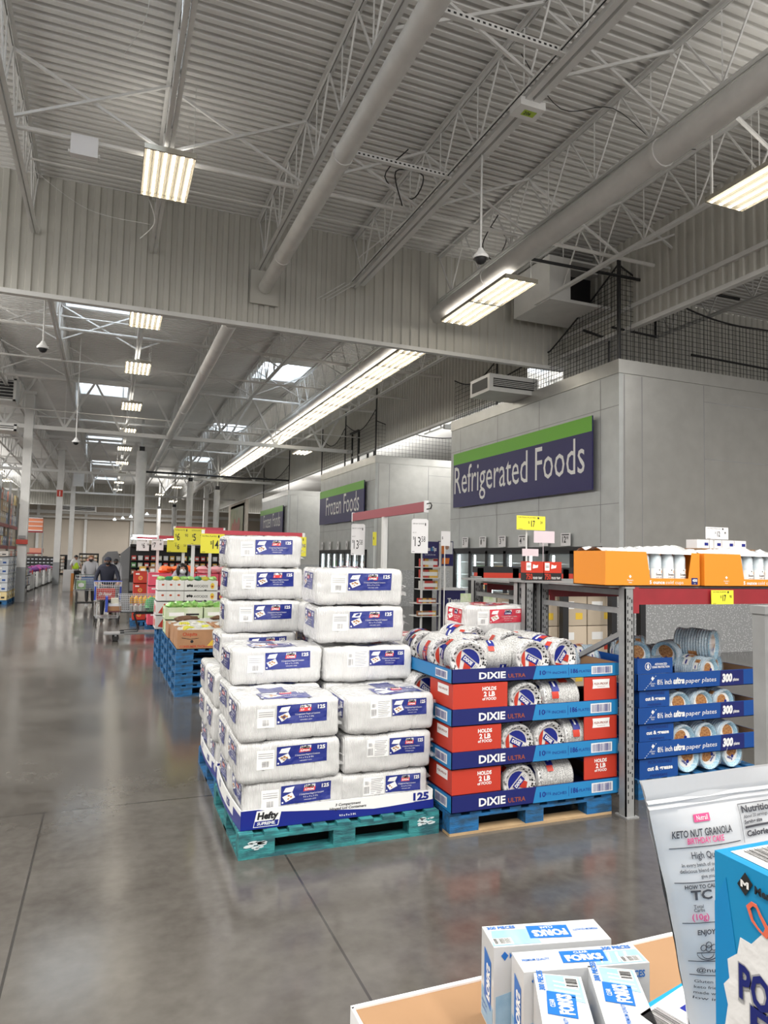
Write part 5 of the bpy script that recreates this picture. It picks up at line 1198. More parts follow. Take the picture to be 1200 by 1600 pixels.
for k in range(8):
    a, b_ = ring[k], ring[(k+1) % 8]; cx, cy = 1188, 1428; inn = lambda p: (cx+(p[0]-cx)*.62, cy+(p[1]-cy)*.74)
    m_.slab(f, [q(*b_), q(*a), q(*inn(a)), q(*inn(b_))], .0012, .002)
for s_, x, y, w in (('PO', 1158, 1542, .031), ('FI', 1176, 1600, .026)):
    u = ux(x); m_.cur = 5; m_.text(f, s_, u-.0008, zz(y+3, u), .026, w=w, off=.0018, bold=.075); m_.cur = 2; m_.text(f, s_, u+.0008, zz(y, u), .0255, w=w*.97, off=.0026, bold=.03)
m_.cur = 4; m_.slab(f, [q(1133, 1592), q(1175, 1600), q(1175, 1612), q(1133, 1608)], .0014, .0018)
m_.build('printing', [mat('cloudy_white_print', (.66, .65, .64), .5, bump=.3, bs=30), BLACK, NAVYC, BOXD, mat('coral_print', (.66, .13, .07), .4), GREY], t)
# ================================================================== PRODUCE DISPLAY on the left of the packs
def plain_pallet(x, y, z, w, d, label, group): return pallet(x, y, w, d, BLUEW, label, z, parts=(y < 9.5), group=group)
for s_, (y, n, nm) in enumerate(((9.0, 4, 'bananas'), (10.22, 4, 'green cartons'), (11.45, 4, 'avocado cartons'))):
    for k in range(n): plain_pallet((.84, .83, .80)[s_], y, .1435*k, 1.15, 1.1, f'blue pallet under the {nm}, {ORD[k]} from the floor', 'stacked blue pallets under the produce')
def carton(x, y, z, w, d, h, m, label, group, printer=None, open_=True, name='produce_carton'):
    t = thing(name, label, 'carton', (x, y, z), 0, group); mb = MB(); e = .008
    mb.box(0, w, 0, e, 0, h); mb.box(0, w, d-e, d, 0, h); mb.box(0, e, e, d-e, 0, h); mb.box(w-e, w, e, d-e, 0, h); mb.box(0, w, 0, d, 0, e)
    if not open_: mb.box(0, w, 0, d, h-e, h)
    mb.build('carton_body', m, t)
    if printer:
        pm = MB(); mats = printer(pm, frame((0, 0, 0), (1, 0, 0), (0, 0, 1)), frame((0, d, 0), (0, -1, 0), (0, 0, 1)), w, d, h); pm.build('printing', mats, t)
    return t
BANY = mat('banana_yellow_green', (.50, .55, .06), .45, col2=(.55, .42, .05), vs=12); PRED = mat('print_red_brown', (.45, .06, .02), .5); PYEL = mat('print_yellow', (.75, .50, .05), .5)
def ban_print(m_, f, fl, w, d, h):
    m_.cur = 0; m_.text(f, 'Chiquita', w*.12, h*.70, h*.16, w=w*.34, off=.001, bold=.03); m_.text(f, 'CONSUMER PACK', w*.06, h*.08, h*.12, w=w*.6, off=.001, bold=.03)
    m_.slab(f, [(w*.62, h*.10), (w*.94, h*.10), (w*.94, h*.13), (w*.62, h*.13)], .0005, .001)
    m_.cur = 1
    for k in range(3): m_.slab(f, [(w*(.70+.07*k), h*.16), (w*(.76+.07*k), h*.16), (w*(.86+.04*k), h*.42), (w*(.94), h*(.62+.05*k)), (w*(.90), h*(.60+.05*k)), (w*(.80+.04*k), h*.42)], .001, .0014)
    m_.cur = 2; m_.slab(f, [(w*.34+.02*math.cos(a*.7), h*.40+.02*math.sin(a*.7)) for a in range(9)], .001, .0015); m_.slab(f, [(w*.10, h*.58), (w*.3, h*.50), (w*.5, h*.56), (w*.5, h*.58), (w*.3, h*.53), (w*.10, h*.61)], .001, .0015)
    return [PRED, PYEL, BLACK]
def bananas(x, y, z, label):
    t = thing('banana_bunch', label, 'bananas', (x, y, z), random.uniform(0, 6), 'banana bunches in the brown cartons')
    for k in range(5):
        a = -.5+.25*k; pts = [(.02*k-.04+.0, -.09+.045*i, .02+.035*math.sin(i*.75)) for i in range(5)]
        MB().tube([(px*(1+abs(py)*4)+.01*a, py, pz) for px, py, pz in pts], [.006, .017, .019, .016, .007], 7).build('banana', BANY, t, True)
    return t
FILMB = mat('bagged_film_over_fruit', (.72, .73, .70), .35, coat=.9, cbump=1, bump=.7, bs=16, alpha=.75)
def film(x, y, z, w, d, hump, seed, label, m=FILMB):
    mb = MB(); nx, ny = 14, 12; vs = []
    for j in range(ny+1):
        for i in range(nx+1):
            e = (1-(2*i/nx-1)**4)*(1-(2*j/ny-1)**4); vs.append((w*i/nx, d*j/ny, e*(hump+.05*noise.noise(V((i*.6, j*.6, seed))))))
    mb.raw(vs, [(j*(nx+1)+i, j*(nx+1)+i+1, (j+1)*(nx+1)+i+1, (j+1)*(nx+1)+i) for j in range(ny) for i in range(nx)])
    tag(mb.build('plastic_liner', m, loc=(x, y, z)), label, 'plastic sheet')
Z1 = .1435*4
for i, (x, y) in enumerate(((.85, 9.02), (1.40, 9.02), (.85, 9.56), (1.40, 9.56))):
    carton(x, y, Z1, .52, .50, .24, BANB, 'brown banana carton, '+['front left of its pallet', 'front right of its pallet', 'behind the front left one', 'behind the front right one'][i], 'brown banana cartons', ban_print)
    for k in range(2): bananas(x+.15+.22*k, y+.2+.1*k, Z1+.20, f'bunch of yellow-green bananas in the {["front left", "front right", "back left", "back right"][i]} banana carton, {ORD[k]}')
    film(x+.01, y+.08, Z1+.215, .50, .40, .04, i, f'clear liner bag bulging out of the {["front left", "front right", "back left", "back right"][i]} banana carton')
LGREEN = mat('pale_green_carton', (.48, .62, .32), .5, col2=(.68, .70, .60), vs=5); LEAF = mat('green_leaf_bag', (.16, .46, .08), .4, coat=.5, cbump=.5, col2=(.40, .60, .20), vs=12)
def grn_print(m_, f, fl, w, d, h):
    m_.patch(f, w*.1, w*.5, h*.3, h*.6, .001); m_.cur = 1; m_.patch(f, w*.55, w*.9, h*.35, h*.5, .001); m_.cur = 2; m_.patch(fl, d*.15, d*.5, h*.2, h*.8, .001); return [WHITE, BLACK, LEAF]
for i, (x, y, z) in enumerate(((.84, 10.24, Z1), (1.40, 10.24, Z1), (.84, 10.78, Z1), (1.40, 10.78, Z1), (.83, 10.78, Z1+.21), (1.39, 10.78, Z1+.21))):
    carton(x, y, z, .54, .50, .20 if i < 4 else .18, BANB if i < 2 else LGREEN, f'{"brown" if i < 2 else "pale green"} produce carton past the bananas, {ORD[i]} of its pallet', 'cartons on the second produce pallet', ban_print if i < 2 else grn_print)
film(.85, 10.25, Z1+.19, 1.08, .48, .05, 21, 'white liner bag over the brown cartons past the bananas')
for i in range(9):
    mb = MB().blob((0, 0, .03), (.085, .07, .05), 10, 7, .5, i); o = mb.build('green_bag', LEAF, None, True, (.93+.115*(i % 9), 10.95+.18*(i % 2), Z1+.385)); tag(o, f'bright green bag of vegetables on the pale green cartons, {ORD[i]} from the left', 'vegetable bag', 'bright green vegetable bags')
for i in range(2):
    o = MB().blob((0, 0, .03), (.16, .10, .05), 10, 7, .6, 30+i).build('brown_bag', mat('brown_netting', (.12, .06, .03), .7), None, True, (1.1+.5*i, 10.45, Z1+.22)); tag(o, 'dark brown bag lying in front of the green bags, '+('left' if i == 0 else 'right'), 'produce bag')
STRW = mat('strawberry_carton_white', (.70, .68, .68), .5)
def straw_print(m_, f, fl, w, d, h):
    for F_, L_ in ((f, w), (fl, d)): m_.slab(F_, [(L_*.1, h*.2), (L_*.4, h*.1), (L_*.6, h*.6), (L_*.35, h*.9)], .001, .0015); m_.slab(F_, [(L_*.65, h*.2), (L_*.9, h*.25), (L_*.85, h*.8), (L_*.7, h*.7)], .001, .0015)
    return [REDC]
def avo_print(m_, f, fl, w, d, h):
    m_.cur = 0; m_.text(f, 'AVOCADOS', w*.28, h*.36, h*.24, w=w*.42, off=.001, bold=.01)
    for k in range(3): m_.slab(f, [(w*(.10+.06*k)+.018*math.cos(a*.7), h*(.5+.04*(k % 2))+.022*math.sin(a*.7)) for a in range(9)], .001, .0015)
    m_.cur = 1; m_.slab(f, [(w*.84+.032*math.cos(a*.5), h*.5+.05*math.sin(a*.5)) for a in range(12)], .001, .0015); m_.cur = 2; m_.slab(f, [(w*.84+.016*math.cos(a*.7), h*.45+.018*math.sin(a*.7)) for a in range(9)], .0018, .0022)
    m_.cur = 0; m_.slab(f, [(w*.3, .0), (w*.36, 0), (w*.36, .02), (w*.3, .02)], .001, .002); m_.slab(f, [(w*.6, .0), (w*.66, 0), (w*.66, .02), (w*.6, .02)], .001, .002)
    return [BLACK, PYEL, PRED]
def nut_print(m_, f, fl, w, d, h):
    for k in range(3): m_.slab(f, [(w*(.2+.3*k)+.022*math.cos(a*.7), h*.6+.016*math.sin(a*.7)) for a in range(9)], .001, .0015)
    m_.cur = 1; m_.patch(f, w*.33, w*.335, 0, h, .001); m_.patch(f, w*.66, w*.665, 0, h, .001); return [PRED, GREY]
for k in range(2):
    for i in range(3): carton((.74, 1.12, 1.52)[i], 11.5, Z1+.215*k, .37, .5, .21, STRW, f'white and red berry carton, {ORD[i]} from the left, {"lower" if k == 0 else "upper"} layer', 'white and red berry cartons', straw_print)
for k in range(2):
    z = Z1+.435+.165*k
    carton(.755, 11.52, z, .405, .45, .16, STRW, f'pale carton with brown nut pictures, {"lower" if k == 0 else "upper"} of the two', 'pale cartons beside the avocados', nut_print)
    carton(1.165, 11.52, z, .52, .45, .16, STRW, f'pale carton reading AVOCADOS, {"lower" if k == 0 else "upper"} of the two', 'avocado cartons', avo_print)
for i in range(8):
    m = [LEAF, mat('dark_green_net', (.02, .22, .10), .5), BANY, LEAF][i % 4]
    tag(MB().blob((0, 0, .02), (.07, .06, .035), 8, 6, .5, 50+i).build('produce_bag', m, None, True, (.82+.115*i, 11.72, Z1+.77)), f'small net bag of produce on top of the pale cartons, {ORD[i]} from the left', 'produce bag', 'net bags on top of the pale cartons')
PINK = mat('pink_carton', (.80, .10, .17), .45); PINKL = mat('light_pink_film', (.85, .42, .46), .4, coat=.6, cbump=.6)
def pink_print(m_, f, fl, w, d, h):
    m_.cur = 0; m_.slab(f, [(w*.5+.05*math.cos(a*.5), h*.45+.05*math.sin(a*.5)) for a in range(12)], .001, .0015); m_.cur = 1; m_.slab(f, [(w*.5+.03*math.cos(a*.5), h*.45+.03*math.sin(a*.5)) for a in range(12)], .0016, .002); m_.cur = 2; m_.patch(f, w*.12, w*.42, h*.72, h*.84, .001); return [PYEL, PINK, WHITE]
PX = [(.62, 17.9, 4, .30), (.90, 16.6, 4, .50), (1.42, 16.6, 4, .50), (1.94, 16.6, 4, .50), (2.46, 16.6, 4, .50)]
for i, (x, y, n, w) in enumerate(PX):
    for k in range(n): carton(x, y, .15+.295*k, w, .5, .29, PINK if i else REDC, f'{"pink" if i else "red"} fruit carton beyond the avocados, {ORD[i]} column, {ORD[k]} layer up', 'pink and red fruit cartons', pink_print, False)
for i, (x, y, w) in enumerate(((.58, 17.85, .5), (.88, 16.55, 1.1), (2.0, 16.55, 1.0))): plain_pallet(x, y, 0, w, .8, f'blue pallet under the {["red cartons", "pink cartons, left", "pink cartons, right"][i]}', 'pallets under the pink cartons')
for i in range(6): tag(MB().blob((0, 0, .04), (.16, .14, .09), 9, 7, .5, 70+i).build('fruit_bag', [mat('orange_net', (.85, .17, .04), .5), PINKL][i > 2], None, True, (1.25+.28*i, 16.8, 1.36)), f'{"orange net bag" if i < 3 else "pink filmed bag"} heaped on the pink cartons, {ORD[i]} from the left', 'fruit bag', 'fruit bags on the pink cartons')
PURP = mat('dark_purple_carton', (.10, .02, .09), .5)
for i in range(3): carton(2.05+.36*i, 14.6, .75, .34, .4, .34, PURP, f'dark purple printed carton, {ORD[i]} from the left, beside the pink cartons', 'dark purple cartons', pink_print, False)
tag(MB().box(2.0, 3.2, 14.55, 15.1, 0, .75).build('display_table', mat('orange_table_skirt', (.75, .38, .08), .6)), 'orange-skirted table under the dark purple cartons', 'table')

# price gantries over the produce
def gantry(x0, x1, y, z, label, h=.05, leg=None):
    t = thing('sign_gantry', label, 'sign gantry', (x0, y, 0)); MB().box(0, x1-x0, 0, .04, z, z+h).build('red_bar', REDS, t); MB().box(-.005, .03, -.006, .046, z-.01, z+h).build('end_clip', CARD, t); MB().box(x1-x0-.03, x1-x0+.005, -.006, .046, z-.01, z+h).build('end_clip', CARD, t)
    lx = leg if leg is not None else (x1-x0)/2; MB().box(lx-.03, lx+.03, 0, .04, 0, z).build('post', STEEL, t)
gantry(1.12, 2.47, 9.15, 2.02, 'red sign bar over the bananas, carrying the 14 dollar sign', .055, 1.25)
card(1.10, 9.12, 1.775, .30, .25, '14', '98', YEL, 'large yellow price sign 14 hanging left of the tallest pack stack')
card(2.32, 9.12, 1.76, .17, .26, '8', '98', YEL, 'yellow price sign hanging right of the tallest pack stack')
GN = [(1.12, 1.42, 13.3, 1.94, '6', '90', YEL, 'yellow 6.90 sign in the middle of the produce signs'), (1.42, 1.68, 13.3, 1.94, '5', '98', YEL, 'yellow 5.98 sign beside the 6.90 sign'), (1.18, 1.60, 15.6, 1.80, '6', '56', YEL, 'yellow 6.56 sign left of the others'), (.95, 1.22, 17.2, 1.84, '7', '48', CARD, 'white 7.48 sign over the pink cartons'), (.62, .90, 17.2, 1.82, '6', '98', CARD, 'white 6.98 sign leftmost over the red cartons')]
gantry(1.12, 2.05, 13.35, 2.22, 'red sign bar above the yellow 6.90 and 5.98 signs', .05, .36); gantry(.98, 1.95, 15.65, 2.09, 'red sign bar above the yellow 6.56 sign', .06, .55); gantry(.6, 1.3, 17.25, 2.10, 'red sign bar above the two white price signs', .05, .5)
gantry(1.9, 2.3, 15.65, 2.02, 'short red sign bar right of the yellow signs', .05, .2)
for x0, x1, y, z, p_, c_, m, l in GN:
    o = card(x0, y, z, x1-x0, .30 if y < 15 else .27, p_, c_, m, l, bars=True)
# silver-legged gantry with the two white 13.58 signs over the right aisle
t = thing('sign_gantry', 'dull red sign bar on a white post carrying two 13.58 signs', 'sign gantry', (3.75, 8.0, 0))
mb = MB(); mb.box(-.02, .02, 0, 2.85, 2.36, 2.49); mb.build('red_bar', mat('dull_red_bar', (.33, .06, .08), .4), t); MB().box(-.035, .035, 1.40, 1.47, 0, 2.36).build('post', STEEL, t)
MB().box(-.025, .025, -.005, .03, 2.35, 2.50).build('end_clip', CARD, t); MB().box(-.025, .025, 2.82, 2.855, 2.35, 2.50).build('end_clip', CARD, t)
T = M.Translation((0, -.08, 2.42)); MB().tube([(0, -.01, 2.46), (0, -.12, 2.46), (0, -.15, 2.43), (0, -.12, 2.39), (0, -.01, 2.39)], .008, 6).build('end_loop', DARKST, t)
def hang(x, y, z, w, h, label):
    f = frame((0, 0, 0), (math.cos(.25), -math.sin(.25), 0), (0, 0, 1)); mb = MB(); mb.slab(f, [(0, 0), (w, 0), (w, h-.02), (w-.02, h), (.02, h), (0, h-.02)], -.003, 0); mb.cur = 1
    mb.text(f, '$', w*.08, h*.40, h*.08, off=.001); mb.text(f, '13', w*.20, h*.20, h*.27, w=w*.36, off=.001, bold=.0); mb.text(f, '58', w*.60, h*.33, h*.16, w=w*.24, off=.001)
    mb.text(f, 'CARRYOUT CONTAINER', w*.06, h*.84, h*.035, w=w*.70, off=.001); mb.patch(f, w*.8, w*.86, h*.80, h*.88, .001); mb.text(f, '125 CT', w*.07, h*.58, h*.03, off=.001); mb.patch(f, w*.05, w*.2, h*.04, h*.05, .001); mb.patch(f, w*.12, w*.14, h, h+.06, -.001)
    tag(mb.build('price_sign', [CARD, BLACK], loc=(x, y, z)), label, 'price sign')
hang(3.60, 8.12, 1.83, .215, .44, 'white 13.58 price sign hanging at the near end of the red bar')
hang(3.62, 10.55, 1.80, .22, .50, 'white 13.58 price sign hanging at the far end of the red bar')
o = card(5.05, 10.2, 1.98, .17, .24, '', '', CARD, 'blank-looking white card just behind the nearer 13.58 sign', bars=False)
tag(MB().box(5.12, 5.135, 10.21, 10.22, 0, 2.0).build('sign_holder', STEEL), 'thin stem holding the white card behind the 13.58 sign', 'sign holder')
tag(card(4.35, 11.5, 1.98, .07, .24, '', '', YEL, 'narrow yellow card beside the farther 13.58 sign', bars=False), 'narrow yellow card beside the farther 13.58 sign', 'price sign')
tag(MB().box(4.38, 4.39, 11.51, 11.52, 0, 2.0).build('sign_holder', STEEL), 'thin stem holding the narrow yellow card', 'sign holder')

# sample gondola with navy header
t = thing('sampling_stand', 'tall grey stand with navy header and snack shelves', 'display stand', (7.22, 15.6, 0))
for x in (0, .50): MB().box(x-.02, x+.02, 0, .05, 0, 2.15).build('post', STEEL, t)
MB().box(.0, .50, .45, .48, 0, 2.1).build('back_panel', DARKST, t)
for z in (.35, .66, 1.0, 1.28, 1.55): MB().box(-.14 if z < .7 else 0, .50, -.05, .45, z, z+.02).build('shelf', STEEL, t)
f = frame((0, -.02, 1.75), (1, 0, 0), (0, 0, 1)); mb = MB(); mb.box(0, .42, -.02, .02, 1.78, 2.2); mb.cur = 1; mb.text(f, 'Tastes', .04, .22, .10, w=.16, off=.003, bold=.03); mb.text(f, 'Tips', .26, .22, .10, w=.11, off=.003, bold=.03); mb.text(f, 'Try it. Love it. Save today.', .05, .11, .035, w=.30, off=.003); mb.cur = 2; mb.text(f, '&', .215, .22, .09, off=.003, bold=.03); mb.build('header_sign', [NAVY, WHITE, CYANC], t)
rd = random.Random(9)
for z in (.37, .68, 1.02, 1.30, 1.57):
    for i in range(7):
        c = rd.choice([1, 3, 5, 6, 0, 1]) if z > .9 else rd.choice([1, 6, 3]); o = link('snack_pack', [PACKC[c] and pk[c]][0], None, (7.22+(.04 if z > .7 else -.06)+.066*i, 15.75 if z > .7 else 15.62, z), 0)
        o.rotation_euler.z = R(90); o.scale = (.30, .5, .5 if z < .7 else .85); tag(o, f'small snack pack on the navy-headed stand, shelf {["one", "two", "three", "four", "five"][int((z-.3)/.31)]} from below', 'snack pack', 'snack packs on the navy-headed stand')
t = thing('poster_stand', 'narrow poster with a woman in orange beside the navy header', 'poster', (7.70, 15.7, 1.60)); MB().box(0, .42, 0, .02, 0, .62).build('panel', NAVY, t); m_ = MB(); f = frame((0, 0, 0), (1, 0, 0), (0, 0, 1)); m_.slab(f, [(.02, .3), (.40, .3), (.40, .6), (.02, .6)], .001, .002); m_.cur = 1; m_.slab(f, [(.05, .3), (.18, .3), (.2, .55), (.06, .55)], .002, .003); m_.slab(f, [(.10, .05), (.3, .05), (.32, .2), (.12, .2)], .002, .003); m_.cur = 2; m_.slab(f, [(.24+.06*math.cos(a*.7), .48+.07*math.sin(a*.7)) for a in range(9)], .003, .004)
m_.build('poster_print', [CARD, mat('poster_orange', (.8, .22, .03), .5), SKINM], t); MB().box(.19, .23, .0, .02, -1.60, 0).build('post', STEEL, t)
t = thing('podium', 'navy demo cart with a white top beside the sampling stand', 'demo cart', (7.85, 15.55, 0)); MB().box(0, .55, 0, .5, 0, 1.0).build('cabinet', NAVY, t); MB().box(-.04, .6, -.04, .54, 1.0, 1.05).build('top', CARD, t); m_ = MB(); m_.text(frame((0, 0, 0), (1, 0, 0), (0, 0, 1)), 'Tastes', .05, .7, .10, w=.4, off=.002, bold=.03); m_.build('lettering', WHITE, t)
# dark chilled wall and stacks behind the produce
t = thing('meat_case', 'long dark chilled case with lit canopy behind the produce', 'refrigerated case', (.9, 31, 0))
mb = MB(); mb.box(0, 4.6, .8, 1.2, 0, 2.15); mb.box(0, 4.6, 0, 1.2, 0, .55); mb.box(0, 4.6, -.0, .8, 2.05, 2.15); mb.build('cabinet', BLACK, t); MB().box(0, 4.6, -.02, 0, .2, .55).build('front_trim', GREY, t)
for z in (.85, 1.15, 1.45): MB().box(.05, 4.55, .3, .8, z, z+.03).build('shelf', DARKST, t)
MB().box(.0, 4.6, .0, .05, 2.35, 2.42).build('lit_rail', LEDM, t); MB().box(.0, 4.6, .5, .55, 2.48, 2.55).build('lit_rail', LEDM, t); MB().box(.0, .05, .0, .6, 2.1, 2.6).build('rail_bracket', STEEL, t); MB().box(4.55, 4.6, .0, .6, 2.1, 2.6).build('rail_bracket', STEEL, t)
for z in (.88, 1.18, 1.48):
    for i in range(17):
        o = link('chilled_pack', pk[rd.choice([1, 3, 4, 6, 7, 8, 5])], None, (1.05+.26*i, 31.45, z), R(90)); o.scale = (.9, .9, .8); tag(o, 'chilled food pack in the dark case behind the produce', 'food pack', 'chilled packs in the dark case')
# grey-shrouded bakery shapes in the distance
for i, (x, y, h, w) in enumerate(((.9, 52, 2.3, 2.1), (-.3, 54, 1.9, 1.2))):
    mb = MB(); mb.slab(frame((x, y, 0), (1, 0, 0), (0, 0, 1)), [(0, 0), (w, 0), (w*1.02, h*.7), (w*.8, h), (w*.25, h*.98), (-.05, h*.75)], -1.0, 0); tag(mb.build('shrouded_case', GREY), ['large grey covered display far down the aisle', 'smaller grey covered display far down the aisle'][i], 'covered display')
for i in range(5):
    t = thing('track_light', f'small bright pendant lamp far off over the bakery, {ORD[i]} from the left', 'lamp', (.3+.45*i, 44, 3.7+.10*i), 0, 'small pendant lamps'); MB().lathe([(.02, .12), (.09, .02), (.09, 0), (0, 0)], 10).build('shade', LEDM, t); MB().tube([(0, 0, .12), (0, 0, 3.3)], .008, 4).build('cord', STEEL, t)
# mural wall at the far right end
t = thing('wall_mural', 'large framed food photo high on a pale wall beyond the boxes', 'mural', (9.0, 50, 2.2)); MB().box(0, .1, 0, 6, 0, 3.4).build('panel', BEIGE, t); m_ = MB(); f = frame((0, 6, 0), (0, -1, 0), (0, 0, 1)); m_.patch(f, .2, 5.6, .3, 3.2, .01); m_.cur = 1
for k in range(4): m_.slab(f, [(1.2+.9*k+.5*math.cos(a*.5), 1.5+.3*(k % 2)+.6*math.sin(a*.5)) for a in range(12)], .012, .02)
m_.build('photo_print', [mat('mural_green_brown', (.30, .26, .16), .5, col2=(.16, .22, .10), vs=1.5), mat('mural_red', (.36, .10, .07), .5)], t)
tag(MB().box(9.0, 9.2, 49.5, 57, 0, 5.8).build('partition', BEIGE), 'pale partition wall under the food mural beyond the cooler boxes', 'wall panel')
struct(bpy.data.objects['partition'])
# ================================================================== PEOPLE
import bmesh
def skin(name, vs, es, m, parent, sub=1, label=None):
    bm = bmesh.new(); lay = bm.verts.layers.skin.verify(); B = []
    for co, r in vs:
        v = bm.verts.new(co); v[lay].radius = (r, r) if not isinstance(r, tuple) else r; B.append(v)
    for a, b_ in es: bm.edges.new((B[a], B[b_]))
    for v in B: v[lay].use_root = False
    B[0][lay].use_root = True
    me = bpy.data.meshes.new(name); bm.to_mesh(me); bm.free()
    o = bpy.data.objects.new(name, me); COL.objects.link(o)
    mo = o.modifiers.new('skin', 'SKIN'); mo.use_smooth_shade = True; s_ = o.modifiers.new('sub', 'SUBSURF'); s_.levels = sub; s_.render_levels = sub
    dg = bpy.context.evaluated_depsgraph_get(); em = bpy.data.meshes.new_from_object(o.evaluated_get(dg)); bpy.data.objects.remove(o); bpy.data.meshes.remove(me)
    em.materials.clear(); em.materials.append(m); em.polygons.foreach_set('use_smooth', [True]*len(em.polygons)); em.name = name
    return link(name, em, parent, None, 0, label)
class Chain:
    def __init__(s): s.v = []; s.e = []
    def add(s, co, r, prev=None): s.v.append((V(co), r)); i = len(s.v)-1; (s.e.append((prev, i)) if prev is not None else None); return i
def person(loc, rz, label, H_, shirt, trousers, hair, hands, feet, skinm=SKINM, cap=None, mask=None, vest=None, shoe=None, lean=0.0, long_hair=False, head_turn=0.0, sleeves=True, build=1.0):
    """faces local -y; hands: two target points; feet: two (x, y)"""
    t = thing('person', label, 'person', loc, rz); k = H_/1.75
    hip, chest, neck, head = .93*k, 1.30*k, 1.48*k, 1.60*k; ly = -lean
    P_ = lambda x, y, z: V((x*k, y*k, z))
    def torso(c, g, full=True):
        a = c.add(P_(0, 0, hip), (.155*k*build+g, .115*k+g)); b_ = c.add(P_(0, ly*.5, (hip+chest)/2), (.150*k*build+g, .115*k+g), a); d = c.add(P_(0, ly, chest), (.165*k*build+g, .115*k+g), b_)
        return a, b_, d
    def arm(c, d, s_, g, to_hand):
        sh = V((s_*.185*k*build, (ly-.0)*k, 1.42*k)); h_ = V(hands[0 if s_ < 0 else 1]); mid = (sh+h_)/2; L_ = (h_-sh).length; ext = max(0.0, (.56*k)**2-L_**2)**.5*.5
        el = mid+V((s_*.45, .35, -.8)).normalized()*ext
        a = c.add(sh, .062*k+g, d); b_ = c.add(sh.lerp(el, .5), .050*k+g, a); e = c.add(el, .042*k+g, b_); w = c.add(h_.lerp(el, .12), .030*k+g, e)
        return el, h_, w
    def leg(c, a, s_, g, z_end=0.07):
        fx, fy = feet[0 if s_ < 0 else 1]; h_ = V((s_*.095*k, 0, hip-.05)); an = V((fx, fy+.03, .085)); kn = h_.lerp(an, .5)+V((0, -.05, 0))
        q = c.add(h_, .095*k*build+g, a); kq = c.add(h_.lerp(kn, .5), .080*k+g, q); kk = c.add(kn, .060*k+g, kq); cf = c.add(kn.lerp(an, .4), .054*k+g, kk); return c.add(an if z_end < .1 else an+V((0, 0, z_end-.085)), .040*k+g, cf), an
    # skin: one continuous body
    c = Chain(); a, b_, d = torso(c, -.040); n0 = c.add(P_(0, ly, 1.39), .060*k, d); n = c.add(P_(0, ly-.01, neck), .052*k, n0); hd = V((0, (ly-.03)*k, head))
    j = c.add(hd+V((0, -.012*k, -.065*k)), .062*k, n); m1 = c.add(hd, (.080*k, .092*k), j); m2 = c.add(hd+V((0, .008*k, .055*k)), (.078*k, .088*k), m1); c.add(hd+V((0, .008*k, .105*k)), .045*k, m2)
    for s_ in (-1, 1):
        el, h_, w = arm(c, d, s_, -.012, True); dr = (h_-el).normalized(); pm = c.add(h_+dr*.045, (.038, .018), w); side = V((1, 0, 0))
        for f_ in range(4):
            off = side*(f_-1.5)*.019; ln = (.034, .040, .037, .028)[f_]
            p1 = c.add(h_+dr*.085+off, .0095, pm); p2 = c.add(h_+dr*(.085+ln)+off+V((0, 0, -.018)), .0088, p1); c.add(h_+dr*(.080+ln)+off+V((0, .012, -.042)), .0075, p2)
        th = c.add(h_+dr*.035-side*s_*.036+V((0, 0, -.01)), .011, w); c.add(h_+dr*.070-side*s_*.048+V((0, 0, -.028)), .009, th)
        fe, an = leg(c, a, s_, -.012)
        c.add(an+V((0, -.11, -.035)), .035, fe)
    body_ = skin('body', c.v, c.e, skinm, t)
    # face details
    m_ = MB(); hf = hd
    for s_ in (-1, 1): m_.blob(hf+V((s_*.032*k, -.088*k, .022*k)), (.012, .008, .007), 8, 5)
    m_.build('eyes', BLACK, t, True); m_ = MB(); m_.blob(hf+V((0, -.100*k, .0)), (.013, .020, .022), 8, 6)
    for s_ in (-1, 1): m_.blob(hf+V((s_*.086*k, .01, .01)), (.012, .022, .032), 8, 6)
    m_.build('nose_and_ears', skinm, t, True)
    if not mask: MB().blob(hf+V((0, -.088*k, -.045*k)), (.024, .010, .007), 8, 5).build('mouth', mat('lips', (.35, .12, .10), .5), t, True)
    if mask:
        m_ = MB(); m_.blob(hf+V((0, -.055*k, -.035*k)), (.068*k, .058*k, .058*k), 14, 10); m_.tube([hf+V((-.06*k, -.07*k, -.02*k)), hf+V((-.088*k, .0, .0))], .003, 4); m_.tube([hf+V((.06*k, -.07*k, -.02*k)), hf+V((.088*k, .0, .0))], .003, 4)
        m_.build('face_mask', mask, t, True)
    if hair:
        m_ = MB(); m_.blob(hf+V((0, .030*k, .050*k)), (.096*k, .098*k, .090*k), 14, 10, .06, 3)
        if long_hair:
            m_.blob(hf+V((0, .045*k, -.02*k)), (.120*k, .085*k, .13*k), 14, 10, .1, 4)
            for s_ in (-1, 1): m_.blob(hf+V((s_*.088*k, -.005, -.03*k)), (.038*k, .062*k, .125*k), 10, 8, .1, 5)
        m_.build('hair', hair, t, True)
    if cap:
        m_ = MB(); m_.lathe([(.001, .088*k), (.05*k, .078*k), (.086*k, .045*k), (.098*k, .0), (.094*k, -.006)], 18, M.Translation(hf+V((0, .010*k, .055*k)))); m_.build('cap', cap, t, True)
        m_ = MB(); T = M.Translation(hf+V((0, -.085*k, .058*k))) @ M.Rotation(.22, 4, 'X'); pts = [V((.080*k*math.cos(a), -.085*k*math.sin(a), 0)) for a in [i*math.pi/10 for i in range(11)]]
        m_.raw([T @ p for p in pts]+[T @ (p+V((0, 0, .008))) for p in pts], [tuple(range(11)), tuple(range(21, 10, -1))]+[(i, (i+1) % 11, 11+(i+1) % 11, 11+i) for i in range(11)]); m_.build('cap_brim', cap, t)
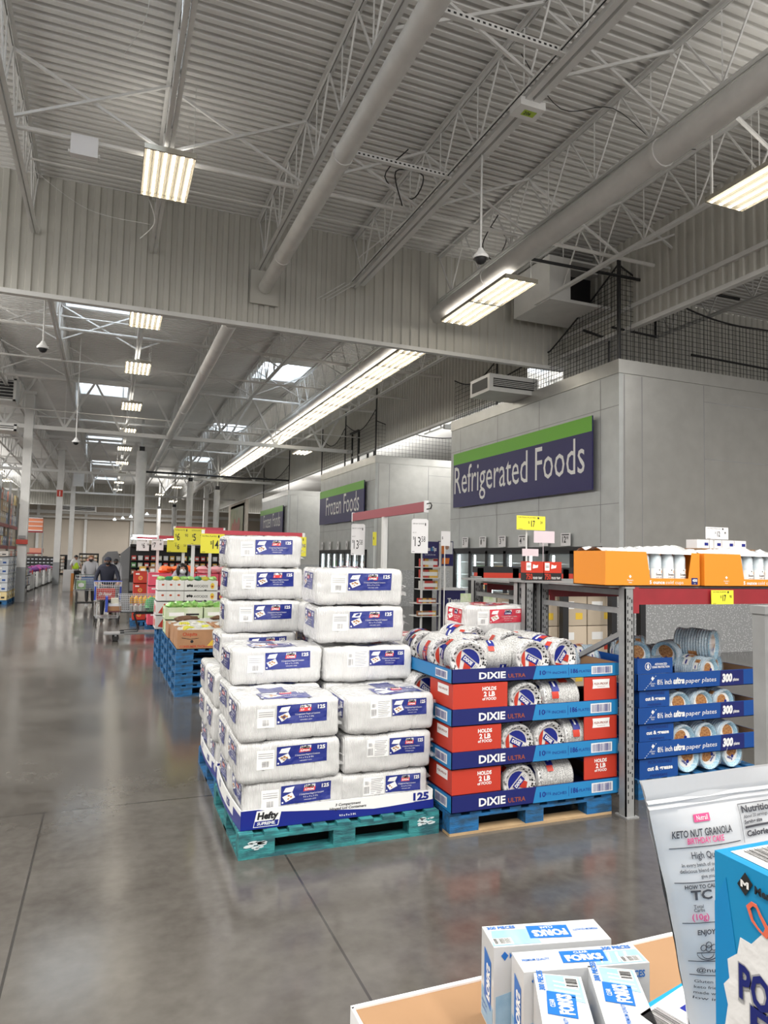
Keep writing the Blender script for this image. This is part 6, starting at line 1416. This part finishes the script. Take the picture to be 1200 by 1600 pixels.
    # clothes
    c = Chain(); a = c.add(P_(0, 0, hip-.02), (.168*k*build, .128*k)); b_ = c.add(P_(0, ly*.5, (hip+chest)/2), (.166*k*build, .130*k), a); d = c.add(P_(0, ly, chest), (.180*k*build, .128*k), b_); n0 = c.add(P_(0, ly-.01, 1.40), .130*k, d); c.add(P_(0, ly-.005, neck-.025), .072*k, n0)
    for s_ in (-1, 1):
        if sleeves: arm(c, d, s_, .012, False)
        else:
            h_ = V(hands[0 if s_ < 0 else 1]); sh = V((s_*.185*k*build, ly*k, 1.42*k)); q = c.add(sh, .075*k, d); c.add(sh.lerp(h_, .33)+V((s_*.04, .04, -.04)), .062*k, q)
    skin('shirt', c.v, c.e, shirt, t)
    if vest:
        c = Chain(); a = c.add(P_(0, 0, hip+.06), (.182*k*build, .142*k)); b_ = c.add(P_(0, ly*.5, (hip+chest)/2), (.182*k*build, .145*k), a); d = c.add(P_(0, ly, chest+.02), (.186*k*build, .140*k), b_); c.add(P_(0, ly, neck-.06), .085*k, d)
        o = skin('safety_vest', c.v, c.e, vest, t); m_ = MB()
        m_.build if False else None
    c = Chain(); a = c.add(P_(0, 0, hip), (.160*k*build, .122*k))
    for s_ in (-1, 1): leg(c, a, s_, .010, .11)
    skin('trousers', c.v, c.e, trousers, t)
    for s_ in (-1, 1):
        fx, fy = feet[0 if s_ < 0 else 1]; m_ = MB(); m_.blob((fx, fy-.05, .045), (.050, .145, .045), 12, 8); m_.box(fx-.045, fx+.045, fy-.17, fy+.07, 0, .022); m_.build('shoe', shoe or BLACK, t, True)
    return t
NAVYS = mat('dark_navy_knit', (.012, .015, .030), .8); GREYS = mat('heather_grey_cotton', (.34, .34, .36), .85); DPANT = mat('black_trousers', (.014, .014, .017), .8); GPANT = mat('dark_grey_trousers', (.05, .05, .055), .8)
HIVIS = mat('hi_vis_yellow', (.62, .90, .04), .6); HAIRB = mat('black_hair', (.008, .007, .007), .45); HAIRR = mat('short_sandy_hair', (.22, .10, .05), .6); MASKB = mat('black_mask', (.01, .01, .012), .7); MASKW = mat('white_mask', (.72, .74, .76), .6); WSHOE = mat('white_shoe', (.65, .65, .65), .5); TSHIRT = mat('white_tee', (.7, .7, .7), .8)
person((.02, 19.95, 0), 0, 'person in navy sweater, dark cap and black mask pushing the front cart', 1.66, NAVYS, DPANT, HAIRB, [(-.27, -.34, .99), (.27, -.34, .99)], [(-.09, -.14), (.12, .10)], SKINM, NAVYS, MASKB, lean=.05, build=1.12)
person((-.50, 25.3, 0), 0, 'person in grey sweatshirt with short sandy hair pushing the dark green-boxed cart', 1.68, GREYS, GPANT, HAIRR, [(-.20, -.36, .98), (.22, -.36, .98)], [(-.08, -.16), (.10, .12)], SKIN2, None, MASKB, lean=.03, shoe=WSHOE, build=1.08)
person((-1.36, 35.5, 0), R(28), 'person in hi-vis yellow vest and dark cap beside the white bin', 1.64, TSHIRT, DPANT, HAIRB, [(-.25, -.12, .78), (.22, -.22, .86)], [(-.10, .0), (.12, -.05)], SKINM, BLACK, None, HIVIS, WSHOE, sleeves=False)
person((.30, 26.6, 0), R(-10), 'person in grey top and dark cap half hidden behind the navy-sweater shopper', 1.56, GREYS, DPANT, HAIRB, [(-.22, -.10, .75), (.22, -.12, .75)], [(-.09, 0), (.10, -.05)], SKINM, BLACK, MASKB)
person((1.34, 13.9, 0), R(12), 'person with black shoulder-length hair and white mask behind the avocado cartons', 1.60, mat('grey_lilac_coat', (.30, .28, .33), .8), DPANT, HAIRB, [(-.20, -.25, .95), (.20, -.25, .95)], [(-.08, 0), (.08, -.04)], SKINM, None, MASKW, long_hair=True)

# ================================================================== CARTS
def wires(m_, A, B, C, D, nu, nv, r=.003):
    """a wire panel between corners A-B (bottom) and D-C (top)"""
    A, B, C, D = map(V, (A, B, C, D))
    for i in range(nu+1): m_.bar(A.lerp(B, i/nu), D.lerp(C, i/nu), r*2)
    for j in range(nv+1): m_.bar(A.lerp(D, j/nv), B.lerp(C, j/nv), r*2 if 0 < j < nv else r*4)
def wheel(m_, x, y, r, w=.03): m_.lathe([(.001, -w/2), (r*.85, -w/2), (r, -w/3), (r, w/3), (r*.85, w/2), (.001, w/2)], 16, M.Translation((x, y, r)) @ M.Rotation(R(90), 4, 'Y'))
BLUEP = mat('blue_plastic', (.02, .06, .42), .4); DKGR = mat('dark_green_plastic', (.02, .05, .03), .5)
def shop_cart(loc, rz, label, handle_m=BLUEP, frame_m=CHROME, s_=1.0, panel=None):
    """front towards local -y, handle at +y"""
    t = thing('shopping_cart', label, 'shopping cart', loc, rz); m_ = MB(); fb, ft, bb_, bt = .24, .27, .29, .33; zb, zt = .52, .98
    F = [(-fb, -.48, zb+.06), (fb, -.48, zb+.06), (ft, -.52, zt-.04), (-ft, -.52, zt-.04)]; Bk = [(-bb_, .38, zb), (bb_, .38, zb), (bt, .45, zt+.03), (-bt, .45, zt+.03)]
    wires(m_, *F, 12, 7); wires(m_, *Bk, 12, 6); wires(m_, F[0], Bk[0], Bk[3], F[3], 18, 7); wires(m_, F[1], Bk[1], Bk[2], F[2], 18, 7); wires(m_, F[0], F[1], Bk[1], Bk[0], 12, 16)
    m_.build('wire_basket', CHROME, t)
    MB().tube([(-bt-.01, .50, 1.02), (bt+.01, .50, 1.02)], .017, 10).build('handle_bar', handle_m, t, True)
    m_ = MB()
    for x in (-1, 1):
        m_.tube([(x*bt, .50, 1.02), (x*.31, .42, .60), (x*.30, .38, .45), (x*.29, .34, .16)], .012, 7); m_.tube([(x*.29, .34, .16), (x*.24, -.44, .15)], .012, 7); m_.tube([(x*.24, -.44, .15), (x*.23, -.30, .50)], .010, 7)
    for y in (-.44, -.2, .05, .34): m_.tube([(-.24-.04*(y > 0), y, .155), (.24+.04*(y > 0), y, .155)], .009, 6)
    for x in (-.12, 0, .12): m_.tube([(x, -.44, .155), (x, .34, .155)], .005, 5)
    m_.build('tube_frame', frame_m, t, True)
    for x, y in ((-.24, -.42), (.24, -.42), (-.29, .33), (.29, .33)):
        m_ = MB(); wheel(m_, x, y, .062); m_.build('wheel', RUBBER, t, True); m_ = MB(); m_.box(x-.025, x+.025, y-.02, y+.02, .06, .15); m_.build('caster_fork', DARKST, t)
    m_ = MB()
    for x in (-1, 1): m_.box(x*.29-.02, x*.29+.02, -.50, -.44, .60, .93)
    m_.build('corner_guard', handle_m, t)
    return t
def goods(label, cat, loc, size, m, name, rz=0, printer=None):
    m_ = MB(); w, d, h = size; m_.box(-w/2, w/2, -d/2, d/2, 0, h); mats = [m]
    if printer: mats = [m]+printer(m_, frame((-w/2, -d/2, 0), (1, 0, 0), (0, 0, 1)), w, h)
    o = m_.build(name, mats, loc=loc, rz=rz); tag(o, label, cat); return o
shop_cart((.05, 18.95, 0), 0, 'wire shopping cart with blue handle holding a red bottle pack')
def red_print(m_, f, w, h): m_.cur = 1; m_.text(f, 'Dr Pepper', w*.1, h*.4, h*.3, w=w*.7, off=.003, bold=.03, shear=.3); m_.cur = 0; return [WHITE]
goods('red printed multipack lying in the front shopping cart', 'drink pack', (.0, 18.85, .595), (.42, .34, .26), REDC, 'drink_pack', .05, red_print)
shop_cart((-.60, 24.35, 0), 0, 'dark-framed shopping cart with a green box at its front', DKGR, DARKST)
def grn2(m_, f, w, h): m_.cur = 1; m_.slab(f, [(w*.5+.09*math.cos(a*.5), h*.5+.07*math.sin(a*.5)) for a in range(12)], .001, .003); m_.cur = 0; return [WHITE]
goods('green box with a white round mark in the dark-framed cart', 'box', (-.73, 24.2, .595), (.26, .3, .26), mat('leaf_green_box', (.16, .36, .06), .5), 'green_box', 0, grn2)
goods('dark blue folded bag at the back of the dark-framed cart', 'bag', (-.50, 24.55, .61), (.50, .26, .36), mat('dusty_blue_fabric', (.05, .09, .20), .8), 'blue_bag')
# flat stock cart with raised basket, side on
t = thing('stock_cart', 'long low-deck cart with wire basket of yellow bottles, nearest in the aisle', 'stock cart', (.0, 15.1, 0))
m_ = MB(); m_.box(.0, 1.15, -.22, .22, .135, .16); m_.box(.38, 1.15, -.24, .24, .155, .18); m_.build('low_deck', RACKG, t)
m_ = MB()
for y in (-.20, .20): m_.tube([(.30, y, .17), (.62, y, .19), (.64, y, .25), (.56, y, .50), (.58, y, .55), (1.12, y, .56), (1.13, y, .4), (1.16, y, .2)], .018, 8)
m_.tube([(.58, -.2, .555), (.58, .2, .555)], .018, 8); m_.build('tube_frame', DARKST, t, True); MB().box(.58, 1.14, -.22, .22, .55, .585).build('basket_rail', DARKST, t)
m_ = MB(); wires(m_, (.28, -.24, .58), (1.0, -.24, .58), (1.08, -.26, .92), (.24, -.26, .92), 20, 8); wires(m_, (.28, .24, .58), (1.0, .24, .58), (1.08, .26, .92), (.24, .26, .92), 20, 8); wires(m_, (.28, -.24, .58), (.28, .24, .58), (.24, .26, .92), (.24, -.26, .92), 10, 8); wires(m_, (1.0, -.24, .58), (1.0, .24, .58), (1.08, .26, .92), (1.08, -.26, .92), 10, 8); wires(m_, (.28, -.24, .58), (1.0, -.24, .58), (1.0, .24, .58), (.28, .24, .58), 16, 10)
m_.build('wire_basket', CHROME, t); m_ = MB(); m_.box(.04, .30, -.22, .22, .58, .60); m_.build('front_shelf', mat('dark_maroon_plastic', (.10, .02, .03), .5), t); MB().box(.0, .05, -.22, .22, .585, .88).build('front_guard', BLUEP, t)
m_ = MB(); m_.tube([(1.08, -.26, .92), (1.12, -.26, 1.0), (1.20, -.2, 1.03), (1.20, .2, 1.03), (1.12, .26, 1.0)], .014, 8); m_.build('handle_bar', DARKST, t, True)
T = M.Rotation(R(90), 4, 'X')
for x, y in ((.22, -.16), (.22, .16), (1.12, -.18), (1.12, .18)):
    m_ = MB(); m_.lathe([(.001, -.02), (.055, -.02), (.064, -.012), (.064, .012), (.055, .02), (.001, .02)], 16, M.Translation((x, y, .064)) @ T); m_.build('wheel', RUBBER, t, True); MB().box(x-.02, x+.02, y-.03, y+.03, .10, .14).build('caster_fork', GREY, t)
for i in range(7):
    for k in range(2):
        m_ = MB(); m_.lathe([(.001, 0), (.040, 0), (.042, .07), (.040, .11), (.018, .13), (.016, .15), (.001, .152)], 12); o = m_.build('drink_bottle', mat('yellow_drink', (.85, .48, .03), .3) if k else PACKC[0], None, True, (.50+.087*(i % 6), 15.1-.10+.10*(i % 2)+.02*k, .592+.155*k)); tag(o, f'{"yellow" if k else "white-capped"} bottle in the stock cart basket, {ORD[i]} from the left', 'bottle', 'bottles in the stock cart basket')
tag(MB().blob((0, 0, .13), (.12, .08, .15), 10, 8, .5, 91).build('green_bag', mat('clear_green_bag', (.12, .55, .18), .3, coat=.8, cbump=.8), None, True, (.86, 14.93, .59)), 'green plastic bag bulging in the stock cart basket', 'bag')
for i, (sz, z, m, l) in enumerate((((.26, .3, .09), .602, BANB, 'brown boxed tray on the front shelf of the stock cart'), ((.24, .3, .05), .694, PACKC[7], 'pale wrapped tray on the brown box in the stock cart'), ((.15, .2, .10), .746, PACKC[5], 'small labelled tub on the wrapped tray in the stock cart'))): goods(l, 'grocery', (.18, 15.1, z), sz, m, 'grocery_item')
goods('white bin with an orange corner beside the hi-vis worker', 'bin', (-1.62, 34.9, 0), (.42, .45, .95), CARD, 'waste_bin'); goods('orange panel leaning on the white bin', 'panel', (-1.44, 34.66, 0.0), (.12, .01, .8), mat('orange_panel', (.75, .30, .08), .5), 'leaning_board')

# ================================================================== LEFT SIDE RACKS AND STOCK
rd = random.Random(21)
BX = [mat('stock_%d' % i, c, .6) for i, c in enumerate([(.62, .52, .40), (.55, .58, .62), (.66, .62, .58), (.50, .42, .32), (.68, .30, .22), (.30, .34, .45), (.72, .58, .30)])]
bx = []
for i, m in enumerate(BX):
    m_ = MB(); m_.box(-.5, .5, -.5, .5, 0, 1); m_.cur = 1
    for F_ in (frame((-.5, -.5, 0), (1, 0, 0), (0, 0, 1)), frame((.5, -.5, 0), (0, 1, 0), (0, 0, 1))):
        m_.patch(F_, .15, .55, .55, .80, .004); m_.cur = 2; m_.patch(F_, .6, .85, .2, .42, .004); m_.cur = 1
    bx.append(m_.mesh('stock_box', [m, WHITE, [REDC, BLUEC, BLACK, PYEL][i % 4]]))
def rack_row(x, y0, n, label, levels=(1.95, 2.75)):
    t = thing('storage_rack', label, 'storage rack', (x, y0, 0))
    for i in range(n+1):
        for xx in (0, -1.0): MB().box(xx-.04, xx+.04, i*2.6-.04, i*2.6+.04, 0, 4.4).build('upright', RACKG, t)
    for z in levels:
        for xx in (.0, -1.0): MB().box(xx-.03, xx+.03, 0, n*2.6, z-.12, z).build('beam', RACKR, t)
        MB().box(-1.0, 0, 0, n*2.6, z, z+.02).build('deck', RACKG, t)
rack_row(-3.55, 24.6, 3, 'tall storage rack on the left edge, dark red beams stacked with boxed stock')
cnt = 0
for z, h in ((1.975, .34), (2.775, .42)):
    for i in range(15):
        for k in range(2 if z < 2.5 else 3):
            y = 24.9+.51*i
            if k and rd.random() < .25: continue
            o = link('stock_box', bx[rd.randrange(7)], None, (-3.85, y, z+k*h)); o.scale = (.55, .46, h-.02)
            tag(o, f'boxed stock on the {"upper" if z > 2.5 else "middle"} shelf of the left rack', 'stock box', f'boxes on the {"upper" if z > 2.5 else "middle"} shelf of the left rack'); cnt += 1
for j in range(5):
    for k in range(5):
        for q in range(1):
            o = link('stock_box', bx[1] if k else bx[6], None, (-3.20-.42*q-.0, 26.0+.62*j, .15+.285*k)); o.scale = (.40, .58, .27)
            tag(o, 'pale blue and white shrink-wrapped bottle case in the floor stacks at the left edge', 'drink case', 'floor-stacked cases at the left edge')
for i in range(3): plain_pallet(-3.42, 25.7+1.15*i, 0, .44, 1.1, f'blue pallet under the cases at the left edge, {ORD[i]} from the camera', 'pallets at the left edge')
for i in range(6):
    o = link('stock_box', bx[[2, 4, 2][i % 3]], None, (-3.22, 25.8+.50*i, 1.59)); o.scale = (.44, .46, .16); tag(o, 'flat white and pink printed carton on top of the floor-stacked cases', 'carton', 'flat cartons on the floor-stacked cases')
t = thing('dark_shelf_unit', 'dark shelving full of small goods behind the nearest left column', 'shelf unit', (-3.08, 31.0, 0)); MB().box(-.4, .0, 0, .05, 0, 1.7).build('end_panel', BLACK, t)
for z in (.3, .7, 1.1, 1.5): MB().box(-.4, 0, .05, 3, z, z+.03).build('shelf', DARKST, t)
for i in range(12):
    o = link('stock_box', bx[rd.randrange(7)], None, (-3.28, 31.4+.45*(i % 6), .34+.40*(i//6))); o.scale = (.32, .4, .3); tag(o, 'small boxed goods on the dark shelving by the left column', 'boxed goods', 'boxed goods on the dark shelving')
# clothing bins with slatted fronts
COT = [mat('fabric_%d' % i, c, .85) for i, c in enumerate([(.20, .06, .26), (.10, .11, .20), (.42, .07, .28), (.22, .23, .28), (.05, .05, .06), (.34, .16, .40)])]
for j, y in enumerate((34.2, 37.2, 40.2, 43.2)):
    x = -3.15+.06*j; t = thing('clothing_bin', f'slat-sided clothing bin along the left aisle, {ORD[j]} from the camera', 'bin', (x, y, 0)); mb = MB(); mb.box(-1.0, 0, 0, 2.4, .18, .22); mb.build('base_board', DARKST, t)
    for k in range(7): MB().box(-.02, .02, .02+.38*k, .14+.38*k, .06, .80).build('slat', STEEL, t)
    for k in range(3): MB().box(-1.0+.47*k, -.9+.47*k, -.02, .02, .06, .80).build('slat', STEEL, t)
    for x_, y_ in ((-.05, .1), (-.05, 2.3), (-.95, .1), (-.95, 2.3)): m_ = MB(); wheel(m_, x_, y_, .03, .03); m_.build('wheel', RUBBER, t, True)
    for k in range(10):
        o = MB().blob((0, 0, .0), (.22, .20, .12), 9, 6, .6, k+10*j).build('folded_garment', COT[rd.randrange(6)], None, True, (x-.2-.5*(k % 2)+rd.uniform(-.05, .05), y+.2+.22*k, .82+rd.uniform(-.04, .08))); tag(o, f'heaped garment in the {ORD[j]} clothing bin along the left aisle', 'garment', f'garments in the {ORD[j]} clothing bin')
    MB().box(.0, .04, 1.0, 1.15, .72, .90).build('red_clip', REDC, t)
t = thing('black_cubby_wall', 'black cubby display with rows of small white boxes beyond the clothing bins', 'display', (-4.5, 46.5, 0)); MB().box(0, 1.55, 0, .6, 0, 1.45).build('cabinet', BLACK, t)
for r_i in range(6):
    for c_i in range(7):
        o = link('shoe_box', bx[1], None, (-4.37+.21*c_i, 46.48, .22+.21*r_i)); o.scale = (.13, .04, .07); tag(o, 'small white box in the black cubby display', 'small box', 'small boxes in the black cubby display')
t = thing('distant_rack', 'grey rack with an orange crate on its top shelf, behind the first left column', 'storage rack', (-4.9, 50, 0))
for x in (0, .95): MB().box(x-.04, x+.04, 0, .08, 0, 3.0).build('upright', RACKG, t)
MB().box(0, .95, 0, .08, 2.98, 3.08).build('beam', RACKR, t); MB().box(0, .95, 0, .08, 1.6, 1.68).build('beam', RACKR, t); MB().box(0, .95, 0, 1, 3.08, 3.1).build('deck', RACKG, t)
t = thing('orange_crate', 'orange slatted crate on top of the distant grey rack', 'crate', (-4.85, 50.05, 3.1)); MB().box(0, .85, .1, .7, 0, .85).build('crate_body', mat('crate_orange', (.72, .24, .12), .6), t)
for z in (.0, .28, .56, .80): MB().box(0, .85, .08, .1, z, z+.05).build('slat', CARD, t)
goods('pink and white boxes on the middle beam of the distant grey rack', 'box', (-4.3, 50.3, 1.68), (.8, .4, .3), BX[4], 'pink_box')
# far shelves
for i, (x, y, w, h, l) in enumerate(((-3.7, 60, .8, 1.55, 'brown product shelf far off beyond the second left column'), (-2.3, 66, 1.6, 1.7, 'far product rack with hanging goods behind the hi-vis worker'), (-.2, 70, 2.6, 1.7, 'far product rack behind the shoppers'), (3.2, 60, 3, 1.9, 'dark far product wall behind the produce'), (-7.5, 62, 3, 1.4, 'far product shelf at the left'))):
    t = thing('store_shelf', l, 'shelf', (x, y, 0)); m_ = MB(); m_.box(0, w, .5, .55, 0, h); m_.box(0, .04, 0, .5, 0, h); m_.box(w-.04, w, 0, .5, 0, h); m_.build('frame', DARKST, t)
    nl = 5
    for k in range(nl): MB().box(0, w, 0, .5, .1+k*(h-.2)/nl, .13+k*(h-.2)/nl).build('shelf', DARKST, t)
    n = int(w/.3)
    for k in range(nl):
        for c in range(n):
            o = link('shelf_goods', bx[rd.choice([0, 3, 4, 3, 0, 2])], None, (x+.15+.3*c, y+.25, .13+k*(h-.2)/nl)); o.scale = (.25, .35, .22); tag(o, f'boxed goods on the {l}'[:90], 'boxed goods', f'goods on the {l}')
tag(MB().box(.9, 2.6, 24, 24.8, 0, 1.1).build('service_counter', GREY), 'plain grey counter beyond the shoppers, left of the pink cartons', 'counter')
for i in range(5): o = link('bread_pack', pk[[3, 6, 0, 3, 6][i]], None, (1.1+.3*i, 24.3, 1.1), R(90)); tag(o, f'packed bread on the grey counter, {ORD[i]} from the left', 'bread pack', 'packs on the grey counter')
tag(MB().blob((0, 0, .14), (.13, .12, .15), 12, 10).build('round_head_display', BLACK, None, True, (-5.0, 80, 3.3)), 'small dark round object on the far ledge', 'ornament') if False else None
# stock seen under the racks at right
t = thing('open_display_case', 'black open display case with a red header seen under the racks at right', 'display case', (4.4, 7.75, 0))
for x in (0, .52, 1.3, 2.1, 2.6): MB().box(x-.045, x+.045, 0, .09, 0, 1.66).build('post', BLACK, t)
MB().box(-.05, 2.65, 0, .08, 1.45, 1.60).build('header', REDC, t); MB().box(-.05, 2.65, .0, .12, 1.60, 1.68).build('top_rail', BLACK, t)
for i in range(4):
    for k in range(3):
        o = link('stock_box', bx[[3, 0, 3][k]], None, (5.0+.48*i, 8.2, .05+.42*k)); o.scale = (.46, .5, .41); tag(o, f'brown open carton seen under the racks at right, {ORD[i]} column', 'carton', 'brown cartons seen under the racks')
for k in range(3):
    o = link('green_crate', bx[1], None, (4.62, 8.2, .05+.42*k)); o.scale = (.26, .5, .41); o.data = MB().box(-.5, .5, -.5, .5, 0, 1).mesh('green_crate', LGREEN); tag(o, f'green crate left of the brown cartons under the racks, {ORD[k]} up', 'crate', 'green crates seen under the racks')
tag(MB().box(4.3, 7.0, 7.9, 8.6, 0, .05).build('low_platform', DARKST), 'low dark platform under the brown cartons', 'platform')
